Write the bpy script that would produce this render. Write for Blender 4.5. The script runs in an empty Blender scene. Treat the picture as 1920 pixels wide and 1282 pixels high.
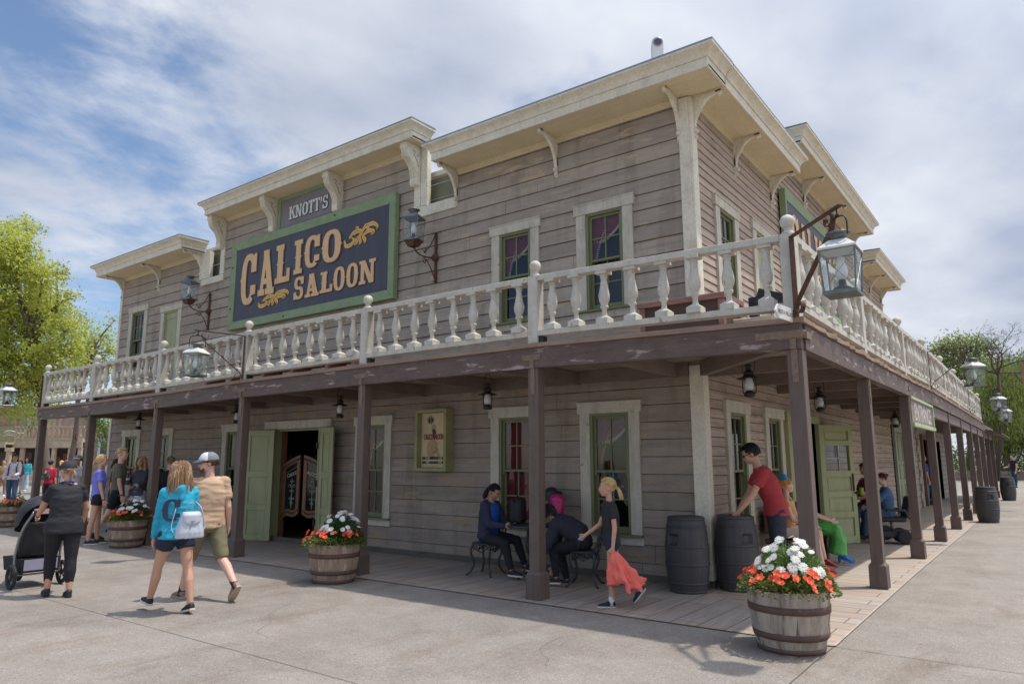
import bpy, bmesh, math, random
from math import sin, cos, pi, radians as R
from mathutils import Vector as V, Matrix, noise as mnoise, Euler
random.seed(7)
scene = bpy.context.scene
col = scene.collection
# ------------------------------------------------------------------ camera
cam_d = bpy.data.cameras.new('camera'); cam = bpy.data.objects.new('camera', cam_d); col.objects.link(cam)
cam_d.sensor_width = 36; cam_d.lens = 1322.14*36/1920; cam_d.clip_end = 2000; cam_d.clip_start = .05
PI_, YW, RO = R(9.543), R(-36.809), R(-.117)
CP = V((1.8340, -7.2383, 1.65))
fw = V((sin(YW)*cos(PI_), cos(YW)*cos(PI_), sin(PI_)))
rt = V((cos(YW), -sin(YW), 0)); up = rt.cross(fw)
r2 = rt*cos(RO)+up*sin(RO); u2 = -rt*sin(RO)+up*cos(RO)
cam.matrix_world = Matrix(((r2.x,u2.x,-fw.x,CP.x),(r2.y,u2.y,-fw.y,CP.y),(r2.z,u2.z,-fw.z,CP.z),(0,0,0,1)))
scene.camera = cam
# ------------------------------------------------------------------ sky and sun
SUN_EL, SUN_AZ = R(70.5), math.atan2(.27, .23)          # direction towards the sun: +x, +y, high
w = bpy.data.worlds.new('World'); scene.world = w; w.use_nodes = True
nt = w.node_tree; N = nt.nodes; L = nt.links; N.clear()
out = N.new('ShaderNodeOutputWorld'); bg = N.new('ShaderNodeBackground'); bg.inputs['Strength'].default_value = .10
sky = N.new('ShaderNodeTexSky'); sky.sky_type = 'NISHITA'; sky.sun_disc = False
sky.sun_elevation = SUN_EL; sky.sun_rotation = SUN_AZ; sky.air_density = 1.0; sky.dust_density = .35; sky.ozone_density = 2.2
tc = N.new('ShaderNodeTexCoord')
def wn(t, **k):
    n = N.new(t)
    for a, b in k.items():
        if a in n.inputs: n.inputs[a].default_value = b
        else: setattr(n, a, b)
    return n
sep = wn('ShaderNodeSeparateXYZ'); L.new(tc.outputs['Generated'], sep.inputs[0])
# project the direction on a cloud layer: (x, y) / (z + .18)
za = wn('ShaderNodeMath', operation='MAXIMUM'); L.new(sep.outputs[2], za.inputs[0]); za.inputs[1].default_value = 0
zb = wn('ShaderNodeMath', operation='ADD'); L.new(za.outputs[0], zb.inputs[0]); zb.inputs[1].default_value = .22
dx = wn('ShaderNodeMath', operation='DIVIDE'); L.new(sep.outputs[0], dx.inputs[0]); L.new(zb.outputs[0], dx.inputs[1])
dy = wn('ShaderNodeMath', operation='DIVIDE'); L.new(sep.outputs[1], dy.inputs[0]); L.new(zb.outputs[0], dy.inputs[1])
cb = wn('ShaderNodeCombineXYZ'); L.new(dx.outputs[0], cb.inputs[0]); L.new(dy.outputs[0], cb.inputs[1])
mp = wn('ShaderNodeMapping'); L.new(cb.outputs[0], mp.inputs[0]); mp.inputs['Rotation'].default_value = (0,0,R(-50)); mp.inputs['Scale'].default_value = (1,.8,1); mp.inputs['Location'].default_value = (1.1, 3.5, 0)
n1 = wn('ShaderNodeTexNoise', Scale=.95, Detail=7, Roughness=.52, Distortion=.35); L.new(mp.outputs[0], n1.inputs['Vector'])
n2 = wn('ShaderNodeTexNoise', Scale=3.6, Detail=9, Roughness=.62, Distortion=.2); L.new(mp.outputs[0], n2.inputs['Vector'])
mxn = wn('ShaderNodeMath', operation='MULTIPLY_ADD'); L.new(n2.outputs[0], mxn.inputs[0]); mxn.inputs[1].default_value = .52; L.new(n1.outputs[0], mxn.inputs[2])
# more cloud to the right and low down, a blue band over the left
dt = wn('ShaderNodeVectorMath', operation='DOT_PRODUCT'); L.new(tc.outputs['Generated'], dt.inputs[0]); dt.inputs[1].default_value = (.62, .55, -.25)
ad = wn('ShaderNodeMath', operation='MULTIPLY_ADD'); L.new(dt.outputs['Value'], ad.inputs[0]); ad.inputs[1].default_value = .20; L.new(mxn.outputs[0], ad.inputs[2])
cr = wn('ShaderNodeMapRange'); L.new(ad.outputs[0], cr.inputs[0]); cr.inputs[1].default_value = .55; cr.inputs[2].default_value = .77; cr.interpolation_type = 'SMOOTHSTEP'
cr.inputs[3].default_value = .04; cr.inputs[4].default_value = .96
# cloud brightness variation
n3 = wn('ShaderNodeTexNoise', Scale=2.4, Detail=7, Roughness=.5); mp2 = wn('ShaderNodeMapping'); mp2.inputs['Location'].default_value = (7,3,2); L.new(mp.outputs[0], mp2.inputs[0]); L.new(mp2.outputs[0], n3.inputs['Vector'])
rc = wn('ShaderNodeValToRGB'); L.new(n3.outputs[0], rc.inputs[0])
rc.color_ramp.elements[0].position = .3; rc.color_ramp.elements[0].color = (2.75, 3.1, 3.9, 1)
rc.color_ramp.elements[1].position = .68; rc.color_ramp.elements[1].color = (5.0, 5.2, 5.6, 1)
mx = wn('ShaderNodeMix', data_type='RGBA'); L.new(cr.outputs[0], mx.inputs[0]); skm = wn('ShaderNodeVectorMath', operation='MULTIPLY'); L.new(sky.outputs[0], skm.inputs[0]); skm.inputs[1].default_value = (.80,.84,.88); L.new(skm.outputs[0], mx.inputs[6]); L.new(rc.outputs[0], mx.inputs[7])
dsn = wn('ShaderNodeVectorMath', operation='DOT_PRODUCT'); L.new(tc.outputs['Generated'], dsn.inputs[0]); dsn.inputs[1].default_value = V((.27,.23,1.0)).normalized()
dmx = wn('ShaderNodeMath', operation='MAXIMUM'); L.new(dsn.outputs['Value'], dmx.inputs[0]); dmx.inputs[1].default_value = 0
dpw = wn('ShaderNodeMath', operation='POWER'); L.new(dmx.outputs[0], dpw.inputs[0]); dpw.inputs[1].default_value = 7
dml = wn('ShaderNodeMath', operation='MULTIPLY_ADD'); L.new(dpw.outputs[0], dml.inputs[0]); dml.inputs[1].default_value = 3.0; dml.inputs[2].default_value = 1
dsc = wn('ShaderNodeVectorMath', operation='SCALE'); L.new(mx.outputs[2], dsc.inputs[0]); L.new(dml.outputs[0], dsc.inputs['Scale'])   # glow of thin cloud round the unseen sun, added to fill the shade
L.new(dsc.outputs[0], bg.inputs[0]); L.new(bg.outputs[0], out.inputs[0])
sd = bpy.data.lights.new('sun', 'SUN'); sd.energy = 2.05; sd.angle = R(1.1); sd.color = (1, .95, .87)
sun = bpy.data.objects.new('sun', sd); col.objects.link(sun)
sun.rotation_euler = V((.27, .23, math.tan(SUN_EL)*math.hypot(.27,.23))).to_track_quat('Z', 'Y').to_euler()
scene.render.engine = 'CYCLES'
vs = scene.view_settings; vs.view_transform = 'Standard'; vs.look = 'None'; vs.exposure = .74; vs.gamma = 1; vs.use_curve_mapping = False
scene.cycles.max_bounces = 8; scene.cycles.transparent_max_bounces = 12

# ------------------------------------------------------------------ materials
def s2l(c):  # sRGB 0-255 -> linear
    return tuple(((x/255)/12.92 if x/255 <= .04045 else ((x/255+.055)/1.055)**2.4) for x in c)
MATS = {}
def M(name, c, rough=.75, metal=0, var=.12, vs=3, st=(1,1,1), patch=None, pa=.35, ps=4, pst=None, bump=.15, bs=60, board=None, bvar=.18, streak=None, emis=0, spec=.5, fine=0, coat=0, trans=0, wave=None, seed=0, sub=0, rand=False, streak2=None):
    """c: linear base colour. patch: colour of worn patches (pa = amount). board=(axis,pitch[,off]) varies tone per board."""
    if name in MATS: return MATS[name]
    m = bpy.data.materials.new(name); m.use_nodes = True; t = m.node_tree; n = t.nodes; l = t.links
    b = n['Principled BSDF']; b.inputs['Roughness'].default_value = rough; b.inputs['Metallic'].default_value = metal
    b.inputs['Specular IOR Level'].default_value = spec
    if coat: b.inputs['Coat Weight'].default_value = coat
    def nw(ty, **k):
        x = n.new(ty)
        for a, v in k.items():
            if a in x.inputs: x.inputs[a].default_value = v
            else: setattr(x, a, v)
        return x
    tc = nw('ShaderNodeTexCoord'); mp = nw('ShaderNodeMapping'); mp.inputs['Scale'].default_value = st; mp.inputs['Location'].default_value = (seed, seed*.7, seed*.3)
    l.new(tc.outputs['Object'], mp.inputs[0])
    if rand:
        oi = nw('ShaderNodeObjectInfo'); rm = nw('ShaderNodeMath', operation='MULTIPLY'); rm.inputs[1].default_value = 37; l.new(oi.outputs['Random'], rm.inputs[0])
        rc_ = nw('ShaderNodeCombineXYZ'); l.new(rm.outputs[0], rc_.inputs[0]); l.new(rm.outputs[0], rc_.inputs[2]); va = nw('ShaderNodeVectorMath', operation='ADD'); l.new(mp.outputs[0], va.inputs[0]); l.new(rc_.outputs[0], va.inputs[1]); mp = va
    cur = None
    def mixc(fac, a, bcol, mode='MIX'):
        x = nw('ShaderNodeMix', data_type='RGBA', blend_type=mode)
        if isinstance(fac, (int, float)): x.inputs[0].default_value = fac
        else: l.new(fac, x.inputs[0])
        for i, q in ((6, a), (7, bcol)):
            if isinstance(q, tuple): x.inputs[i].default_value = (*q[:3], 1)
            else: l.new(q, x.inputs[i])
        return x.outputs[2]
    def ns(scale, detail=5, ro=.55, vec=None, dist=0):
        x = nw('ShaderNodeTexNoise', Scale=scale, Detail=detail, Roughness=ro, Distortion=dist); l.new(vec or mp.outputs[0], x.inputs['Vector']); return x.outputs[0]
    def rng(v, a, b_, c0=0, c1=1):
        x = nw('ShaderNodeMapRange'); l.new(v, x.inputs[0])
        for i, q in enumerate((a, b_, c0, c1)): x.inputs[i+1].default_value = q
        return x.outputs[0]
    def grey(v, a, b_):   # value node -> multiplicative grey
        return rng(v, 0, 1, a, b_)
    cur = c
    nv = ns(vs, 6, .6)
    def mul(curr, val):
        x = nw('ShaderNodeVectorMath', operation='SCALE')
        if isinstance(curr, tuple): x.inputs[0].default_value = curr[:3]
        else: l.new(curr, x.inputs[0])
        l.new(val, x.inputs['Scale']); return x.outputs[0]
    cur = mul(cur, rng(nv, .3, .7, 1-var, 1+var))
    if board:
        sp = nw('ShaderNodeSeparateXYZ'); l.new(tc.outputs['Object'], sp.inputs[0])
        d = nw('ShaderNodeMath', operation='DIVIDE'); l.new(sp.outputs[board[0]], d.inputs[0]); d.inputs[1].default_value = board[1]
        if len(board) > 2: d0 = nw('ShaderNodeMath', operation='ADD'); l.new(d.outputs[0], d0.inputs[0]); d0.inputs[1].default_value = board[2]; d = d0
        f = nw('ShaderNodeMath', operation='FLOOR'); l.new(d.outputs[0], f.inputs[0])
        wn_ = nw('ShaderNodeTexWhiteNoise', noise_dimensions='1D'); l.new(f.outputs[0], wn_.inputs['W'])
        cur = mul(cur, rng(wn_.outputs[0], 0, 1, 1-bvar, 1+bvar))
    if streak:
        mp3 = nw('ShaderNodeMapping'); mp3.inputs['Scale'].default_value = streak[1]; l.new(tc.outputs['Object'], mp3.inputs[0])
        s = ns(1, 5, .65, mp3.outputs[0])
        cur = mixc(rng(s, .48, .72, 0, streak[2]), cur, streak[0])
    if streak2:
        mp4 = nw('ShaderNodeMapping'); mp4.inputs['Scale'].default_value = streak2[1]; mp4.inputs['Location'].default_value = (5,2,9); l.new(tc.outputs['Object'], mp4.inputs[0])
        cur = mixc(rng(ns(1, 6, .6, mp4.outputs[0]), .50, .70, 0, streak2[2]), cur, streak2[0])
    pmask = None
    if patch:
        vec = mp.outputs[0]
        if pst:
            mq = nw('ShaderNodeMapping'); mq.inputs['Scale'].default_value = pst; mq.inputs['Location'].default_value = (3+seed, 5, 1); l.new(tc.outputs['Object'], mq.inputs[0]); vec = mq.outputs[0]
        p = ns(ps, 9, .68, vec, .3)
        pmask = rng(p, .715-pa*.33, .765-pa*.33)
        cur = mixc(pmask, cur, patch)
    if fine:
        fn = ns(fine, 3, .7, tc.outputs['Object'])
        cur = mul(cur, rng(fn, .3, .7, .88, 1.12))
    if isinstance(cur, tuple): b.inputs['Base Color'].default_value = (*cur, 1)
    else: l.new(cur, b.inputs['Base Color'])
    if bump:
        bp = nw('ShaderNodeBump'); bp.inputs['Strength'].default_value = bump; bp.inputs['Distance'].default_value = .01
        h = ns(bs, 5, .6)
        if pmask is not None:
            a = nw('ShaderNodeMath', operation='MULTIPLY_ADD'); l.new(pmask, a.inputs[0]); a.inputs[1].default_value = -.5; l.new(h, a.inputs[2]); h = a.outputs[0]
        l.new(h, bp.inputs['Height']); l.new(bp.outputs[0], b.inputs['Normal'])
    if emis:
        b.inputs['Emission Color'].default_value = (*c, 1); b.inputs['Emission Strength'].default_value = emis
    if trans:
        td = nw('ShaderNodeBsdfTranslucent'); 
        if isinstance(cur, tuple): td.inputs[0].default_value = (*cur, 1)
        else: l.new(cur, td.inputs[0])
        ms = nw('ShaderNodeMixShader'); ms.inputs[0].default_value = trans; l.new(b.outputs[0], ms.inputs[1]); l.new(td.outputs[0], ms.inputs[2])
        l.new(ms.outputs[0], n['Material Output'].inputs[0])
    if sub: b.inputs['Subsurface Weight'].default_value = sub; b.inputs['Subsurface Radius'].default_value = (.02,.008,.004)
    MATS[name] = m; return m
def glass(name, tint=(.9,.93,.92), base=.06, rough=.02):
    if name in MATS: return MATS[name]
    m = bpy.data.materials.new(name); m.use_nodes = True; t = m.node_tree; n = t.nodes; l = t.links; n.clear()
    o = n.new('ShaderNodeOutputMaterial'); tr = n.new('ShaderNodeBsdfTransparent'); tr.inputs[0].default_value = (*tint, 1)
    g = n.new('ShaderNodeBsdfGlossy'); g.inputs['Roughness'].default_value = rough
    fr = n.new('ShaderNodeLayerWeight'); fr.inputs[0].default_value = .5
    pw = n.new('ShaderNodeMath'); pw.operation = 'POWER'; pw.inputs[1].default_value = 4.5; l.new(fr.outputs['Facing'], pw.inputs[0])
    ma = n.new('ShaderNodeMath'); ma.operation = 'MULTIPLY_ADD'; ma.inputs[1].default_value = .9; ma.inputs[2].default_value = base+.04; l.new(pw.outputs[0], ma.inputs[0])
    no = n.new('ShaderNodeTexNoise'); no.inputs['Scale'].default_value = 3; bp = n.new('ShaderNodeBump'); bp.inputs['Strength'].default_value = .06; l.new(no.outputs[0], bp.inputs['Height']); l.new(bp.outputs[0], g.inputs['Normal'])
    mx = n.new('ShaderNodeMixShader'); l.new(ma.outputs[0], mx.inputs[0]); l.new(tr.outputs[0], mx.inputs[1]); l.new(g.outputs[0], mx.inputs[2]); l.new(mx.outputs[0], o.inputs[0])
    MATS[name] = m; return m

# ------------------------------------------------------------------ mesh builder
class MB:
    def __init__(s): s.v = []; s.f = []; s.sm = []
    def add(s, vs_, fs, smooth=False):
        b = len(s.v); s.v += [tuple(q) for q in vs_]
        for f in fs: s.f.append([b+i for i in f]); s.sm.append(smooth)
        return s
    def hexa(s, p):   # 8 points: bottom ring 4 (ccw from above), top ring 4
        return s.add(p, [(3,2,1,0),(4,5,6,7),(0,1,5,4),(1,2,6,5),(2,3,7,6),(3,0,4,7)])
    def box(s, x0, x1, y0, y1, z0, z1, m=None):
        if x0 > x1: x0, x1 = x1, x0
        if y0 > y1: y0, y1 = y1, y0
        if z0 > z1: z0, z1 = z1, z0
        p = [(x0,y0,z0),(x1,y0,z0),(x1,y1,z0),(x0,y1,z0),(x0,y0,z1),(x1,y0,z1),(x1,y1,z1),(x0,y1,z1)]
        if m is not None: p = [m @ V(q) for q in p]
        return s.hexa(p)
    def cbox(s, c, sz, m=None):
        return s.box(c[0]-sz[0]/2, c[0]+sz[0]/2, c[1]-sz[1]/2, c[1]+sz[1]/2, c[2]-sz[2]/2, c[2]+sz[2]/2, m)
    def frustum(s, cx, cy, z0, z1, a0, b0, a1, b1):
        return s.hexa([(cx-a0,cy-b0,z0),(cx+a0,cy-b0,z0),(cx+a0,cy+b0,z0),(cx-a0,cy+b0,z0),(cx-a1,cy-b1,z1),(cx+a1,cy-b1,z1),(cx+a1,cy+b1,z1),(cx-a1,cy+b1,z1)])
    def path(s, pts, r, n=8, cap=True, closed=False, flat=None):
        pts = [V(p) for p in pts]; k = len(pts); rr = r if isinstance(r, (list, tuple)) else [r]*k
        b = len(s.v); prev = None
        for i, p in enumerate(pts):
            a = pts[(i-1) % k] if (i > 0 or closed) else p; c = pts[(i+1) % k] if (i < k-1 or closed) else p
            t = (c-a); t = t.normalized() if t.length > 1e-9 else V((0,0,1))
            if prev is None:
                u = t.cross(V((0,0,1)));
                if u.length < .1: u = t.cross(V((0,1,0)))
                u.normalize()
            else:
                u = prev - t*prev.dot(t); u = u.normalized() if u.length > 1e-6 else t.orthogonal().normalized()
            prev = u; w_ = t.cross(u)
            for j in range(n):
                an = 2*pi*j/n; fx = flat if flat else 1
                s.v.append(tuple(p + (u*cos(an) + w_*sin(an)*fx)*rr[i]))
        m_ = k if closed else k-1
        for i in range(m_):
            for j in range(n):
                a0 = b+i*n+j; a1 = b+i*n+(j+1) % n; c0 = b+((i+1) % k)*n+j; c1 = b+((i+1) % k)*n+(j+1) % n
                s.f.append([a0, a1, c1, c0]); s.sm.append(n > 5)
        if cap and not closed:
            s.f.append([b+j for j in range(n)][::-1]); s.sm.append(False)
            s.f.append([b+(k-1)*n+j for j in range(n)]); s.sm.append(False)
        return s
    def lathe(s, prof, c=(0,0,0), n=16, m=None, smooth=True, sx=1, sy=1, ph=0):
        b = len(s.v); c = V(c)
        for r_, z in prof:
            for j in range(n):
                q = c + V((r_*cos(2*pi*j/n+ph)*sx, r_*sin(2*pi*j/n+ph)*sy, z))
                s.v.append(tuple(m @ q if m is not None else q))
        for i in range(len(prof)-1):
            for j in range(n):
                s.f.append([b+i*n+j, b+i*n+(j+1) % n, b+(i+1)*n+(j+1) % n, b+(i+1)*n+j]); s.sm.append(smooth)
        s.f.append([b+j for j in range(n)][::-1]); s.sm.append(False)
        s.f.append([b+(len(prof)-1)*n+j for j in range(n)]); s.sm.append(False)
        return s
    def ell(s, c, r, n=12, m=None, k=8):
        if not isinstance(r, (tuple, list)): r = (r, r, r)
        prof = [(sin(pi*(i+.001)/k*.9998), -cos(pi*i/k)) for i in range(k+1)]
        b = len(s.v)
        mm = Matrix.Translation(V(c)) @ (m or Matrix()) @ Matrix.Diagonal((*r, 1))
        return s.lathe(prof, n=n, m=mm)
    def prism(s, poly, fn, t0, t1):   # poly (a,b) list; fn(a,b,t)->xyz
        k = len(poly); b = len(s.v)
        s.v += [tuple(fn(a, c, t0)) for a, c in poly] + [tuple(fn(a, c, t1)) for a, c in poly]
        s.f.append([b+i for i in range(k)][::-1]); s.f.append([b+k+i for i in range(k)]); s.sm += [False, False]
        for i in range(k): s.f.append([b+i, b+(i+1) % k, b+k+(i+1) % k, b+k+i]); s.sm.append(False)
        return s
    def build(s, name, mat, parent=None, bevel=0, local=True):
        me = bpy.data.meshes.new(name); me.from_pydata(s.v, [], s.f)
        me.polygons.foreach_set('use_smooth', s.sm); me.update()
        bm_ = bmesh.new(); bm_.from_mesh(me); bmesh.ops.recalc_face_normals(bm_, faces=bm_.faces)
        bm_.to_mesh(me); bm_.free()
        o = bpy.data.objects.new(name, me); col.objects.link(o)
        if mat: me.materials.append(mat)
        if parent is not None: o.parent = parent
        if bevel:
            md = o.modifiers.new('bevel', 'BEVEL'); md.width = bevel; md.segments = 1; md.limit_method = 'ANGLE'; md.angle_limit = R(40)
        return o
def tag(o, label=None, cat=None, group=None, kind=None):
    if label: o['label'] = label
    if cat: o['category'] = cat
    if group: o['group'] = group
    if kind: o['kind'] = kind
    return o
def boxes(name, mat, parent, lst, bevel=0):
    for q in lst: b = MB(); b.box(*q); b.build(name, mat, parent, bevel)
def thing(name, label, cat, loc=(0,0,0), rz=0, group=None):
    o = bpy.data.objects.new(name, None); col.objects.link(o); o.empty_display_size = .2
    o.location = loc; o.rotation_euler = (0,0,rz); return tag(o, label, cat, group)
def struct(o): o['kind'] = 'structure'; return o
KIDS = {}
def kids(o): return [c for c in bpy.data.objects if c.parent == o]
def copy_tree(o, parent=None, all_=None):
    if all_ is None:
        all_ = {}
        for c in bpy.data.objects:
            if c.parent: all_.setdefault(c.parent.name, []).append(c)
    c = o.copy(); col.objects.link(c); c.parent = parent
    for ch in all_.get(o.name, []): copy_tree(ch, c, all_)
    return c
def dup(root, loc, rz=None, label=None, sc=None):
    c = copy_tree(root); c.location = loc
    if rz is not None: c.rotation_euler = (0,0,rz)
    if sc: c.scale = (sc,)*3
    if label: c['label'] = label
    return c
def curve_pts(P, n=12):   # Catmull-Rom through points
    P = [V(p) for p in P]; Q = [P[0]*2-P[1]] + P + [P[-1]*2-P[-2]]; o = []
    for i in range(1, len(Q)-2):
        for j in range(n):
            t = j/n; a, b, c, d = Q[i-1], Q[i], Q[i+1], Q[i+2]
            o.append(.5*((2*b)+(c-a)*t+(2*a-5*b+4*c-d)*t*t+(3*b-a-3*c+d)*t**3))
    o.append(P[-1]); return o
def spiral(c, r0, r1, a0, a1, n=14):   # 2D list
    return [(c[0]+(r0+(r1-r0)*i/n)*cos(a0+(a1-a0)*i/n), c[1]+(r0+(r1-r0)*i/n)*sin(a0+(a1-a0)*i/n)) for i in range(n+1)]
# ------------------------------------------------------------------ palette
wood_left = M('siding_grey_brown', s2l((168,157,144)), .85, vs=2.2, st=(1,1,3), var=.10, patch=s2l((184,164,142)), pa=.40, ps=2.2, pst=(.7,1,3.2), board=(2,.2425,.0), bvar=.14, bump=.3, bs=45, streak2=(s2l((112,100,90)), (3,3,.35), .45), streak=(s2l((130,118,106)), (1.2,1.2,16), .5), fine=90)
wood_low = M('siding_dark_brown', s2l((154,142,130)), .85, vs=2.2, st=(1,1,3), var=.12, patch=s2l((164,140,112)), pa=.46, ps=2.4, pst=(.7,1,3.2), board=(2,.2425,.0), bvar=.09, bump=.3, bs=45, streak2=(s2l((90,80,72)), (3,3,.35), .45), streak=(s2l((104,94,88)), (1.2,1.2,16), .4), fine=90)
wood_right = M('siding_weathered', s2l((180,163,148)), .9, vs=2.5, st=(1,1,3), var=.14, patch=s2l((140,122,108)), pa=.34, ps=3, pst=(1,.5,7), board=(2,.131,.3), bvar=.16, bump=.45, bs=50, streak=(s2l((128,110,96)), (2,1.2,40), .5), fine=80)
cream = M('cream_trim', s2l((220,214,196)), .7, vs=5, var=.07, patch=s2l((150,132,106)), pa=.10, ps=7, pst=(1,1,1), bump=.2, bs=50, streak=(s2l((176,164,136)), (6,6,2), .35), fine=25)
cream_soffit = M('cream_soffit', s2l((214,202,170)), .75, vs=2, var=.07, patch=s2l((150,128,92)), pa=.1, ps=3, bump=.15, fine=40)
white_wood = M('white_rail_paint', s2l((198,193,181)), .7, vs=6, var=.13, patch=s2l((158,146,128)), pa=.30, ps=6, bump=.25, bs=60, streak=(s2l((165,160,148)), (9,9,3), .6), fine=70, rand=True)
case_paint = M('casing_paint', s2l((196,190,174)), .75, vs=6, var=.10, patch=s2l((128,116,100)), pa=.22, ps=7, bump=.25, bs=60, streak=(s2l((150,144,130)), (10,10,2), .6), fine=70)
brown_post = M('brown_post_paint', s2l((104,88,80)), .62, vs=8, st=(1,1,.5), var=.10, patch=s2l((176,152,122)), pa=.10, ps=16, bump=.35, bs=90, streak=(s2l((74,62,58)), (14,14,1.2), .5), fine=80)
brown_beam = M('brown_beam_paint', s2l((102,84,76)), .6, vs=5, var=.16, patch=s2l((166,148,142)), pa=.44, ps=3.4, pst=(.6,.6,2.6), bump=.6, bs=40, streak=(s2l((62,50,46)), (1.5,1.5,30), .6), fine=60)
deck_edge = M('deck_board_edge', s2l((150,126,108)), .8, vs=3, var=.15, streak=(s2l((96,78,66)), (1,1,40), .6), bump=.3, fine=60)
under_brown = M('joist_paint', s2l((120,104,94)), .8, vs=3, var=.15, patch=s2l((150,136,120)), pa=.15, ps=3, bump=.2)
green = M('green_trim', s2l((146,158,118)), .6, vs=4, var=.10, patch=s2l((96,104,72)), pa=.14, ps=6, bump=.2, bs=60, streak=(s2l((150,164,118)), (8,8,1.5), .4))
green_door = M('green_door_paint', s2l((162,164,124)), .55, vs=2, var=.10, patch=s2l((92,96,70)), pa=.1, ps=3.5, pst=(1,1,.7), bump=.15, bs=60, streak=(s2l((128,134,102)), (5,5,1), .5))
olive_sash = M('olive_sash', s2l((116,120,88)), .55, vs=5, var=.08, bump=.1)
sign_green = M('sign_green', s2l((130,148,112)), .6, vs=5, var=.12, patch=s2l((104,122,92)), pa=.15, ps=8, bump=.2, streak=(s2l((146,164,124)), (3,3,10), .4))
sign_blue = M('sign_slate', s2l((66,66,78)), .5, vs=2, var=.08, streak=(s2l((92,92,104)), (7,7,.6), .35), bump=.05)
tan_paint = M('letter_tan', s2l((222,184,136)), .6, vs=4, var=.05, streak=(s2l((190,150,104)), (14,14,1), .35), bump=0)
letter_edge = M('letter_shadow', s2l((44,42,50)), .6, var=.05, bump=0)
letter_rim = M('letter_rim', s2l((150,92,66)), .6, var=.05, bump=0)
gold = M('gold_paint', s2l((226,186,104)), .55, vs=20, var=.12, bump=0)
iron = M('rusty_iron', s2l((92,62,52)), .75, metal=.2, vs=20, var=.3, bump=.3, bs=120)
iron_dark = M('dark_iron', s2l((52,48,48)), .5, metal=.5, var=.2, bump=.2)
lead = M('lantern_tin', s2l((120,126,126)), .45, metal=.7, vs=14, var=.3, bump=.2, patch=s2l((150,104,66)), pa=.02, ps=9)
tin_white = M('tin_pale', s2l((206,206,200)), .6, vs=10, var=.12, patch=s2l((190,128,60)), pa=.08, ps=5, bump=.1)
strap_mat = M('strap_iron', s2l((132,112,94)), .7, metal=.1, vs=20, var=.2, patch=s2l((84,58,50)), pa=.25, ps=12, bump=.3)
win_glass = glass('window_glass', (.84,.86,.86), .03)
lan_glass = glass('lantern_glass', (.92,.95,.94), .05)
curtain_red = M('curtain_red', s2l((128,42,56)), .9, var=.2, vs=6, st=(12,12,.6), bump=.4, bs=10)
fringe = M('curtain_fringe', s2l((226,214,184)), .9, var=.1)
dark = M('dark_interior', (.012,.011,.010), .9, var=.3, bump=0)
sky_flash = M('roof_flashing', s2l((150,158,166)), .4, metal=.6, var=.1, bump=0)
lamp_on = M('lamp_glow', (1,.55,.2), .5, emis=2.2, bump=0)
white_plain = M('white_plain', (.78,.78,.76), .6, var=.04, bump=0)
black_plain = M('black_plastic', (.02,.02,.022), .5, var=.2, bump=.1)

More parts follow.
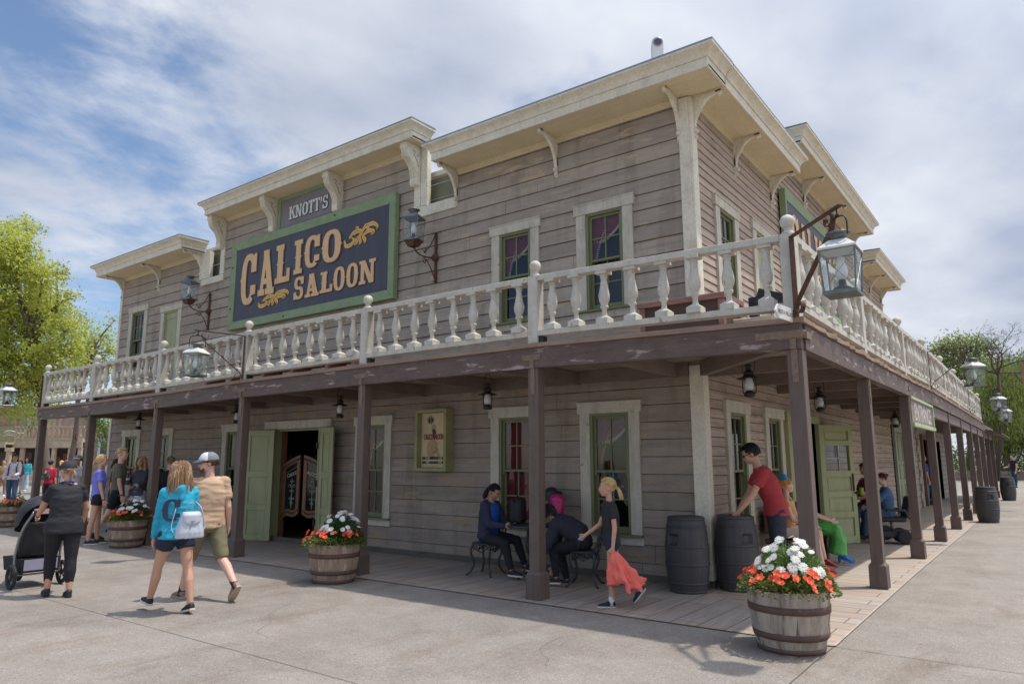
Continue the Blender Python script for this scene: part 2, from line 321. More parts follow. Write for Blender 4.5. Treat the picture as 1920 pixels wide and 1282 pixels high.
# ------------------------------------------------------------------ ground
def sheet(name, poly, z, mat, kind='structure', thick=None):
    b = MB(); b.add([(x,y,z) for x,y in poly], [list(range(len(poly)))]); o = b.build(name, mat)
    o['kind'] = kind; return o
ground_m = bpy.data.materials.new('exposed_aggregate'); ground_m.use_nodes = True
def ground_nodes(m):
    t = m.node_tree; n = t.nodes; l = t.links; b = n['Principled BSDF']; b.inputs['Roughness'].default_value = .85
    tc = n.new('ShaderNodeTexCoord')
    def ns(s, d=4, r=.6, sc=None):
        x = n.new('ShaderNodeTexNoise'); x.inputs['Scale'].default_value = s; x.inputs['Detail'].default_value = d; x.inputs['Roughness'].default_value = r
        if sc: mq = n.new('ShaderNodeMapping'); mq.inputs['Scale'].default_value = sc; l.new(tc.outputs['Object'], mq.inputs[0]); l.new(mq.outputs[0], x.inputs['Vector'])
        else: l.new(tc.outputs['Object'], x.inputs['Vector'])
        return x.outputs[0]
    def ramp(v, els):
        r_ = n.new('ShaderNodeValToRGB'); l.new(v, r_.inputs[0]); e = r_.color_ramp.elements
        while len(e) < len(els): e.new(.5)
        for q, (p, c) in zip(e, els): q.position = p; q.color = (*c, 1)
        return r_.outputs[0]
    def mul(a, bb, f=1):
        x = n.new('ShaderNodeMix'); x.data_type = 'RGBA'; x.blend_type = 'MULTIPLY'; x.inputs[0].default_value = f; l.new(a, x.inputs[6]); l.new(bb, x.inputs[7]); return x.outputs[2]
    vo = n.new('ShaderNodeTexVoronoi'); vo.inputs['Scale'].default_value = 110; l.new(tc.outputs['Object'], vo.inputs['Vector'])
    peb = ramp(vo.outputs['Color'], [(.0, s2l((118,111,105))), (.35, s2l((144,136,128))), (.7, s2l((152,145,137))), (1, s2l((180,174,165)))])
    big = ramp(ns(.45, 6), [(.3, (.86,.85,.86)), (.7, (1.07,1.05,1.02))])
    mid = ramp(ns(2.3, 6), [(.35, (.92,.90,.88)), (.65, (1.04,1.04,1.04))])
    stain = ramp(ns(1.1, 8, .7, (1.6,.5,1)), [(.53, (1,1,1)), (.68, (.82,.76,.69))])
    sp = ramp(ns(210, 2, .8), [(.3, (.80,.80,.80)), (.7, (1.16,1.16,1.16))])
    v2 = n.new('ShaderNodeTexVoronoi'); v2.inputs['Scale'].default_value = 2.6; l.new(tc.outputs['Object'], v2.inputs['Vector'])
    gum = ramp(v2.outputs['Distance'], [(.030, (.62,.60,.58)), (.045, (1,1,1))])
    st2 = ramp(ns(.35, 9, .72, (1,1.4,1)), [(.48, (1,1,1)), (.56, (.87,.855,.84)), (.66, (.98,.97,.96))])
    c = mul(mul(mul(mul(mul(mul(peb, big), mid), stain), sp), gum), st2)
    l.new(c, b.inputs['Base Color'])
    bp = n.new('ShaderNodeBump'); bp.inputs['Strength'].default_value = .5; bp.inputs['Distance'].default_value = .006; l.new(vo.outputs['Distance'], bp.inputs['Height']); l.new(bp.outputs[0], b.inputs['Normal'])
ground_nodes(ground_m)
struct(sheet('ground', [(-400,-120),(400,-120),(400,600),(-400,600)], 0, ground_m))
joint_m = M('joint_dark', s2l((98,88,80)), .9, var=.2)
jb = MB()
def strip_on(b, pts, wd, z):
    for (x0,y0),(x1,y1) in zip(pts, pts[1:]):
        d = V((x1-x0,y1-y0,0)).normalized(); nrm = V((-d.y,d.x,0))*wd/2
        b.add([V((x0,y0,z))-nrm, V((x1,y1,z))-nrm, V((x1,y1,z))+nrm, V((x0,y0,z))+nrm], [(0,1,2,3)])
strip_on(jb, [(.135,-.17),(.122,-.8),(.118,-6)], .010, .004)
strip_on(jb, [(.145,-.165),(14,-.12)], .007, .004)
strip_on(jb, [(-6.6,-.17),(-6.9,-9)], .006, .004)
strip_on(jb, [(-40,-3.4),(-8,-3.45),(.1,-3.4)], .006, .004)
struct(jb.build('pavement_joint', joint_m))
ck = MB(); rnc = random.Random(12)       # hairline cracks wandering over the plaza
for x, y, a, n_ in ((-4.2,-3.0,2.8,26),(-1.6,-2.2,2.2,18),(1.4,1.2,1.2,30),(2.0,4.0,2.0,22),(-9.5,-1.6,3.3,24),(-2.8,-4.4,.6,16)):
    P_ = [(x,y)]
    for _ in range(n_): a += rnc.uniform(-.45,.45); x += .09*cos(a); y += .09*sin(a); P_.append((x,y))
    strip_on(ck, P_, .0028, .0035)
struct(ck.build('pavement_crack', joint_m))
def plank_mat(name, axis):   # stamped concrete planks: axis = direction along the plank
    m = bpy.data.materials.new(name); m.use_nodes = True; t = m.node_tree; n = t.nodes; l = t.links; b = n['Principled BSDF']; b.inputs['Roughness'].default_value = .7
    tc = n.new('ShaderNodeTexCoord'); mp = n.new('ShaderNodeMapping'); l.new(tc.outputs['Object'], mp.inputs[0])
    if axis == 'y': mp.inputs['Rotation'].default_value = (0,0,R(90))
    br = n.new('ShaderNodeTexBrick'); l.new(mp.outputs[0], br.inputs[0]); br.inputs['Scale'].default_value = 1
    br.inputs['Brick Width'].default_value = 1.9; br.inputs['Row Height'].default_value = .29; br.inputs['Mortar Size'].default_value = .006
    br.inputs['Color1'].default_value = (*s2l((176,165,152)), 1); br.inputs['Color2'].default_value = (*s2l((163,150,138)), 1); br.inputs['Mortar'].default_value = (*s2l((84,72,64)), 1)
    mp2 = n.new('ShaderNodeMapping'); l.new(mp.outputs[0], mp2.inputs[0]); mp2.inputs['Scale'].default_value = (1.5,16,1)
    no = n.new('ShaderNodeTexNoise'); no.inputs['Scale'].default_value = 1; no.inputs['Detail'].default_value = 8; no.inputs['Roughness'].default_value = .65; l.new(mp2.outputs[0], no.inputs[0])
    r1 = n.new('ShaderNodeValToRGB'); l.new(no.outputs[0], r1.inputs[0]); r1.color_ramp.elements[0].position = .3; r1.color_ramp.elements[0].color = (.72,.70,.70,1); r1.color_ramp.elements[1].position = .7; r1.color_ramp.elements[1].color = (1.12,1.12,1.12,1)
    n2_ = n.new('ShaderNodeTexNoise'); n2_.inputs['Scale'].default_value = .8; n2_.inputs['Detail'].default_value = 7; l.new(tc.outputs['Object'], n2_.inputs[0])
    r3 = n.new('ShaderNodeValToRGB'); l.new(n2_.outputs[0], r3.inputs[0]); r3.color_ramp.elements[0].position = .35; r3.color_ramp.elements[0].color = (1.12,1.02,.92,1); r3.color_ramp.elements[1].position = .62; r3.color_ramp.elements[1].color = (.98,1.0,1.06,1)
    c = br.outputs[0]
    for q in (r1.outputs[0], r3.outputs[0]):
        x = n.new('ShaderNodeMix'); x.data_type = 'RGBA'; x.blend_type = 'MULTIPLY'; x.inputs[0].default_value = 1; l.new(c, x.inputs[6]); l.new(q, x.inputs[7]); c = x.outputs[2]
    l.new(c, b.inputs['Base Color'])
    bp = n.new('ShaderNodeBump'); bp.inputs['Strength'].default_value = .35; bp.inputs['Distance'].default_value = .01; l.new(no.outputs[0], bp.inputs['Height']); l.new(bp.outputs[0], b.inputs['Normal'])
    return m
struct(sheet('boardwalk', [(-21,-.165),(.13,-.165),(-2.0,2.1),(-21,2.1)], .008, plank_mat('planks_y', 'y')))
bw = struct(sheet('boardwalk', [(.13,-.165),(.14,34),(-2.2,34),(-2.0,2.1)], .008, plank_mat('planks_x', 'x')))
eb = MB(); strip_on(eb, [(.14,-.165),(.12,5),(.15,12),(.14,34)], .022, .014)
struct(eb.build('boardwalk_edge', M('edge_pale', s2l((176,164,152)), .8, var=.25, vs=9)))
eb = MB(); strip_on(eb, [(-21,-.17),(.13,-.17)], .007, .013); struct(eb.build('boardwalk_edge', joint_m))

# ------------------------------------------------------------------ saloon
B = thing('saloon_building', 'two-storey grey-brown clapboard western saloon with cream cornices and a wraparound balcony', 'building')
YW_, XW_ = 2.0, -1.83          # wall planes (left facade y, right facade x)
mL = lambda u, o, z: V((u, YW_-o, z))          # left facade: u = x
mR = lambda u, o, z: V((XW_+o, u, z))          # right facade: u = y
def siding(b, mp, u0, u1, z0, z1, pitch, ops, lap=.022, seed=0, zoff=0.0, base=0.0, gap=.009):
    rnd = random.Random(seed); k0 = math.floor((z0-zoff)/pitch)
    k = k0
    while k*pitch+zoff < z1:
        zb, zt = k*pitch+zoff+gap, (k+1)*pitch+zoff
        cuts = [u0]; u = u0+rnd.uniform(.8, 4.2)
        while u < u1-.6: cuts.append(u); u += rnd.uniform(2.6, 4.6)
        cuts.append(u1)
        zs = sorted({max(zb,z0), min(zt,z1)} | {z for o in ops for z in (o[2],o[3]) if max(zb,z0) < z < min(zt,z1)})
        for ca, cbb in zip(cuts, cuts[1:]):
            jit = rnd.uniform(-.002,.002); ga = .002
            for za_, zc in zip(zs, zs[1:]):
                zm = (za_+zc)/2
                segs = [(ca+ga, cbb-ga)]
                for o in ops:
                    if o[2] < zm < o[3]:
                        ns_ = []
                        for a, c in segs:
                            if o[1] <= a or o[0] >= c: ns_.append((a,c)); continue
                            if o[0] > a: ns_.append((a,o[0]))
                            if o[1] < c: ns_.append((o[1],c))
                        segs = ns_
                f0 = (za_-zb)/pitch; f1 = (zc-zb)/pitch
                o0 = base+jit+lap*(1-f0); o1 = base+jit+lap*(1-f1)
                for a, c in segs:
                    b.add([mp(a,o0,za_), mp(c,o0,za_), mp(c,o1,zc), mp(a,o1,zc)], [(0,1,2,3)])
                    if abs(za_-zb) < 1e-6: b.add([mp(a,base-.01,za_), mp(c,base-.01,za_), mp(c,o0,za_), mp(a,o0,za_)], [(0,1,2,3)])
        k += 1
def wallplane(b, mp, u0, u1, z0, z1, ops, o=-.02):
    us = sorted({u0,u1}|{x for q in ops for x in q[:2]}); zs = sorted({z0,z1}|{x for q in ops for x in q[2:4]})
    us = [x for x in us if u0 <= x <= u1]; zs = [x for x in zs if z0 <= x <= z1]
    for a, c in zip(us, us[1:]):
        for e, f in zip(zs, zs[1:]):
            um, zm = (a+c)/2, (e+f)/2
            if any(q[0] < um < q[1] and q[2] < zm < q[3] for q in ops): continue
            b.add([mp(a,o,e), mp(c,o,e), mp(c,o,f), mp(a,o,f)], [(0,1,2,3)])
# openings (u0,u1,z0,z1)
WW = .61
winL_low = [(-3.585,2.33),(-5.305,2.33),(-8.655,2.31),(-13.28,2.31),(-16.52,2.30),(-18.20,2.31)]   # left edge u, top z
winL_up = [(-3.59,5.45),(-5.30,5.45)]
opsL = [(u,u+WW,.62,z) for u,z in winL_low] + [(u,u+WW,3.92,z) for u,z in winL_up] + [(-18.42,-17.76,4.15,5.76),(-16.62,-15.95,3.1,5.56),(-11.4,-9.92,0,2.30)]
winR_low = [(2.93,2.33),(4.70,2.33)]; winR_up = [(2.93,5.45)]
opsR = [(u,u+WW,.62,z) for u,z in winR_low] + [(u,u+WW,3.92,z) for u,z in winR_up] + [(4.66,5.34,3.1,5.54),(6.1,7.78,0,2.36)]
ZT = {'L':6.88,'C':7.6,'R':6.9}
def wall(name, mp, u0, u1, z0, z1, pitch, ops, mat, seed, lap=.022):
    ops = [q for q in ops if q[0] < u1 and q[1] > u0]
    b = MB(); siding(b, mp, u0, u1, z0, z1, pitch, ops, lap, seed); b.build(name, mat, B)
    b = MB(); wallplane(b, mp, u0, u1, z0, z1, ops, -.012); b.build('wall_backing', dark, B)
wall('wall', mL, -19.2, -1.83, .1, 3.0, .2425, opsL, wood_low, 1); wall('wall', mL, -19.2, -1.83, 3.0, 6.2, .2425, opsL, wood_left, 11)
wall('wall', mL, -19.2, -14.6, 6.2, 6.9, .2425, [], wood_left, 2)
wall('wall', mL, -14.05, -7.1, 6.2, 7.62, .2425, [], wood_left, 3)
wall('wall', mL, -6.37, -1.83, 6.2, 6.92, .2425, [], wood_left, 4)
wall('wall', mR, 2.0, 5.85, .1, 6.92, .131, opsR, wood_right, 5, .014)
wall('wall', mR, 5.85, 12.95, .1, 7.62, .131, opsR, wood_right, 6, .014)
wall('wall', mR, 12.95, 16.9, .1, 6.92, .131, [(16.5,16.9,0,2.7)], wood_right, 7, .014)
b = MB(); b.box(-19.2,-1.85,1.965,1.99,0,.1); b.build('skirt_board', M('skirt', s2l((96,92,84)), .9, var=.2, patch=s2l((150,140,120)), pa=.15, ps=8), B)
b = MB(); b.box(-1.855,-1.80,2.02,6.0,0,.1); b.box(-1.855,-1.8,7.95,16.5,0,.1); b.build('skirt_board', MATS['skirt'], B)
# hidden sides, floor and roof so that the rooms stay dark
b = MB(); b.box(-19.2,-19.12,2.03,16.8,0,6.85); b.box(-19.2,-1.9,16.82,16.9,0,6.3); b.box(-19.1,-1.9,2.05,16.8,6.1,6.2); b.box(-19.1,-1.9,2.05,16.8,2.97,3.03); b.box(-19.1,-1.9,4.8,4.9,.02,2.96)
b.build('inner_wall', M('inner_wall', s2l((70,60,52)), .9), B)
b = MB(); b.box(-14.05,-7.05,2.02,2.06,6.2,7.6); b.box(-6.37,-2.1,2.02,2.06,6.2,6.88); b.box(-19.1,-14.6,2.02,2.06,6.2,6.86); b.box(-1.92,-1.87,2.06,5.8,6.2,6.88); b.box(-1.92,-1.87,5.9,12.9,6.2,7.58); b.box(-1.92,-1.87,13.0,16.8,6.2,6.88)
b.build('false_front_back', cream, B)
b = MB(); siding(b, lambda u,o,z: V((u,2.22-o,z)), -7.4,-6.0, 6.2,7.0,.30,[],.015,9); b2 = MB(); siding(b2, lambda u,o,z: V((u,2.22-o,z)), -15.2,-13.5, 6.2,6.98,.30,[],.015,10)
for q in (b, b2): q.build('recessed_parapet', M('parapet_olive', s2l((124,124,100)), .8, var=.12, patch=s2l((150,140,110)), pa=.15, ps=4), B)
boxes('parapet_cap', cream, B, [(-7.4,-6.0,2.16,2.32,7.03,7.14),(-15.2,-13.5,2.16,2.32,6.98,7.08)], .01)

# cornices -------------------------------------------------------------
def cornice(mp, u0, u1, zs_, proj, ret0=0, ret1=0, flash=False, fh=.12, extra=.13, inner=0.0):
    """soffit slab, fascia and stepped crown following mp; ret = sideways returns past u0/u1."""
    b = MB()
    def bx(a0,a1,o0,o1,z0,z1):
        p=[mp(a0,o0,z0),mp(a1,o0,z0),mp(a1,o1,z0),mp(a0,o1,z0),mp(a0,o0,z1),mp(a1,o0,z1),mp(a1,o1,z1),mp(a0,o1,z1)]; b.hexa(p)
    sb = MB(); p=[mp(u0,inner,zs_),mp(u1,inner,zs_),mp(u1,proj-.03,zs_),mp(u0,proj-.03,zs_),mp(u0,inner,zs_+.03),mp(u1,inner,zs_+.03),mp(u1,proj-.03,zs_+.03),mp(u0,proj-.03,zs_+.03)]; sb.hexa(p)
    nb = 3
    for k in range(1, nb):
        o_ = inner+(proj-.03-inner)*k/nb
        sb.hexa([mp(u0,o_-.004,zs_-.003),mp(u1,o_-.004,zs_-.003),mp(u1,o_+.004,zs_-.003),mp(u0,o_+.004,zs_-.003),mp(u0,o_-.004,zs_+.0),mp(u1,o_-.004,zs_),mp(u1,o_+.004,zs_),mp(u0,o_+.004,zs_)])
    sb.build('soffit', cream_soffit, B)
    bx(u0, u1, proj-.03, proj, zs_-.02, zs_+fh)
    if ret0: bx(u0, u0+.03, inner+.0, proj-.03, zs_-.02, zs_+fh)
    if ret1: bx(u1-.03, u1, inner+.0, proj-.03, zs_-.02, zs_+fh)
    # crown: stacked steps flaring outward
    b.build('cornice', cream, B, .004)
    cw = MB(); st = [(.0,.0),(.018,.0),(.018,.022),(.028,.045),(.05,.072),(.082,.094),(extra-.022,.106),(extra-.022,.116),(extra-.004,.118),(extra-.004,.15)]
    for e,a in st:
        q0, q1 = u0-(e if ret0 else -.001), u1+(e if ret1 else -.001); z = zs_+fh+a
        cw.v += [tuple(mp(q0,inner,z)), tuple(mp(q1,inner,z)), tuple(mp(q1,proj+e,z)), tuple(mp(q0,proj+e,z))]
    for i in range(len(st)-1):
        for j in range(4): cw.f.append([i*4+j, i*4+(j+1)%4, (i+1)*4+(j+1)%4, (i+1)*4+j]); cw.sm.append(False)
    cw.f += [[3,2,1,0], [len(cw.v)-4+j for j in range(4)]]; cw.sm += [False, False]; cw.build('crown_moulding', cream, B)
    mb2 = MB()
    mb2.hexa([mp(u0-(extra if ret0 else 0),inner,zs_+fh+.151),mp(u1+(extra if ret1 else 0),inner,zs_+fh+.151),mp(u1+(extra if ret1 else 0),proj+extra,zs_+fh+.151),mp(u0-(extra if ret0 else 0),proj+extra,zs_+fh+.151),
              mp(u0-(extra if ret0 else 0),inner,zs_+fh+.19),mp(u1+(extra if ret1 else 0),inner,zs_+fh+.19),mp(u1+(extra if ret1 else 0),proj+extra,zs_+fh+.175),mp(u0-(extra if ret0 else 0),proj+extra,zs_+fh+.175)])
    mb2.build('roof_edge', sky_flash if flash else M('roof_edge_grey', s2l((120,124,120)), .6), B)
    # bed mould at the wall
    c2 = MB(); c2.hexa([mp(u0,inner+.0,zs_-.075),mp(u1,inner+.0,zs_-.075),mp(u1,inner+.05,zs_-.055),mp(u0,inner+.05,zs_-.055),mp(u0,inner,zs_-.001),mp(u1,inner,zs_-.001),mp(u1,inner+.06,zs_-.001),mp(u0,inner+.06,zs_-.001)])
    return b
def bedmould(mp, u0, u1, z, o=.03):
    b = MB()
    for a,h0,h1 in ((.028,.085,.055),(.042,.055,.03),(.06,.03,.001)):
        b.hexa([mp(u0,0,z-h0),mp(u1,0,z-h0),mp(u1,a,z-h0),mp(u0,a,z-h0),mp(u0,0,z-h1),mp(u1,0,z-h1),mp(u1,a,z-h1),mp(u0,a,z-h1)])
    b.build('bed_mould', cream_soffit, B)
# right block wraps the corner: the left-facade run goes out to x=-1.29
cornice(mL, -6.37, -1.29, 6.9, .66, ret0=1, ret1=1, flash=True)
cornice(mR, 2.03, 5.86, 6.9, .54, ret0=0, ret1=1, flash=True)
cornice(mL, -14.1, -7.02, 7.6, .52, ret0=1, ret1=1)
cornice(mL, -19.5, -14.85, 6.88, .66, ret0=1, ret1=1)
cornice(mR, 6.1, 13.05, 7.6, .56, ret0=1, ret1=1)
cornice(mR, 13.2, 17.25, 6.9, .54, ret0=1, ret1=1)
bedmould(mL, -6.3, -2.0, 6.9); bedmould(mL, -13.9, -7.25, 7.6); bedmould(mL, -19.1, -14.9, 6.88); bedmould(mR, 2.1, 5.85, 6.9); bedmould(mR, 6.1, 12.9, 7.6); bedmould(mR, 13.2, 16.8, 6.9)
# brackets --------------------------------------------------------------
def bracket_thin(mp, u, ztop, reach=.52, drop=.62, w_=.055):
    b = MB(); fn = lambda a, c, t: mp(u+t, a, c)
    # curved strut: quarter arc from (reach, ztop-.04) to (.03, ztop-drop)
    n_ = 12; A0=[];A1=[]
    for i in range(n_+1):
        th = pi/2*i/n_
        ex = .05+ (reach-.05)*(1-sin(th)); ez = ztop-.03-(drop-.16)*(1-cos(th))
        A0.append((ex, ez)); 
    for i in range(n_+1):
        p = V((*A0[i],0)); q = V((*A0[min(i+1,n_)],0))-V((*A0[max(i-1,0)],0)); nn = V((q.y,-q.x,0)).normalized()*.055
        if nn.x > 0: nn = -nn
        A1.append((max(p.x+nn.x,.0), min(p.y+ (nn.y if nn.y>0 else -nn.y), ztop-.002)))
    for i in range(n_): b.prism([A0[i],A0[i+1],A1[i+1],A1[i]], fn, -w_/2, w_/2)
    b.prism([(.0,ztop-.002),(reach-.06,ztop-.002),(reach*.55,ztop-.06),(.16,ztop-.2),(.055,ztop-drop*.62),(0,ztop-drop*.62)], fn, -w_*.22, w_*.22)   # thin web
    b.prism([(0,ztop-.1),(.04,ztop-.1),(.04,ztop-drop),(.02,ztop-drop-.05),(0,ztop-drop-.05)], fn, -w_/2, w_/2)
    b.prism([(reach,ztop-.002),(reach,ztop-.06),(reach-.05,ztop-.085),(reach-.09,ztop-.03),(reach-.09,ztop-.002)], fn, -w_/2, w_/2)
    b.ell(mp(u,.06,ztop-drop+.07), .035, 10); b.ell(mp(u,.045,ztop-drop-.01), .025, 8)
    b.build('bracket', cream, B, .003)
def bracket_scroll(mp, u, ztop, reach=.42, drop=.78, w_=.17):
    fn = lambda a, c, t: mp(u+t, a, c)
    P = [(reach,0),(reach,-.13),(reach-.02,-.15),(reach-.015,-.2),(reach-.05,-.28),(reach-.12,-.34),(reach-.15,-.36),(reach-.2,-.42),(reach-.24,-.5),(reach-.26,-.58),(reach-.255,-.64),(.165,-.64),(.165,-.76),(.14,-.79),(0,-.79)]
    P = [(a, ztop+c*drop/.79-.002) for a,c in P]
    b = MB(); b.prism([(0,ztop-.002)]+P, fn, -w_/2, w_/2)
    Q = [(a+.018, c) for a, c in P[2:11]] + [(a-.03, c) for a, c in P[2:11][::-1]]
    for t0,t1 in ((-w_/2+.02,-w_/2+.05),(-.02,.02),(w_/2-.05,w_/2-.02)):
        for i in range(8): b.prism([Q[i],Q[i+1],Q[-2-i],Q[-1-i]], fn, t0, t1)
    b.prism([(reach+.015,ztop-.002),(reach+.015,ztop-.12),(reach-.1,ztop-.12),(reach-.1,ztop-.002)], fn, -w_/2-.008, w_/2+.008)
    o = b.build('bracket', cream, B, .003)
    c = MB()   # carved volute line on both cheeks
    for sgn in (-1,1):
        sp = spiral((.25,ztop-.16), .015, .055, 0, 4.4)+[(.18,ztop-.26),(.1,ztop-.42)]
        c.path([fn(a, q, sgn*(w_/2+.002)) for a, q in sp], .005, 5)
        c.ell(fn(.13,ztop-.2,sgn*w_/2), .012, 8)
    c.build('carving', M('carved_shadow', s2l((92,82,62)), .9), o)
for u in (-2.0, -4.15, -6.33): bracket_thin(mL, u, 6.9)
for u in (2.08, 3.80, 5.74): bracket_thin(mR, u, 6.9, .46, .60)
for u in (-19.17, -17.08, -14.95): bracket_thin(mL, u, 6.88, .54, .62)
for u in (-7.31, -9.61, -11.85, -14.02): bracket_scroll(mL, u, 7.6)
for u in (6.2, 8.15, 10.3, 12.8): bracket_thin(mR, u, 7.6, .46, .6)
for u in (13.3, 15.0, 16.75): bracket_thin(mR, u, 6.9, .46, .6)
# corner boards and trims ------------------------------------------------
b = MB()
b.box(-2.0,-1.795,1.955,2.0,.1,2.94); b.box(-1.835,-1.795,2.0,2.13,.1,2.94); b.box(-2.0,-1.795,1.955,2.0,3.08,6.88); b.box(-1.835,-1.795,2.0,2.14,3.08,6.88)
b.box(-1.985,-1.84,1.935,1.956,3.08,6.88)
b.build('corner_board', cream, B, .005)
b = MB(); b.box(-19.24,-19.12,1.955,2.0,.1,2.9); b.box(-19.24,-19.12,1.955,2.0,3.08,6.85); b.box(-19.24,-19.2,2.0,2.12,.1,6.85); b.build('corner_board', cream, B, .005)
b = MB(); b.box(-1.83,-1.79,12.9,13.05,3.08,7.55); b.box(-1.83,-1.79,16.78,16.92,3.08,6.9); b.build('corner_board', cream, B, .005)
boxes('parapet_trim', cream, B, [(-7.385,-7.22,1.95,1.995,6.41,6.9),(-7.21,-7.045,1.95,2.06,6.41,7.6),(-7.4,-6.33,1.95,2.0,6.2,6.40),(-14.06,-13.89,1.95,1.995,6.19,6.85),(-14.9,-13.89,1.95,2.0,6.02,6.18),(-14.99,-14.55,1.95,2.06,6.19,6.88)], .004)

# windows ----------------------------------------------------------------
def swag(mp, u0, u1, ztop, o, left=True, parent=None, drape=True):
    b = MB(); nU, nZ = 26, 12
    fr = MB()
    def depth(u, z, k): return o + .018*sin(k)
    if drape:
        # side panel: narrow pleated curtain that flares up to the swag
        wd = (u1-u0)
        vs_, fs = [], []
        for i in range(nZ+1):
            z = ztop-.72*i/nZ; hw = wd*(.50*(1-i/nZ)**1.6+.10)
            for j in range(nU+1):
                a = j/nU; u = (u0+a*hw) if left else (u1-a*hw)
                vs_.append(mp(u, o+.012*sin(a*26), z))
        for i in range(nZ):
            for j in range(nU): k = i*(nU+1)+j; fs.append((k,k+1,k+nU+2,k+nU+1))
        b.add(vs_, fs, True)
        vs_, fs = [], []     # swag
        for i in range(nZ+1):
            t = i/nZ
            for j in range(nU+1):
                a = j/nU; sag = .10+.28*sin(pi*min(1,a*.62+.38))*1.0
                z = ztop-t*sag-.02*sin(t*28); vs_.append(mp(u0+a*wd if left else u1-a*wd, o-.02+.014*sin(t*28), z))
        for i in range(nZ):
            for j in range(nU): k = i*(nU+1)+j; fs.append((k,k+1,k+nU+2,k+nU+1))
        b.add(vs_, fs, True)
        for j in range(nU+1):
            a = j/nU; sag = .10+.28*sin(pi*min(1,a*.62+.38)); u = u0+a*wd if left else u1-a*wd
            fr.path([mp(u,o-.008,ztop-sag+.01), mp(u,o-.008,ztop-sag-.045)], .007, 5)
        for i in range(16):
            z = ztop-.2-.5*i/16; hw = wd*(.50*(1-(.2+.5*i/16)/.72)**1.6+.10); u = u0+hw if left else u1-hw
            fr.path([mp(u,o+.01,z), mp(u+(.03 if left else -.03),o+.01,z-.02)], .006, 5)
    else:
        vs_, fs = [], []
        nU = 60
        for i in range(2):
            for j in range(nU+1): a = j/nU; vs_.append(mp(u0+a*(u1-u0), o+.016*sin(a*52)+.006*sin(a*131), ztop-(1.9 if i else 0)))
        for j in range(nU): fs.append((j,j+1,j+nU+2,j+nU+1))
        b.add(vs_, fs, True)
    c = b.build('curtain', curtain_red, parent)
    if fr.v: fr.build('curtain_fringe', fringe, parent)
def window(mp, u0, zb, zt, w_=WW, style='swag', flip=False, sill=True, cols=2, lowdark=False, trim=None, shut=False):
    """casing (the window itself), olive sashes, glass, curtain"""
    u1 = u0+w_; trim = trim or case_paint
    b = MB()
    def bx(a0,a1,o0,o1,z0,z1,bb=None):
        (bb or b).hexa([mp(a0,o0,z0),mp(a1,o0,z0),mp(a1,o1,z0),mp(a0,o1,z0),mp(a0,o0,z1),mp(a1,o0,z1),mp(a1,o1,z1),mp(a0,o1,z1)])
    bx(u0-.19,u0-.02,.0,.045,zb-.03,zt+.01); bx(u1+.02,u1+.19,.0,.045,zb-.03,zt+.01)
    bx(u0-.225,u1+.225,.0,.060,zt+.01,zt+.175); bx(u0-.235,u1+.235,.0,.072,zt+.160,zt+.182)
    if sill: bx(u0-.21,u1+.21,.0,.04,zb-.145,zb-.035)
    W_ = b.build('window', trim, B, .003)
    g = MB()
    bx(u0-.02,u0+.025,-.10,.03,zb,zt+.01,g); bx(u1-.025,u1+.02,-.10,.03,zb,zt+.01,g); bx(u0+.025,u1-.025,-.10,.03,zt-.03,zt+.01,g); bx(u0-.2,u1+.2,-.10,.085,zb-.034,zb,g)
    if shut:
        bx(u0+.025,u1-.025,-.03,.0,zb,zt-.03,g)
        H = zt-zb
        for a,c in ((.06,.40),(.46,.94)):
            for (p,q,r_,s_) in ((.10,.14,a,c),(.86,.90,a,c),(.14,.86,a,a+.02),(.14,.86,c-.02,c)):
                bx(u0+w_*p,u0+w_*q,0,.014,zb+H*r_,zb+H*s_,g)
        g.build('shutter', green_door, W_); return W_
    zm = (zb+zt)/2+.02
    def sash(z0,z1,o,rb=.05):
        bx(u0+.025,u0+.065,o-.035,o,z0,z1,g); bx(u1-.065,u1-.025,o-.035,o,z0,z1,g); bx(u0+.065,u1-.065,o-.035,o,z1-.04,z1,g); bx(u0+.065,u1-.065,o-.035,o,z0,z0+rb,g)
        for k in range(1,cols): uc = u0+.065+(w_-.13)*k/cols; bx(uc-.011,uc+.011,o-.03,o-.004,z0+rb,z1-.04,g)
        zc = (z0+rb+z1-.04)/2; bx(u0+.065,u1-.065,o-.028,o-.006,zc-.011,zc+.011,g)
    sash(zm-.02,zt-.03,-.01,.035); sash(zb,zm+.02,-.055,.09)
    for uu in (u0+.045,u1-.045):   # sash horns
        bx(uu-.015,uu+.015,-.035,.0,zm-.07,zm-.02,g)
    g.build('sash', olive_sash, W_, .002)
    p = MB()
    p.add([mp(u0+.06,-.03,zm),mp(u1-.06,-.03,zm),mp(u1-.06,-.03,zt-.06),mp(u0+.06,-.03,zt-.06)],[(0,1,2,3)])
    p.add([mp(u0+.06,-.075,zb+.08),mp(u1-.06,-.075,zb+.08),mp(u1-.06,-.075,zm),mp(u0+.06,-.075,zm)],[(0,1,2,3)])
    p.build('pane', win_glass, W_)
    if style == 'swag': swag(mp, u0+.03, u1-.03, zt-.03, -.10, not flip, W_)
    elif style == 'full': swag(mp, u0+.03, u1-.03, zt-.03, -.12, True, W_, False)
    d = MB(); bx(u0-.1,u1+.1,-.7,-.65,zb-.1,zt+.1,d)
    for a_, b_ in ((u0-.1,u0-.08),(u1+.08,u1+.1)): bx(a_,b_,-.55,-.1,zb-.1,zt+.1,d)
    d.build('room_shade', dark, W_)  # near-black panels added behind the glass to keep the room dark
    return W_
stL = ['swag','full','swag','none','none','none']
for (u,z),s_ in zip(winL_low, stL): window(mL, u, .62, z, style=s_)
for u,z in winL_up: window(mL, u, 3.92, z, style='swag')
window(mL, -18.42, 4.15, 5.76, w_=.66, style='swag', cols=3)
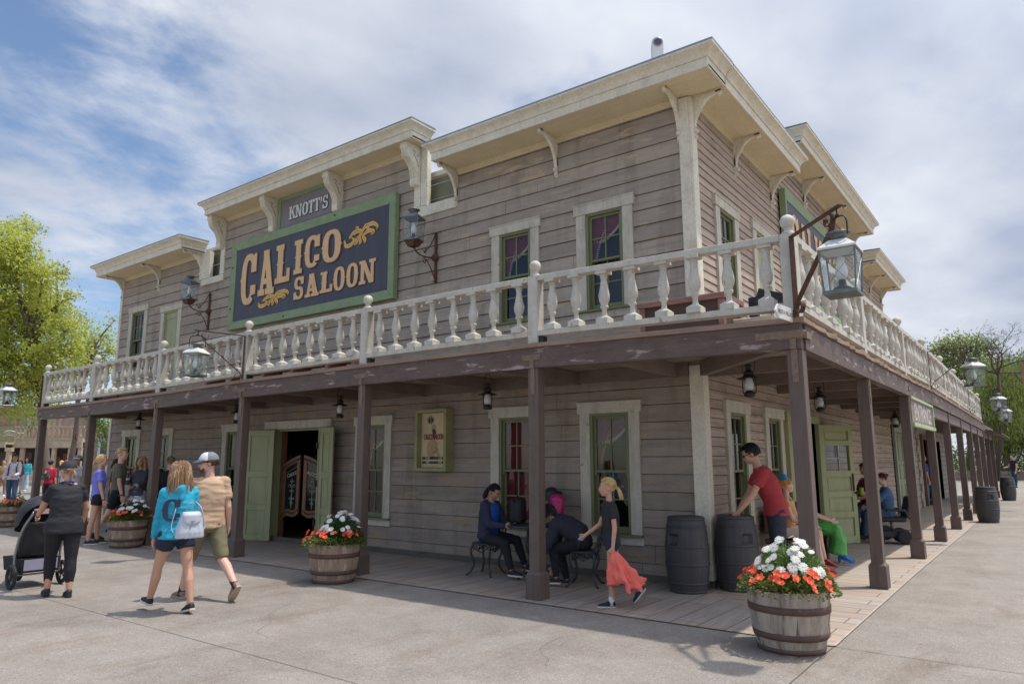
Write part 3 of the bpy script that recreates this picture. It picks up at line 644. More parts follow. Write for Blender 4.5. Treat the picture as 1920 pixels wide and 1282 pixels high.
window(mL, -16.62, 3.1, 5.56, w_=.67, shut=True)
for u,z in winR_low: window(mR, u, .62, z, style='none')
window(mR, 2.93, 3.92, 5.45, style='none')
window(mR, 4.66, 3.1, 5.54, w_=.68, shut=True)
# ------------------------------------------------------------------ porch and balcony
PX = {1:-18.55,2:-15.74,3:-12.67,4:-9.60,5:-6.387,6:-3.182,7:0.0}
RY = [0,3.245,6.746,9.90,13.07,16.22,19.42,22.09,24.83]
DZL = {-18.55:-.06,-15.74:-.06,-12.67:-.035,-9.6:.018,-6.387:.038,-3.182:.038,0:-.025}
DZR = {0:-.025,3.245:-.028,6.746:-.01,9.9:.035,13.07:.03,16.22:.025,19.42:0,22.09:0,24.83:-.03}
def interp(t, x):
    k = sorted(t)
    if x <= k[0]: return t[k[0]]
    for a, b in zip(k, k[1:]):
        if x <= b: return t[a]+(t[b]-t[a])*(x-a)/(b-a)
    return t[k[-1]]
dl = lambda x: interp(DZL, x); dr = lambda y: interp(DZR, y)
pL = lambda u, o, z: V((u, o, z+dl(u)))         # left porch run: o = depth inwards (+y)
pR = lambda u, o, z: V((-o, u, z+dr(u)))        # right porch run: o = depth inwards (-x)
def seg(b, mp, u0, u1, o0, o1, z0, z1):
    b.hexa([mp(u0,o0,z0),mp(u1,o0,z0),mp(u1,o1,z0),mp(u0,o1,z0),mp(u0,o0,z1),mp(u1,o0,z1),mp(u1,o1,z1),mp(u0,o1,z1)])
def post(x1, y0, d, strapdir='L', base=True, h=2.763):
    b = MB(); b.box(x1-.15, x1, y0, y0+.15, .31, h+d); p = b.build('post', brown_post, B, .006)
    c = MB(); c.frustum(x1-.075, y0+.075, .008, .295, .108, .108, .105, .105); c.frustum(x1-.075, y0+.075, .295, .325, .105, .105, .078, .078)
    c.build('post_base', brown_post, p, .005)
    s = MB()
    if strapdir == 'L':
        s.box(x1-.215, x1+.065, y0-.028, y0-.021, h+d+.10, h+d+.165); s.box(x1-.105, x1-.045, y0-.008, y0-.001, h+d-.33, h+d-.0); s.box(x1-.105,x1-.045,y0-.031,y0-.024,h+d+.0,h+d+.10)
        for q in (-.19,.04): s.ell((x1+q,y0-.03,h+d+.132),(.012,.006,.012),8)
        for q in (-.27,-.16): s.ell((x1-.075,y0-.01,h+d+q),(.013,.007,.013),8)
    if strapdir == 'R':
        s.box(x1+.021, x1+.028, y0-.04, y0+.19, h+d+.10, h+d+.16); s.box(x1+.001, x1+.008, y0+.045, y0+.105, h+d-.33, h+d+.1)
        for q in (-.27,-.1): s.ell((x1+.01,y0+.075,h+d+q),(.007,.013,.013),8)
    s.build('iron_strap', strap_mat, p)
    return p
for i in range(1, 7): post(PX[i], 0, dl(PX[i]))
post(0, 0, -.025)
for y in RY[1:]: post(0, y, dr(y), 'R')
for y in (27.8, 30.6): post(0, y, -.05, 'R')
# corner strap wraps round
s = MB(); s.box(-.44,.035,-.036,-.028,2.85,2.925); s.box(.028,.036,-.03,.27,2.85,2.925)
for q in (-.40,-.30): s.ell((q,-.038,2.888),(.014,.008,.014),8)
s.build('corner_strap', strap_mat, B)
us = sorted(PX.values()); us = [-18.75]+us[1:]
for a, c in zip(us, us[1:]):
    b = MB(); k = 6
    for j in range(k):
        u, v = a+(c-a)*j/k, a+(c-a)*(j+1)/k
        seg(b, pL, u, v, -.02, .09, 2.763, 3.02)
    b.build('beam', brown_beam, B, .0)
ry = RY+[27.8,31.0]
for a, c in zip(ry, ry[1:]):
    b = MB(); k = 6
    for j in range(k):
        u, v = a+(c-a)*j/k, a+(c-a)*(j+1)/k
        seg(b, pR, u+(.095 if u==0 else 0), v, -.02, .09, 2.763, 3.01)
    b.build('beam', brown_beam, B, .0)
    if a >= 9.8: b = MB(); seg(b, pR, a+.16, c-.02, .02, .11, 2.52, 2.745); b.build('drop_beam', M('drop_beam', s2l((112,98,96)), .7, vs=4), B)
# deck edge boards and deck
def deckedge(mp, a, c, seed, amp=.006):
    r_ = random.Random(seed); b = MB(); n_ = int((c-a)/.16); zz = [r_.uniform(-amp,amp) for _ in range(n_+1)]; oo = [r_.uniform(-amp,amp)*1.5 for _ in range(n_+1)]
    for j in range(n_):
        u, v = a+(c-a)*j/n_, a+(c-a)*(j+1)/n_
        b.hexa([mp(u,-.055+oo[j],3.021),mp(v,-.055+oo[j+1],3.021),mp(v,.3,3.021),mp(u,.3,3.021),mp(u,-.05+oo[j],3.075+zz[j]),mp(v,-.05+oo[j+1],3.075+zz[j+1]),mp(v,.3,3.06),mp(u,.3,3.06)])
    b.build('deck_edge', deck_edge, B)
deckedge(pL, -18.75, .05, 3, .003); deckedge(pR, .3, 25.0, 4, .013)
b = MB(); b.add([(-18.75,.2,2.985),(-.25,.2,2.985),(-1.83,1.99,2.985),(-18.75,1.99,2.985)],[(3,2,1,0)]); b.add([(-.2,.2,2.985),(-.2,31,2.985),(-1.82,31,2.985),(-1.82,2,2.985)],[(0,1,2,3)])
b.build('deck_underside', M('deck_boards', s2l((150,140,126)), .85, board=(0,.14), bvar=.15, vs=3, bump=.2), B)
b = MB(); b.box(-18.75,-.05,.28,1.975,3.04,3.062); b.box(-1.79,-.28,1.975,25,3.04,3.061); b.build('deck', MATS['deck_board_edge'], B)
x = -18.2
while x < -1.9: b = MB(); b.box(x-.045,x+.045,.10,1.985,2.79,2.98); b.build('joist', under_brown, B, .004); x += 1.6
y = 2.2
while y < 31: b = MB(); b.box(-1.815,-.11,y-.045,y+.045,2.79,2.98); b.build('joist', under_brown, B, .004); y += 1.6
b = MB()      # diagonal hip joist and ledger
d_ = V((-1.7,1.85,0)); n_ = V((-d_.y,d_.x,0)).normalized()*.05; p0 = V((-.1,.1,0)); p1 = V((-1.78,1.93,0))
b.hexa([p0-n_+V((0,0,2.78)),p1-n_+V((0,0,2.78)),p1+n_+V((0,0,2.78)),p0+n_+V((0,0,2.78)),p0-n_+V((0,0,2.98)),p1-n_+V((0,0,2.98)),p1+n_+V((0,0,2.98)),p0+n_+V((0,0,2.98))])
b.box(-19,-2.0,1.90,1.95,2.80,2.98); b.build('joist', under_brown, B)
# railing ------------------------------------------------------------------
bal_prof = [(.032,3.325),(.036,3.345),(.030,3.37),(.028,3.40),(.034,3.43),(.047,3.437),(.050,3.45),(.047,3.465),(.038,3.47),(.046,3.49),(.062,3.53),(.068,3.575),(.066,3.61),(.062,3.625),(.055,3.66),(.044,3.72),(.038,3.77),(.035,3.80),(.045,3.808),(.045,3.82),(.036,3.826),(.052,3.845),(.054,3.853)]
def baluster_mesh():
    b = MB(); b.frustum(0,0,3.241,3.305,.078,.078,.078,.078); b.frustum(0,0,3.305,3.34,.078,.078,.034,.034)
    b.lathe(bal_prof, n=14); b.box(-.074,.074,-.074,.074,3.855,3.892); return b
balm = None
def rail_bay(mp, a, c, o, d, nb=8, along='x'):
    """a..c between posts. o: offset of front; returns railing part with balusters."""
    global balm
    b = MB(); seg(b, mp, a, c, o, o+.13, 3.892, 3.962); seg(b, mp, a, c, o, o+.13, 3.172, 3.241); seg(b, mp, a, c, o+.03, o+.10, 3.165, 3.173)
    r_ = b.build('railing', white_wood, B, .004)
    for k in range(nb):
        u = a+(c-a)*(k+.5)/nb; p = mp(u, o+.065, 0)
        if balm is None:
            bo = baluster_mesh().build('baluster', white_wood, r_); balm = bo.data
        else:
            bo = bpy.data.objects.new('baluster', balm); col.objects.link(bo); bo.parent = r_
        bo.location = p; bo.rotation_euler = (random.uniform(-.008,.008), random.uniform(-.008,.008), random.uniform(-.05,.05))
def rail_post(x1, y0, d, blk=True):
    b = MB(); b.box(x1-.15,x1,y0,y0+.15,3.062+d,3.965+d); p = b.build('railing_post', white_wood, B, .006)
    f = MB(); c = (x1-.075,y0+.075,d)
    f.lathe([(.072,3.966),(.075,3.975),(.062,3.99),(.04,4.01),(.036,4.03),(.05,4.045)], c, 16)
    f.ell((c[0],c[1],4.105+d), .076, 18, k=12); f.build('finial', white_wood, p)
    # black box painted in for the shade of the gap under the bottom rail
    if blk: g = MB(); g.box(x1+.001,x1+.07,y0+.03,y0+.12,3.08+d,3.17+d); g.build('gap_shade', black_plain, p)
us = [PX[i] for i in range(1,8)]
for a, c in zip(us, us[1:]): rail_bay(pL, a+.002, c-.152, .0, 0, 8 if c > -15 else 8)
for x in us: rail_post(x, 0, dl(x), x < -.5)
for a, c in zip(RY, RY[1:]): rail_bay(pR, a+.152, c-.002, .0, 0, 8)
for y in RY[1:]: rail_post(0, y, dr(y), False)
# low shingled roof beyond the balcony
b = MB()
for k in range(7):
    o0 = -.55+k*.36; z0 = 2.62+k*.10
    b.hexa([(-o0,25.6,z0),(-o0,33,z0),(-o0-.40,33,z0+.13),(-o0-.40,25.6,z0+.13),(-o0,25.6,z0+.035),(-o0,33,z0+.035),(-o0-.40,33,z0+.165),(-o0-.40,25.6,z0+.165)])
b.build('shingle_roof', M('shingles', s2l((104,92,84)), .9, vs=9, var=.35, board=(1,.16), bvar=.35), B)
# ------------------------------------------------------------------ saloon entrance
def leaf(name, w_, h, th, mat, panels, parent, glass_top=False):
    """panelled door leaf in x 0..w, y 0..th, z 0..h"""
    b = MB(); sw = .11 if w_ > .5 else .06
    b.box(0,sw,0,th,0,h); b.box(w_-sw,w_,0,th,0,h)
    zs_ = [0]+[z for p in panels for z in p]+[h]
    for i in range(0,len(zs_),2): b.box(sw,w_-sw,0,th,zs_[i],zs_[i+1])
    for k,(a,c) in enumerate(panels):
        if glass_top and k == len(panels)-2 and glass_top: continue
        b.box(sw,w_-sw,th*.42,th*.58,a,c); b.box(sw+.035,w_-sw-.035,th*.28,th*.72,a+.035,c-.035)
    return b.build(name, mat, parent, .004)
b = MB(); b.box(-11.78,-9.56,1.925,1.99,2.325,2.475); b.box(-11.80,-9.54,1.915,1.99,2.47,2.49)
DF = b.build('entrance', case_paint, B, .004)
b = MB(); b.box(-11.53,-11.40,1.92,2.12,.0,2.32); b.box(-9.92,-9.8,1.92,2.12,.0,2.32); b.box(-11.40,-9.92,2.0,2.12,2.28,2.32); b.build('door_frame', green_door, DF, .004)
boxes('inner_jamb', M('brown_wood', s2l((122,86,58)), .6, vs=6, st=(4,4,.5), var=.25), DF, [(-11.395,-11.34,2.12,2.22,0,2.28),(-9.98,-9.925,2.12,2.22,0,2.28)])
bif = [(.12,.62),(.74,1.30),(1.42,2.16)]
def leaf_at(p, ang, w_, name='folding_door', par=DF, flip=False, **k):
    o = leaf(name, w_, 2.28, .045, green_door, bif, par); o.location = (p[0],p[1],.02); o.rotation_euler = (0,0,ang); return o
leaf_at((-11.30,1.88), R(204), .66)               # left pair folded back
leaf_at((-9.90,1.92), R(-32), .50); leaf_at((-9.49,1.64), R(15), .30)
hb = MB()
for z in (.4,1.15,1.9): hb.box(-11.43,-11.37,1.86,1.92,z,z+.14); hb.box(-9.93,-9.88,1.88,1.925,z,z+.12)
hb.build('hinge', iron_dark, DF)
# swing doors
def swing(px_, mir, ang):
    g = -1 if mir else 1
    W_ = .615
    def f(a, c, t): return (g*a, t, c)
    N_ = 14
    top = lambda a: 1.58+.20*(a/W_)**1.3*1.0+.035*sin(pi*a/W_)
    bot = lambda a: .58-.16*(1-a/W_)**1.2+.07*sin(2*pi*a/W_)*.6+.12*0
    b = MB(); A = [i/N_*W_ for i in range(N_+1)]
    for a0,a1 in zip(A,A[1:]):
        b.prism([(a0,top(a0)-.13),(a1,top(a1)-.13),(a1,top(a1)),(a0,top(a0))], f, 0, .04)
        b.prism([(a0,bot(a0)),(a1,bot(a1)),(a1,bot(a1)+.14),(a0,bot(a0)+.14)], f, 0, .04)
    b.prism([(0,bot(0)+.12),(.10,bot(.1)+.12),(.10,top(.1)-.12),(0,top(0)-.12)], f, .002, .038)
    b.prism([(W_-.10,bot(W_-.1)+.12),(W_,bot(W_)+.12),(W_,top(W_)-.12),(W_-.10,top(W_-.1)-.12)], f, .002, .038)
    o = b.build('swing_door', M('swing_wood', s2l((128,90,60)), .5, vs=5, st=(3,3,.6), var=.25, patch=s2l((78,56,42)), pa=.2, ps=5), DF, .003)
    p = MB(); A = [.10+i/N_*(W_-.2) for i in range(N_+1)]
    for a0,a1 in zip(A,A[1:]): p.prism([(a0,bot(a0)+.13),(a1,bot(a1)+.13),(a1,top(a1)-.12),(a0,top(a0)-.12)], f, .018, .022)
    p.build('door_pane', M('dark_pane', (.012,.013,.014), .12, var=.1, bump=0), o)
    t = MB()   # dark carved strips
    for a0,a1 in zip([0]+A,A+[W_]):
        t.prism([(a0,top(a0)-.10),(a1,top(a1)-.10),(a1,top(a1)-.06),(a0,top(a0)-.06)], f, -.004, .0); t.prism([(a0,bot(a0)+.06),(a1,bot(a1)+.06),(a1,bot(a1)+.095),(a0,bot(a0)+.095)], f, -.004, 0)
    for q in (.06,.22): t.path([f(a,c,.02) for a,c in [(q,top(q)-.01)]+spiral((q+.05,top(q)+.06),.06,.012,3.6,-1.6,10)], .007, 5)
    t.build('carved_strip', M('dark_carving', s2l((58,50,44)), .7), o)
    e = MB()   # etched ornament
    cx = .34
    for k,(zz,r_) in enumerate(((1.22,.05),(1.12,.09),(1.02,.06),(.86,.07),(.78,.04))):
        for sg in (-1,1): e.path([f(a,c,.014) for a,c in spiral((cx+sg*r_*.75,zz), r_*.6, r_*.15, 0 if sg>0 else pi, (4.6 if sg>0 else pi-4.6), 10)], .0055, 4)
    e.path([f(cx,z,.014) for z in (.66,.75,.95,1.3)], [.003,.012,.008,.003], 4)
    A2 = [(.14,1.30),(.24,1.335),(.34,1.36),(.44,1.40),(.54,1.45)]
    e.path([f(a,c-.015,.014) for a,c in A2], .003, 4); e.path([f(a,c+.11,.014) for a,c in A2], .003, 4)
    e.build('etching', M('etched_white', s2l((176,176,170)), .6, var=.1), o)
    txt = 'SALOON' if mir else 'CALICO'
    cu = bpy.data.curves.new('lettering','FONT'); cu.body = txt; cu.size = .105; cu.align_x = 'CENTER'; cu.extrude = .001; cu.offset = .002
    to = bpy.data.objects.new('lettering', cu); col.objects.link(to); me = to.to_mesh().copy(); bpy.data.objects.remove(to)
    for v in me.vertices:
        x_ = v.co.x; a = .34+(x_ if not mir else -x_); v.co = V((g*a, .0135-v.co.z, 1.35+.22*(a-.34)+v.co.y*.9))
    lo = bpy.data.objects.new('lettering', me); col.objects.link(lo); lo.parent = o; me.materials.append(MATS['etched_white'])
    o.location = (px_, 2.14, 0); o.rotation_euler = (0,0,ang); return o
swing(-11.34, False, R(-3)); swing(-9.97, True, R(4))
# glowing globe hanging inside
t = thing('globe_lamp', 'small glowing amber globe lamp hanging inside the dark saloon doorway', 'lamp', (-10.55,3.4,0))
b = MB(); b.ell((0,0,2.18), .085, 16, k=10); b.build('globe', lamp_on, t); b = MB(); b.path([(0,0,2.26),(0,0,2.9)], .008, 6); b.build('cord', iron_dark, t)
# right facade entrance: open green door
b = MB()
bx = lambda x0,x1,y0,y1,z0,z1: b.box(x0,x1,y0,y1,z0,z1)
bx(-1.84,-1.74,5.62,6.08,.01,2.52); bx(-2.0,-1.84,6.0,6.1,.01,2.4); bx(-1.84,-1.76,7.78,7.92,.01,2.36)
bx(-1.84,-1.765,6.08,7.92,2.36,2.5)
E2 = b.build('side_entrance', green_door, B, .004)
lf = leaf('open_door', .86, 2.33, .075, M('side_door_green_lit', s2l((170,174,130)), .6, vs=3, var=.08, patch=s2l((120,120,88)), pa=.12, ps=4, bump=.15, streak=(s2l((132,134,98)), (6,6,1), .35)), [(.14,.50),(.62,.90),(1.02,1.30),(1.42,1.92),(2.02,2.22)], E2, True)  # same green paint as the doors, lightened for the light it catches
lf.location = (-1.76,7.84,.02); lf.rotation_euler = (0,0,R(59))
b = MB(); b.box(.11,.75,.034,.04,1.42,1.92); b.build('door_pane', win_glass, lf)
b = MB(); b.box(.47,.49,.02,.055,1.42,1.92); b.box(.11,.47,.02,.055,1.66,1.68); b.build('muntin', case_paint, lf)
b = MB(); b.box(.77,.81,-.014,0,1.02,1.36); b.lathe([(.01,0),(.012,.04),(.03,.045),(.034,.06),(.02,.085)], m=Matrix.Translation((.8,0,.98)) @ Matrix.Rotation(R(90),4,'X')); b.build('door_handle', iron_dark, lf)
# notice plates on the wall right of that door
b = MB(); b.box(-1.815,-1.79,10.1,10.7,1.95,2.35); b.box(-1.815,-1.78,9.2,9.45,1.7,2.4); b.build('wall_plate', M('plate_dark', s2l((96,80,70)), .8), B)
# ------------------------------------------------------------------ next building along the right side
NB = thing('block_building', 'pale whitewashed block building with a blue arched window beyond the saloon side wall', 'building', (0,0,0))
blk = bpy.data.materials.new('whitewashed_block'); blk.use_nodes = True
def blk_nodes(m):
    t = m.node_tree; n = t.nodes; l = t.links; b = n['Principled BSDF']; b.inputs['Roughness'].default_value = .85
    tc = n.new('ShaderNodeTexCoord'); mp = n.new('ShaderNodeMapping'); mp.inputs['Rotation'].default_value = (R(90),0,R(90)); l.new(tc.outputs['Object'], mp.inputs[0])
    sp = n.new('ShaderNodeSeparateXYZ'); l.new(tc.outputs['Object'], sp.inputs[0]); cb_ = n.new('ShaderNodeCombineXYZ'); l.new(sp.outputs[1], cb_.inputs[0]); l.new(sp.outputs[2], cb_.inputs[1])
    br = n.new('ShaderNodeTexBrick'); l.new(cb_.outputs[0], br.inputs[0]); br.inputs['Scale'].default_value = 1; br.inputs['Brick Width'].default_value = .55; br.inputs['Row Height'].default_value = .2; br.inputs['Mortar Size'].default_value = .012
    br.inputs['Color1'].default_value = (*s2l((176,168,156)),1); br.inputs['Color2'].default_value = (*s2l((158,150,140)),1); br.inputs['Mortar'].default_value = (*s2l((110,102,94)),1)
    l.new(br.outputs[0], b.inputs['Base Color']); bp = n.new('ShaderNodeBump'); bp.inputs['Strength'].default_value = .6; l.new(br.outputs['Fac'], bp.inputs['Height']); bp.invert = True; l.new(bp.outputs[0], b.inputs['Normal'])
blk_nodes(blk)
nops = [(19.2,20.3,.85,2.35),(22.7,24.2,0,2.4),(26.5,28.5,0,2.4)]
b = MB(); wallplane(b, mR, 18.75, 31, 0, 3.0, nops, .0); b.build('wall', blk, NB)
b = MB(); b.box(-5,-1.86,30.9,31,0,3); b.box(-5,-4.9,16.95,31,0,3); b.box(-5,-1.86,16.95,31,3.0,3.06); b.box(-1.85,-1.9,16.95,17.0,0,3); b.build('inner_wall', MATS['inner_wall'], NB)
b = MB(); b.box(-1.86,-1.78,16.92,17.06,0,3.0); b.box(-1.86,-1.78,18.62,18.75,0,3.0); b.box(-1.86,-1.80,17.06,18.62,2.5,3.0)
dfm = b.build('door_frame', M('pale_green_trim', s2l((168,176,160)), .7), NB, .004)
l2 = leaf('double_door', .78, 2.48, .05, M('pale_green_door', s2l((150,156,122)), .6, vs=3, streak=(s2l((120,126,98)),(6,6,1),.4)), [(.15,.9),(1.05,1.5),(1.62,2.35)], NB); l2.location = (-1.84,17.06,.01); l2.rotation_euler = (0,0,R(90))
l3 = leaf('double_door', .78, 2.48, .05, MATS['pale_green_door'], [(.15,.9),(1.05,1.5),(1.62,2.35)], NB); l3.location = (-1.84,17.84,.01); l3.rotation_euler = (0,0,R(90))
b = MB(); b.box(-1.80,-1.77,17.80,17.86,1.0,1.4); b.build('door_handle', iron_dark, l3)
b = MB(); F = lambda a, c, t: (-1.84+t, 19.75+a, c)
arc = [(.55*cos(pi*i/14), 1.85+.5*sin(pi*i/14)) for i in range(15)]; arc2 = [(.66*cos(pi*i/14), 1.85+.61*sin(pi*i/14)) for i in range(15)]
for i in range(14): b.prism([arc[i],arc[i+1],arc2[i+1],arc2[i]], F, 0, .07)
b.box(-1.84,-1.77,19.09,20.41,.74,.85)
aw = b.build('arched_window', M('stone_pale', s2l((178,166,150)), .8), NB, .003)
b = MB(); b.prism([(-.55,.85),(.55,.85)]+arc, F, -.12, -.10); b.build('pane', M('blue_pane', s2l((120,128,150)), .15, var=.2), aw)
b = MB()
for k in range(-2,3): b.prism([(k*.2-.012,.86),(k*.2+.012,.86),(k*.2+.012,2.3-abs(k)*.09),(k*.2-.012,2.3-abs(k)*.09)], F, -.10, -.07)
for z in (.9,1.35,1.85): b.prism([(-.54,z),(.54,z),(.54,z+.03),(-.54,z+.03)], F, -.10, -.07)
for i in range(14): b.prism([arc[i],arc[i+1],(arc[i+1][0]*.92,arc[i+1][1]-.03),(arc[i][0]*.92,arc[i][1]-.03)], F, -.1, -.06)
b.build('window_bar', M('blue_frame', s2l((92,104,140)), .5), aw)
b = MB(); random.seed(5)
for k in range(11): b.box(-1.83,-1.76-.03*(k%2),21.55-.12*(k%2),21.95,.02+k*.265,.02+k*.265+.235)
b.build('quoin', M('quoin_stone', s2l((166,156,142)), .85, vs=4, var=.2), NB, .01)
b = MB()
for y0,y1 in ((22.5,22.7),(24.2,24.4),(26.3,26.5)): b.box(-1.84,-1.74,y0,y1,0,2.55)
b.box(-1.84,-1.74,22.7,24.2,2.4,2.55); b.build('door_frame', M('brown_frame', s2l((110,84,62)), .7), NB)
# hanging ENTRANCE sign --------------------------------------------------------
def text_mesh(body, size, mat, parent, fn, name='lettering', bold=.0, align='CENTER', sx=1.0, ext=.003):
    cu = bpy.data.curves.new(name,'FONT'); cu.body = body; cu.size = size; cu.align_x = align; cu.extrude = ext; cu.offset = bold
    to = bpy.data.objects.new(name, cu); col.objects.link(to); me = to.to_mesh().copy(); bpy.data.objects.remove(to)
    for v in me.vertices: v.co = V(fn(v.co.x*sx, v.co.y, v.co.z))
    o = bpy.data.objects.new(name, me); col.objects.link(o); o.parent = parent; me.materials.append(mat); return o
t = thing('entrance_sign', 'hanging wooden sign with green frame and pale ENTRANCE lettering between the porch posts', 'sign', (0,0,0))
b = MB(); b.box(-.035,.0,7.0,9.86,2.30,2.72); b.build('sign_board', M('weathered_board', s2l((142,128,122)), .85, vs=3, st=(1,1,9), var=.2), t)
b = MB(); b.box(-.04,.03,6.91,9.88,2.72,2.765); b.box(-.04,.045,6.91,9.88,2.235,2.30); b.box(-.04,.03,9.80,9.88,2.30,2.72); b.build('sign_frame', M('pale_green_frame', s2l((176,190,150)), .6, vs=5), t)
text_mesh('ENTRANCE', .44, M('letter_pale', s2l((196,188,182)), .7), t, lambda a,c,d: (.002+d, 8.47+a, 2.36+c), bold=.008, sx=1.0)
for y in (7.6,9.2): b = MB(); b.path([(-.01,y,2.76),(-.01,y,2.79)], .01, 6); b.build('hanger', iron_dark, t)
# ------------------------------------------------------------------ slab-serif lettering
def ring(b, cx, cy, rx, ry, tx, ty, a0, a1, fn, t0, t1, n=18, e=2.6):
    """superelliptic ring segment, thickness tx at the sides and ty at top/bottom"""
    def se(a, x, y):
        c, s = cos(a), sin(a); return (cx+x*math.copysign(abs(c)**(2/e), c), cy+y*math.copysign(abs(s)**(2/e), s))
    for i in range(n):
        p, q = a0+(a1-a0)*i/n, a0+(a1-a0)*(i+1)/n
        b.prism([se(p,rx,ry),se(q,rx,ry),se(q,rx-tx,ry-ty),se(p,rx-tx,ry-ty)], fn, t0, t1)
def glyph(b, ch, x, y, w, h, fn, t0, t1, grow=0.0, sp=True):
    """Western slab letter drawn from bars; coordinates x..x+w, y..y+h"""
    st = .36*w; sf = .13*h; g = grow; inc = [0.0]
    def nx(): inc[0] += .00028; return inc[0]
    def R_(a,c,d,e): q = nx(); b.prism([(x+a*w-g,y+c*h-g),(x+d*w+g,y+c*h-g),(x+d*w+g,y+e*h+g),(x+a*w-g,y+e*h+g)], fn, t0-q, t1-q)
    def P_(pts): q = nx(); b.prism([(x+a*w,y+c*h) for a,c in pts], fn, t0-q, t1-q)
    sw = st/w; fh = sf/h
    if ch in 'OC':
        cx, cy = x+w/2, y+h/2
        if ch == 'O': ring(b, cx, cy, w/2+g, h/2+g, st*.88+2*g, sf*.95+2*g, 0, 2*pi, fn, t0, t1, 28)
        else:
            ring(b, cx, cy, w/2+g, h/2+g, st*.88+2*g, sf*.95+2*g, R(50), R(310), fn, t0, t1, 24)
            b.prism([(x+.66*w-g,y+.62*h-g),(x+w+g,y+.62*h-g),(x+w+g,y+.98*h+g),(x+.86*w,y+.98*h+g),(x+.66*w-g,y+.84*h)], fn, t0-.0004, t1+.0004)
            b.prism([(x+.66*w-g,y+.16*h),(x+.66*w-g,y+.36*h+g),(x+w+g,y+.36*h+g),(x+w+g,y+.18*h)], fn, t0-.0004, t1+.0004)
        if sp:
            b.prism([(x-.07*w-g,cy),(x+.06*w,cy-.07*h-g),(x+.06*w,cy+.07*h+g)], fn, t0-.0007, t1+.0007)
            if ch == 'O': b.prism([(x+1.07*w+g,cy),(x+.94*w,cy+.07*h+g),(x+.94*w,cy-.07*h-g)], fn, t0-.0007, t1+.0007)
    elif ch == 'I':
        R_(.5-sw/2,0,.5+sw/2,1); R_(.5-sw*.85,0,.5+sw*.85,fh); R_(.5-sw*.85,1-fh,.5+sw*.85,1)
        if sp: P_([(.5-sw*.8,.5),(.5,.42),(.5+sw*.8,.5),(.5,.58)])
    elif ch == 'L':
        R_(.02,1-fh,.02+sw*1.5,1); R_(.15,0,.15+sw,1); R_(0,0,1,fh*1.1); R_(.80,0,1,.34)
        if sp: P_([(.06,.5),(.3,.42),(.15+sw*1.25,.5),(.3,.58)])
    elif ch == 'A':
        P_([(.12,fh),(.12+.2,fh),(.55,1),(.32,1)]); P_([(.32,1),(.60,1),(.95,fh),(.58,fh)]); R_(.25,.24,.75,.36); R_(-.02,0,.42,fh); R_(.48,0,1.04,fh); R_(.26,1-fh,.64,1)
    elif ch == 'N':
        R_(0,0,.40,fh); R_(.10,0,.30,1); R_(0,1-fh,.36,1); R_(.70,0,.88,1); R_(.60,1-fh,1,1); P_([(.10,1),(.36,1),(.88,0),(.62,0)])
    elif ch == 'S':
        ring(b, x+w*.5, y+h*.72, w*.46+g, h*.28+g, st*.8+2*g, sf*1.0+2*g, R(20), R(270), fn, t0, t1, 16)
        ring(b, x+w*.5, y+h*.28, w*.46+g, h*.28+g, st*.8+2*g, sf*1.0+2*g, R(-160), R(90), fn, t0, t1, 16)
        R_(.70,.66,.98,.98); R_(.0,.02,.26,.34)
    elif ch == 'K':
        R_(0,0,.46,fh); R_(0,1-fh,.46,1); R_(.10,0,.36,1); P_([(.34,.40),(.34,.56),(.70,1),(.98,1)]); P_([(.44,.62),(.62,.70),(1.0,0),(.70,0)]); R_(.62,0,1.02,fh); R_(.6,1-fh,1,1)
    elif ch == 'T':
        R_(0,1-fh*1.1,1,1); R_(.5-sw/2,0,.5+sw/2,1); R_(.24,0,.76,fh); R_(0,.72,.16,1); R_(.84,.72,1,1)
    elif ch == "'":
        R_(.2,.72,.8,1); P_([(.3,.72),(.8,.72),(.4,.52),(.2,.54)])
def layered(word, fn, parent, face, depth=.0, out=.012, shadow=(.03,-.03), rim=.008, shmat=None, rimmat=None, sp=True):
    if shadow: b = MB(); [glyph(b, c, x+shadow[0], y+shadow[1], w_, h, fn, out-.010, out-.008, rim, sp) for c,x,y,w_,h in word]; b.build('letter_shadow', shmat or letter_edge, parent)
    if rim: b = MB(); [glyph(b, c, x, y, w_, h, fn, out-.006, out-.004, rim, sp) for c,x,y,w_,h in word]; b.build('letter_outline', rimmat or letter_rim, parent)
    b = MB()
    for c,x,y,w_,h in word: glyph(b, c, x, y, w_, h, fn, out-.002, out+.002, 0, sp)
    b.build('lettering', face, parent)
def leafy(b, pts, fn, t0, t1, wd):
    P = [V((p[0],p[1],0)) for p in pts]; C_ = curve_pts(P, 6); n = len(C_)
    Lp, Rp = [], []
    for i, p in enumerate(C_):
        d = (C_[min(i+1,n-1)]-C_[max(i-1,0)]).normalized(); nn = V((-d.y,d.x,0)); w_ = wd*sin(pi*min(1,(i/(n-1))*.88+.12))**.8
        Lp.append(p+nn*w_); Rp.append(p-nn*w_)
    for i in range(n-1): b.prism([(Lp[i].x,Lp[i].y),(Lp[i+1].x,Lp[i+1].y),(Rp[i+1].x,Rp[i+1].y),(Rp[i].x,Rp[i].y)], fn, t0, t1)
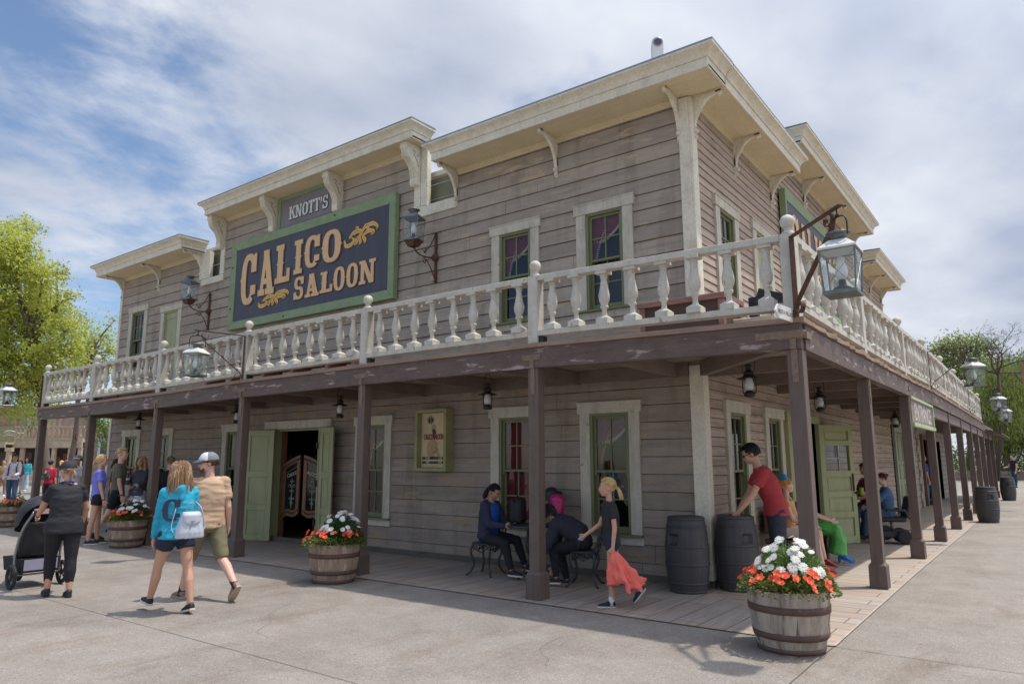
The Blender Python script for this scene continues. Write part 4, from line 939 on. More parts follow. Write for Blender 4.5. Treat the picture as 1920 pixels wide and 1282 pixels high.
def ornament(parent, x0, z0, W_, H_, fn, out=.012):
    S = [[(0,.45),(.05,.15),(.2,.12),(.3,.35),(.2,.55)],[(.15,.5),(.3,.75),(.5,.72),(.48,.45),(.36,.45)],[(.5,.5),(.62,.85),(.85,.95),(1,.75),(.98,.55)],[(.55,.45),(.75,.62),(.9,.5),(.8,.36)],[(.42,.5),(.5,.2),(.46,0)],[(.55,.45),(.64,.2),(.62,.02)],[(.35,.4),(.38,.2),(.3,.08)],[(.7,.6),(.72,.9),(.6,1.0)],[(.3,.6),(.4,.9),(.34,1)]]
    b = MB(); c = MB()
    for k, s_ in enumerate(S):
        leafy(c, [(x0+a*W_, z0+e*H_) for a, e in s_], fn, out-.006-.0003*k, out-.004-.0003*k, .055)
        leafy(b, [(x0+a*W_, z0+e*H_) for a, e in s_], fn, out-.003-.0002*k, out+.002-.0002*k, .040)
    c.build('ornament_shade', letter_rim, parent); o = b.build('ornament', gold, parent)
    d = MB()
    for k, s_ in enumerate(S): leafy(d, [(x0+a*W_, z0+e*H_) for a, e in s_], fn, out+.003, out+.0035, .008)
    d.build('ornament_vein', M('ornament_brown', s2l((176,128,66)), .6), o)
CAL = [('C',-12.94,5.22,.58,1.22),('A',-12.24,5.36,.57,1.05),('L',-11.62,5.55,.53,.88),('I',-11.03,5.66,.46,.76),('C',-10.57,5.72,.49,.71),('O',-9.98,5.73,.59,.70)]
SAL = [('S',-10.90,5.08,.34,.50),('A',-10.50,5.08,.44,.50),('L',-10.01,5.10,.40,.45),('O',-9.57,5.08,.34,.50),('O',-9.17,5.09,.34,.50),('N',-8.79,5.10,.48,.48)]
def calico_sign(name, label, rot=False):
    T = thing(name, label, 'sign', (0,0,0))
    b = MB(); b.box(-13.22,-7.92,1.88,1.93,4.83,6.66); b.build('sign_panel', sign_blue, T)
    b = MB(); x0,x1,z0,z1 = -13.39,-7.78,4.69,6.80; q=.19
    def fr(pl, pr): b.hexa(pl+pr)
    y0,y1 = 1.84,1.96
    for poly in ([(x0,z0),(x1,z0),(x1-q,z0+q),(x0+q,z0+q)],[(x0,z1),(x0+q,z1-q),(x1-q,z1-q),(x1,z1)],[(x0,z0),(x0+q,z0+q),(x0+q,z1-q),(x0,z1)],[(x1,z0),(x1,z1),(x1-q,z1-q),(x1-q,z0+q)]):
        c = [(a,y0+(.025 if (x0<a<x1) else 0),z) for a,z in poly]+[(a,y1,z) for a,z in poly]; b.add(c,[(0,1,2,3),(7,6,5,4),(0,4,5,1),(1,5,6,2),(2,6,7,3),(3,7,4,0)])
    b.build('sign_frame', sign_green, T, .006)
    fn = lambda a, c, t: (a, 1.88-t, c)
    layered(CAL, fn, T, tan_paint, rim=.012, shadow=(.045,-.03)); layered(SAL, fn, T, tan_paint, rim=.008, shadow=(.02,-.015))
    ornament(T, -9.28, 5.93, .98, .40, fn); ornament(T, -12.2, 5.08, 1.1, .28, fn)
    bo = MB()
    for a,z in ((-13.3,6.2),(-11.2,4.77),(-9.6,6.72),(-13.3,5.2)): bo.ell((a,1.842,z),(.02,.01,.02),8)
    bo.build('bolt', iron_dark, T)
    return T
s1 = calico_sign('saloon_sign', 'large framed slate-blue sign reading CALICO SALOON on the front facade')
s2_ = dup(s1, (0,0,0), None, 'large framed sign reading CALICO SALOON seen edge-on on the sunlit side facade')
# place the copy on the right facade: rotate +90 about z and slide
s2_.rotation_euler = (0,0,R(90)); s2_.location = (XW_+2.0, 5.98+13.39*.9, 0); s2_.scale = (.885,1,1)
K = thing('name_sign', 'small slate sign reading KNOTT\'S under the centre cornice above the large sign', 'sign', (0,0,0))
b = MB(); b.box(-11.62,-9.72,1.94,1.97,6.86,7.50); b.build('sign_panel', M('slate_small', s2l((128,122,126)), .7, vs=3, var=.15, patch=s2l((160,156,160)), pa=.12, ps=5, pst=(1,1,3)), K)
b = MB(); b.box(-11.72,-11.62,1.92,1.985,6.80,7.58); b.box(-11.62,-9.70,1.92,1.985,7.50,7.58); b.build('sign_frame', sign_green, K, .004)
KN = []; xx = -11.30
for c, w_ in (('K',.25),('N',.25),('O',.23),('T',.21),('T',.21),("'",.09),('S',.20)):
    KN.append((c, xx, 7.0-.005*(xx+11.3), w_*.92, .30)); xx += w_*.95
layered(KN, lambda a,c,t: (a,1.94-t,c), K, M('letter_silver', s2l((206,208,206)), .5, vs=20, var=.15), rim=.014, shadow=None, rimmat=letter_edge, sp=False)
# poster cabinet ---------------------------------------------------------------
T = thing('poster_cabinet', 'green framed showbill cabinet with show times on the wall between windows', 'poster', (-6.70,0,0))
b = MB(); b.box(-.37,-.31,1.78,1.99,1.47,2.54); b.box(.31,.37,1.78,1.99,1.47,2.54); b.box(-.31,.31,1.78,1.99,1.47,1.53); b.box(-.31,.31,1.78,1.99,2.48,2.54); b.box(-.31,.31,1.9,1.98,1.53,2.48)
b.build('cabinet', M('cabinet_green', s2l((150,148,104)), .6, vs=4, var=.15, patch=s2l((104,104,66)), pa=.2, ps=6), T, .006)
b = MB(); b.box(-.30,.30,1.885,1.89,1.535,2.475); b.build('poster', M('poster_paper', s2l((206,186,146)), .7, vs=4, var=.12, patch=s2l((188,140,112)), pa=.25, ps=3, bump=0), T)
pf = lambda a, c, t: (a, 1.884-t, c)
b = MB()   # generic dancer silhouette
leafy(b, [(-.02,2.28),(0,2.2),(.01,2.12)], pf, 0, .001, .055); leafy(b, [(.06,1.98),(-.02,1.9),(-.03,1.78),(.02,1.72)], pf, .0, .001, .14)
leafy(b, [(.08,1.82),(.12,1.74),(.19,1.68)], pf, .001, .002, .03); leafy(b, [(-.03,1.8),(-.04,1.72),(-.03,1.66)], pf, .001,.002,.025)
b.build('drawing', M('poster_tan', s2l((186,150,116)), .8), T)
b = MB()
for a in range(9): leafy(b, [(-.08+.03*cos(a*.7),2.34),(-.08+.09*cos(a*.7),2.36+.09*sin(a*.7))], pf, .002+.0001*a, .003+.0001*a, .014)
leafy(b, [(-.02,2.2),(.01,2.12),(.0,2.02)], pf, .001,.0025,.045); b.build('drawing_dark', M('poster_dark', s2l((62,48,44)), .8), T)
text_mesh('CALICO SALOON', .105, M('poster_red', s2l((140,44,40)), .7), T, lambda a,c,d: (a*.56, 1.879-d, 2.02+c*1.2), bold=.004, sx=1)
b = MB(); b.box(-.27,.28,1.882,1.884,1.675,1.72); b.box(-.27,.28,1.882,1.884,1.60,1.645); b.build('times_bar', M('bar_black', (.02,.02,.02), .6), T)
cm = M('times_cream', s2l((220,206,160)), .7)
for s_, a, z in (('11:30',-.14,1.685),('1:30',.15,1.685),('3:00',-.14,1.61),('4:00',.15,1.61)): text_mesh(s_, .05, cm, T, lambda p,q,d,a=a,z=z: (a+p, 1.880-d, z+q), bold=.001, ext=.0005)
b = MB(); b.add([(-.31,1.80,1.53),(.31,1.80,1.53),(.31,1.80,2.48),(-.31,1.80,2.48)],[(0,1,2,3)]); b.build('cabinet_glass', glass('cabinet_glass', (.96,.96,.94), -.03, .05), T)
# arrow finger sign at the corner ------------------------------------------------
T = thing('arrow_sign', 'small white wooden arrow sign reading FIESTA VILLAGE on the corner railing post', 'sign', (-.10,-.03,3.03), R(-38))
f = lambda a,c,t: (a*1.0, t, c-.18*0)
b = MB(); b.prism([(-.40,0),(-.34,-.07),(.0,-.07),(.0,.07),(-.34,.07)], lambda a,c,t: (a,t,c), -.01, .01); b.build('board', M('sign_white', (.75,.74,.72), .6, vs=9, var=.05), T, .003)
text_mesh('FIESTA VILLAGE', .058, M('sign_lettering_grey', s2l((120,112,112)), .7), T, lambda a,c,d: (-.17+a, -.011-d, -.02+c), bold=.001, ext=.0005, sx=.86)
b = MB(); b.box(0,.05,-.015,.015,-.06,.06); b.build('bracket', iron_dark, T)
T.location = (-.06,-.03,3.07); T.rotation_euler = (0,0,R(82))
# ------------------------------------------------------------------ lanterns
def lantern_body(T, W=.30, H=.40, z0=0.0, top=tin_white, frame=lead):
    """square tapered lantern, base at z0, local origin centre"""
    a, c = W/2*.86, W/2
    b = MB(); b.frustum(0,0,z0,z0+.02,a+.01,a+.01,a+.012,a+.012)
    for sx in (-1,1):
        for sy in (-1,1): b.path([(sx*a,sy*a,z0+.02),(sx*c,sy*c,z0+H)], .008, 4)
    pts = [(-c,-c),(c,-c),(c,c),(-c,c)]
    b.path([(x,y,z0+H) for x,y in pts], .010, 4, closed=True); b.path([(x*.88,y*.88,z0+.025) for x,y in pts], .009, 4, closed=True)
    for k in range(4):   # X wires
        p, q = pts[k], pts[(k+1)%4]
        for m_ in ((p,q),(q,p)): b.path([(m_[0][0]*.9,m_[0][1]*.9,z0+.03),(m_[1][0]*1.0,m_[1][1]*1.0,z0+H-.02)], .0022, 3)
    b.build('lantern_frame', frame, T)
    g = MB()
    for k in range(4):
        p, q = pts[k], pts[(k+1)%4]; g.add([(p[0]*.86,p[1]*.86,z0+.02),(q[0]*.86,q[1]*.86,z0+.02),(q[0]*.99,q[1]*.99,z0+H),(p[0]*.99,p[1]*.99,z0+H)],[(0,1,2,3)])
    g.build('lantern_glass', lan_glass, T)
    r_ = MB(); r_.frustum(0,0,z0+H,z0+H+.02,c+.015,c+.015,c+.01,c+.01); r_.frustum(0,0,z0+H+.02,z0+H+.10,c+.01,c+.01,.075,.075)
    r_.build('lantern_roof', top, T)
    v = MB(); v.lathe([(.07,z0+H+.10),(.07,z0+H+.15),(.078,z0+H+.155),(.11,z0+H+.165),(.108,z0+H+.175),(.05,z0+H+.19)], n=16); v.build('chimney_cap', frame, T)
    l = MB(); l.lathe([(.085,z0+.022),(.085,z0+.06),(.06,z0+.075),(.035,z0+.09),(.03,z0+.14)], n=14); l.build('burner', iron_dark, T)
    ch = MB(); ch.lathe([(.026,z0+.14),(.05,z0+.19),(.055,z0+.22),(.035,z0+.29),(.03,z0+.35)], n=14); ch.build('glass_chimney', M('frosted_glass', (.8,.82,.82), .3, var=.02, bump=0), T)
def flat_bar(b, pts, w_, t_, side):
    side = V(side).normalized()
    for p, q in zip(pts, pts[1:]):
        p, q = V(p), V(q); d = (q-p).normalized(); n_ = d.cross(side).normalized()*t_/2; s_ = side*w_/2; e = d*t_*.3
        b.hexa([p-e-n_-s_, q+e-n_-s_, q+e-n_+s_, p-e-n_+s_, p-e+n_-s_, q+e+n_-s_, q+e+n_+s_, p-e+n_+s_])
def hanging_lantern(loc, ang, label, reach=.80, grp='lanterns hung from the balcony posts'):
    """flat-iron bracket in the local xz plane (arm goes +x), lantern hung at the end"""
    T = thing('hanging_lantern', label, 'lantern', loc, ang, grp)
    b = MB(); side = (0,1,0)
    flat_bar(b, [(0,0,0),(0,0,.84)], .05, .012, side); flat_bar(b, [(0,0,.84),(reach+.06,0,.87)], .05, .012, side)
    top = [V((reach-.13+x, 0, .77+z)) for x, z in spiral((0,0), .02, .075, -2.2, 2.6, 12)][::-1]
    diag = [(reach-.06,0,.80),(reach-.09,0,.70),(.05,0,.17)]
    low = [(.03+.0,0,.13)]+[(.075+x,0,.10+z) for x, z in spiral((0,0), .06, .05, pi, pi+4.6, 12)]
    up_ = [(reach-.12+.06*cos(a),0,.79+.06*sin(a)) for a in [R(-200+24*i) for i in range(11)]]
    flat_bar(b, up_+diag+low, .05, .010, side)
    b.build('iron_bracket', iron, T)
    z0 = .05; H = .40; L_ = bpy.data.objects.new('lantern', None)
    zt = z0+H+.16; h = MB()
    h.path(curve_pts([(reach-.13,0,zt-.03),(reach-.13,0,zt+.09),(reach-.09,0,zt+.15),(reach,0,zt+.165),(reach+.09,0,zt+.15),(reach+.13,0,zt+.09),(reach+.13,0,zt-.03)], 5), .007, 6)
    h.path([(reach,0,zt+.165),(reach,0,.87)], .006, 6); h.ell((reach,0,zt+.18), .02, 8)
    h.build('bail', iron_dark, T)
    tmp = thing('x', None, None)
    lantern_body(tmp, z0=z0, H=H)
    for c in kids(tmp): c.parent = T; c.location = (reach,0,0); c.rotation_euler = (0,0,R(45))
    bpy.data.objects.remove(tmp); return T
HL = hanging_lantern((-.02,-.03,3.04), R(-45), 'large glass lantern on the iron bracket at the near corner railing post', .78)
dup(HL, (-9.66,-.02,3.06), R(-112), 'lantern on iron bracket hung left of the fourth railing post over the couple', )
dup(HL, (-18.66,-.02,2.98), R(-135), 'lantern at the far left end of the front balcony')
dup(HL, (.02,9.98,3.08), R(0), 'rust-streaked lantern hung over the side walkway above the green-framed entrance sign')
dup(HL, (.02,19.5,3.06), R(8), 'second lantern along the side balcony, in front of the green tree')
dup(HL, (.02,24.9,2.98), R(20), 'farthest and smallest lantern at the end of the side balcony')
def wall_lantern(x, z, label):
    T = thing('wall_lantern', label, 'lantern', (x,1.96,z), 0, 'lanterns on scrolled wall brackets')
    b = MB(); b.box(-.025,.025,-.01,.015,-.47,.47); b.ell((0,-.02,0),(.075,.05,.075),14)
    for zz in (-.44,.44): b.ell((0,-.01,zz),(.04,.015,.03),8)
    b.path(curve_pts([(0,-.03,.0),(-.06,-.18,-.02),(-.10,-.36,.02),(-.12,-.46,.12)], 6), .014, 6)
    b.path([(0,-.02,-.40),(-.03,-.10,-.20),(-.05,-.2,-.06)], .010, 6); b.path([(0,-.02,.42),(-.03,-.12,.2),(-.06,-.24,.06)], .010, 6)
    for cx,cz,r_ in ((-.17,.09,.07),(-.17,-.10,.065)):
        b.path([(-.07+p*.2,-.22-p,cz+q) for p,q in spiral((0,0), r_, .015, 0, 7.5, 18)], .009, 5)
    b.build('iron_bracket', iron, T)
    k = MB(); k.frustum(-.12,-.46,.12,.22,.07,.07,.12,.12); k.build('lantern_base', iron, T)
    tmp = thing('x', None, None); lantern_body(tmp, z0=.22, H=.42, top=lead)
    for c in kids(tmp): c.parent = T; c.location = (-.12,-.46,0); c.rotation_euler = (0,0,R(18))
    bpy.data.objects.remove(tmp); return T
WL = wall_lantern(-6.80, 5.33, 'wall lantern on scrolled iron bracket right of the large front sign')
dup(WL, (-14.44,1.96,5.31), 0, 'wall lantern on scrolled iron bracket left of the large front sign')
def barn_lantern(x, y, label):
    T = thing('barn_lantern', label, 'lantern', (x,y,2.40), 0, 'dark barn lanterns hung under the porch ceiling')
    b = MB(); b.lathe([(.055,0),(.065,.01),(.065,.05),(.045,.06),(.035,.075)], n=14); b.lathe([(.05,.235),(.14,.215),(.142,.222),(.06,.25),(.05,.27),(.06,.275),(.06,.30),(.035,.31),(.03,.36),(.05,.365),(.045,.38),(.01,.40)], n=16)
    for s_ in (-1,1): b.path(curve_pts([(s_*.05,0,.03),(s_*.078,0,.06),(s_*.078,0,.2),(s_*.05,0,.28)], 4), .007, 5)
    b.path(curve_pts([(-.07,0,.29),(-.075,0,.42),(-.04,0,.50),(0,0,.53),(.04,0,.50),(.075,0,.42),(.07,0,.29)], 5), .005, 5); b.path([(0,0,.53),(0,0,.60)], .005, 5)
    b.build('lantern_body', iron_dark, T)
    g = MB(); g.lathe([(.034,.075),(.052,.11),(.055,.15),(.04,.21),(.035,.235)], n=14); g.build('lantern_globe', M('milk_glass', (.55,.56,.54), .3, var=.1, bump=0), T)
    return T
BL = barn_lantern(-4.75, .95, 'barn lantern under the porch between the two front windows')
for x, y, lb in ((-8.1,.95,'barn lantern under the porch right of the saloon doors'),(-11.3,.95,'barn lantern under the porch left of the saloon doors'),(-15.4,.95,'farthest left barn lantern under the front porch'),
    (-.95,1.25,'nearest barn lantern hung at the porch corner above the man in red'),(-.95,4.6,'barn lantern above the open green side door'),(-.95,8.3,'barn lantern behind the entrance sign'),(-.95,11.6,'barn lantern over the powered wheelchair')):
    c = dup(BL, (x,y,2.40), 0, lb)
# junk on the balcony --------------------------------------------------------
T = thing('wooden_cabinet', 'reddish-brown empty cabinet behind the front railing by the corner', 'cabinet', (-1.62,1.20,3.065))
b = MB(); 
for x in (-.55,.48): b.box(x,x+.07,-.35,-.28,0,.50); b.box(x,x+.07,.25,.32,0,.50)
b.box(-.57,.57,-.37,.34,.50,.57); b.box(-.55,.55,-.35,.32,0,.06)
b.build('cabinet_frame', M('reddish_wood', s2l((142,108,100)), .7, vs=4, streak=(s2l((180,150,140)),(4,4,20),.5)), T, .004)
b = MB(); b.box(-.48,.48,-.32,-.30,.06,.50); b.box(.50,.52,-.28,.25,.06,.50); b.build('cabinet_panel', M('panel_dark', s2l((84,66,62)), .6, vs=3), T)
T = thing('storage_box', 'pale box with tilted black lid on the balcony right of the brown cabinet', 'box', (-.85,1.45,3.065))
b = MB(); b.box(-.28,.22,-.2,.2,0,.3); b.build('box_body', M('box_pale', s2l((206,196,176)), .8), T, .01)
b = MB(); b.box(-.16,.16,-.16,.16,.52,.64, Matrix.Rotation(R(20),4,'Y')); b.box(-.1,.0,-.05,.05,.3,.58); b.build('lid', black_plain, T)
T = thing('balcony_bench', 'low reddish-brown bench frame behind the railing under the large sign', 'bench', (-9.6,.8,3.065))
b = MB(); b.box(-2.6,2.2,-.15,.3,.30,.36)
for x in (-2.5,-1.6,-.5,.4,1.4,2.1): b.box(x,x+.08,-.14,.28,0,.30)
b.build('bench_frame', MATS['reddish_wood'], T, .004)
T = thing('balcony_bench', 'dark brown crate row behind the far left railing', 'crate', (-16.3,.9,3.065))
b = MB()
for x in (-1.5,-.6,.3): b.box(x,x+.8,-.2,.3,0,.34)
b.build('crate', M('dark_brown_box', s2l((92,70,62)), .8), T, .01)
T.name = 'crate_row'
# security camera / floodlight on the roof ---------------------------------------
T = thing('roof_camera', 'white round-topped camera housing standing on the roof edge near the corner', 'camera', (-2.05,1.45,7.23), R(30))
b = MB(); F = lambda a,c,t: (a,t,c)
b.prism([(-.085,-.12),(.085,-.12)]+[(.085*cos(pi*i/14), .30+.085*sin(pi*i/14)) for i in range(15)], F, -.09, .09); b.build('housing', white_plain, T, .012)
mm = Matrix.Translation((0,-.09,.29)) @ Matrix.Rotation(R(90),4,'X')
b = MB(); b.lathe([(.066,-.004),(.066,.012),(.052,.012)], n=20, m=mm); b.build('bezel', M('bezel_grey', s2l((150,146,150)), .4), T)
b = MB(); b.lathe([(.05,.0125),(.045,.014)], n=18, m=mm); b.build('lens', M('lens_dark', s2l((90,84,110)), .15), T)
# ------------------------------------------------------------------ people
def to_mesh_obj(mb, name, mat, parent, voxel=.012, smooth=4, fold=0, fs=(9,9,5), seed=0, keep_smooth=True, clipz=None):
    me = bpy.data.meshes.new('tmp'); me.from_pydata(mb.v, [], mb.f); me.update()
    bm_ = bmesh.new(); bm_.from_mesh(me); bmesh.ops.recalc_face_normals(bm_, faces=bm_.faces); bm_.to_mesh(me); bm_.free()
    o = bpy.data.objects.new('tmp', me); col.objects.link(o)
    r_ = o.modifiers.new('r','REMESH'); r_.mode = 'VOXEL'; r_.voxel_size = voxel; r_.use_smooth_shade = True
    if smooth: s_ = o.modifiers.new('s','SMOOTH'); s_.factor = .5; s_.iterations = smooth
    dg = bpy.context.evaluated_depsgraph_get(); ev = o.evaluated_get(dg)
    nm = bpy.data.meshes.new_from_object(ev); bpy.data.objects.remove(o); bpy.data.meshes.remove(me)
    if fold:
        n_ = [v.normal.copy() for v in nm.vertices]
        for v, q in zip(nm.vertices, n_):
            c = v.co; w_ = mnoise.noise(V((c.x*fs[0]+seed, c.y*fs[1], c.z*fs[2])))
            d = (1-abs(w_)*2.6)*.6 + .5*mnoise.noise(V((c.x*fs[0]*2.3, c.y*fs[1]*2.3+seed, c.z*fs[2]*2.0)))
            v.co = c + q*d*fold
    nm.polygons.foreach_set('use_smooth', [True]*len(nm.polygons))
    nm.name = name; ob = bpy.data.objects.new(name, nm); col.objects.link(ob); nm.materials.clear(); nm.materials.append(mat)
    if parent is not None: ob.parent = parent
    return ob
def cap_(b, p, q, r0, r1, n=12):     # tapered capsule
    p, q = V(p), V(q); d = q-p; L_ = d.length
    if L_ < 1e-6: return
    d.normalize(); pts = []; rr = []
    for k in range(4): a = pi/2*(k/4); pts.append(p-d*r0*cos(a)); rr.append(max(r0*sin(a), r0*.05))
    pts.append(p); rr.append(r0); pts.append(q); rr.append(r1)
    for k in range(3,-1,-1): a = pi/2*(k/4); pts.append(q+d*r1*cos(a)); rr.append(max(r1*sin(a), r1*.05))
    b.path(pts, rr, n)
def loft(b, secs, n=20):   # secs: (center, fwd, lat, rx, ry)
    base = len(b.v); k = len(secs)
    for c, f, l, rx, ry in secs:
        for j in range(n):
            a = 2*pi*j/n; ca, sa = cos(a), sin(a)
            ca = math.copysign(abs(ca)**.85, ca); sa = math.copysign(abs(sa)**.85, sa)
            b.v.append(tuple(c+f*rx*ca+l*ry*sa))
    for i in range(k-1):
        for j in range(n): b.f.append([base+i*n+j, base+i*n+(j+1)%n, base+(i+1)*n+(j+1)%n, base+(i+1)*n+j]); b.sm.append(True)
    b.f.append([base+j for j in range(n)][::-1]); b.f.append([base+(k-1)*n+j for j in range(n)]); b.sm += [False,False]
def dirv(f, a, s): f, a = R(f), R(a); return V((sin(f)*cos(a), s*sin(a), -cos(f)*cos(a)))
def skin_mat(tone): return M('skin_%s' % tone, {'fair':s2l((214,172,154)),'tan':s2l((200,154,130)),'olive':s2l((178,132,108)),'pale':s2l((222,178,160))}[tone], .55, var=.05, vs=12, bump=.05, sub=.08)
def cloth(name, c, **k): k.setdefault('bump', .25); k.setdefault('bs', 140); k.setdefault('var', .08); return M(name, s2l(c), .85, **k)
def hair_mat(name, c, c2): return M('hair_'+name, s2l(c), .45, var=.25, vs=8, st=(3,3,1), patch=s2l(c2), pa=.45, ps=10, pst=(2,2,.5), bump=.3, bs=80)
def person(label, loc, head, H=1.7, lean=0, twist=0, hd=(0,0), aL=(0,8,10,4), aR=(0,8,10,4), lL=(0,3,0), lR=(0,3,0), fL=0, fR=0, bulk=1.0, skin='fair', top=None, sleeve=.55, bottom=None, leg_to=1.9, shoes=None, sole=None, hair=None, seat=None, fem=False, group=None, hem=0.0, fist=(0,0), sock=None, vox=.011, loose=1.0, neckline=.0, topname='shirt', botname='shorts', cap=None, glasses=False, sitfold=None, sleeve_w=1.0, side=0, child=False, name='person', cat='person', hoodie=False, wrist=None, beard=None, roll=0):
    T = thing(name, label, cat, (loc[0],loc[1],loc[2] if len(loc)>2 else .0), R(head), group)
    u = H/1.75; S = {}
    Lth, Lsh, hipw = .245*H, .245*H, (.095 if not fem else .10)*u
    foot_h = .05*u
    th = {1:dirv(lL[0],lL[1],1), -1:dirv(lR[0],lR[1],-1)}
    sh = {1:dirv(lL[0]-lL[2],lL[1]*.5,1), -1:dirv(lR[0]-lR[2],lR[1]*.5,-1)}
    if seat is not None: hz = seat+.09*u*bulk
    else: hz = max((-(th[s]*Lth+sh[s]*Lsh).z + foot_h + (abs(sin(R(f)))*.13*u if f else 0)) for s, f in ((1,fL),(-1,fR)))
    P = V((0,0,hz))
    ld = V((sin(R(lean)), sin(R(side)), cos(R(lean))*cos(R(side)))).normalized()
    lat = V((-sin(R(twist)), cos(R(twist)), 0)); lat = (lat-ld*lat.dot(ld)).normalized(); fwd = lat.cross(ld)
    plat = V((0,1,0)); pf_ = V((1,0,0))
    hipup = (V((0,0,1))+ld*.4).normalized()
    sp_len = .30*H*(.97 if child else 1)
    C0 = P+V((0,0,.02*u)); waist = P+hipup*.11*u; chest = P+ (waist-P)*1.0+ld*(sp_len*.42); neck = waist+ld*(sp_len*.82)
    shw = (.168 if not fem else .148)*u*(1+.3*(bulk-1)); 
    shp = {s: neck-ld*.062*u+lat*s*shw for s in (1,-1)}
    hipj = {s: P+plat*s*hipw for s in (1,-1)}
    kn = {s: hipj[s]+th[s]*Lth for s in (1,-1)}; an = {s: kn[s]+sh[s]*Lsh for s in (1,-1)}
    LA, LF = .172*H, .148*H
    def rotv(v): return (fwd*v.x+lat*v.y+V((0,0,1))*v.z) if lean > 40 else (V((v.x*fwd.x-0,0,0))*0 + V((fwd.x,fwd.y,0)).normalized()*v.x + V((lat.x,lat.y,0)).normalized()*v.y + V((0,0,1))*v.z)
    el, wr, fd = {}, {}, {}
    for s, a in ((1,aL),(-1,aR)):
        el[s] = shp[s]+rotv(dirv(a[0],a[1],s))*LA; fd[s] = rotv(dirv(a[2],a[3],s)).normalized(); wr[s] = el[s]+fd[s]*LF
    # ---- head frame
    hy, hp = R(hd[0]), R(hd[1]); hf = V((cos(hy),sin(hy),0)); bf = V((fwd.x,fwd.y,0)).normalized(); bl = V((-bf.y,bf.x,0))
    hf = (bf*cos(hy)+bl*sin(hy)); hl = V((-hf.y,hf.x,0)); huv = (V((0,0,1))*cos(hp)+hf*sin(hp)); hfv = (hf*cos(hp)-V((0,0,1))*sin(hp))
    if lean > 40: huv = (ld+V((0,0,.2))).normalized() if hd[1] == 0 else (V((0,0,1))*cos(hp)+hf*sin(hp)); hfv = hl.cross(huv)
    if roll: q_ = Matrix.Rotation(R(roll),3,hfv); huv = q_@huv; hl = q_@hl
    k = u*(1.0 if not child else 1.14)
    hc = neck+ld*.06*u+huv*.115*k+hfv*.018*k
    HM = Matrix(((hfv.x,hl.x,huv.x,hc.x),(hfv.y,hl.y,huv.y,hc.y),(hfv.z,hl.z,huv.z,hc.z),(0,0,0,1)))
    h3 = lambda x,y,z: HM @ V((x*k,y*k,z*k))
    # ---- skin body
    b = MB(); g = bulk
    torso = [(P-V((0,0,.05*u)),pf_,plat,.095*u*g,.145*u*g),(C0,pf_,plat,.105*u*g,.165*u*g*(1.05 if fem else 1)),(waist,(pf_+fwd).normalized(),(plat+lat).normalized(),.092*u*g,(.128 if fem else .14)*u*g),(chest,fwd,lat,.108*u*g,(.14 if fem else .158)*u*(1+.6*(g-1))),(neck-ld*.06*u,fwd,lat,.085*u*g,.14*u),(neck-ld*.015*u,fwd,lat,.06*u,.07*u)]
    loft(b, torso)
    cap_(b, neck-ld*.03*u, hc-huv*.05*k-hfv*.02*k, .054*u*(.85 if fem else 1), .050*u*(.85 if fem else 1))
    for s in (1,-1):
        cap_(b, shp[s], shp[s]*.5+neck*.5-ld*.01, .055*u, .05*u)
        cap_(b, shp[s], el[s], (.047 if not fem else .041)*u*g, .037*u*(1+.5*(g-1)))
        m_ = el[s]+(wr[s]-el[s])*.3; cap_(b, el[s], m_, .037*u*(1+.4*(g-1)), .038*u*(1+.4*(g-1))*(.9 if fem else 1)); cap_(b, m_, wr[s], .037*u*(1+.4*(g-1))*(.9 if fem else 1), .025*u)
        cap_(b, hipj[s], kn[s], .083*u*g, .052*u*(1+.4*(g-1))); 
        m_ = kn[s]+(an[s]-kn[s])*.32-pf_*.012*u*0; back = (sh[s].cross(plat)).normalized()*-1
        if back.x > 0: back = -back
        m_ = m_+back*.014*u; cap_(b, kn[s], m_, .051*u*(1+.4*(g-1)), .054*u*(1+.4*(g-1))); cap_(b, m_, an[s], .053*u*(1+.4*(g-1)), .034*u)
        fdn = {1:fL,-1:fR}[s]; fdir = V((cos(R(fdn)),0,-sin(R(fdn))))
        cap_(b, an[s], an[s]+fdir*.05*u-V((0,0,.02*u)), .035*u, .03*u)
        # hand with five fingers
        d = fd[s]; pn = (lat*s*-1); pn = (pn-d*pn.dot(d)); pn = pn.normalized() if pn.length>.1 else d.orthogonal().normalized(); wd = d.cross(pn).normalized()
        if wd.dot(V((fwd.x,fwd.y,.6))) < 0: wd = -wd        # thumb side is forward/up
        w0 = wr[s]; curl = {1:fist[0],-1:fist[1]}[s]
        cap_(b, w0, w0+d*.035*u, .025*u, .026*u); 
        for j,(ln,o_) in enumerate(((.066,.030),(.074,.010),(.069,-.010),(.054,-.028))):
            r0 = w0+d*.078*u+wd*o_*u; cap_(b, w0+d*.02*u+wd*o_*.6*u, r0, .014*u, .0125*u, 8)
            c1 = R(18+curl*60); c2 = c1+R(22+curl*70)
            j1 = r0+(d*cos(c1)+pn*sin(c1))*ln*.5*u; j2 = j1+(d*cos(c2)+pn*sin(c2))*ln*.5*u
            cap_(b, r0, j1, .0092*u, .0082*u, 8); cap_(b, j1, j2, .0082*u, .007*u, 8)
        t0 = w0+d*.022*u+wd*.022*u; t1 = t0+(d*.7+wd*.75+pn*.25).normalized()*.042*u; cap_(b, t0, t1, .0125*u, .011*u, 8); cap_(b, t1, t1+(d*.9+wd*.25+pn*.5).normalized()*.032*u, .0105*u, .0085*u, 8)
    # head
    e = lambda c, r_, m_=None: b.ell((0,0,0), tuple(q*k for q in r_), 16, m=Matrix.Translation(h3(*c)) @ HM.to_3x3().to_4x4(), k=12)
    e((-.012,0,.022),(.096,.077,.092)); e((.022,0,-.045),(.070,.058,.062)); e((.045,0,-.083),(.036,.034,.026)); e((.062,0,.01),(.032,.055,.045))
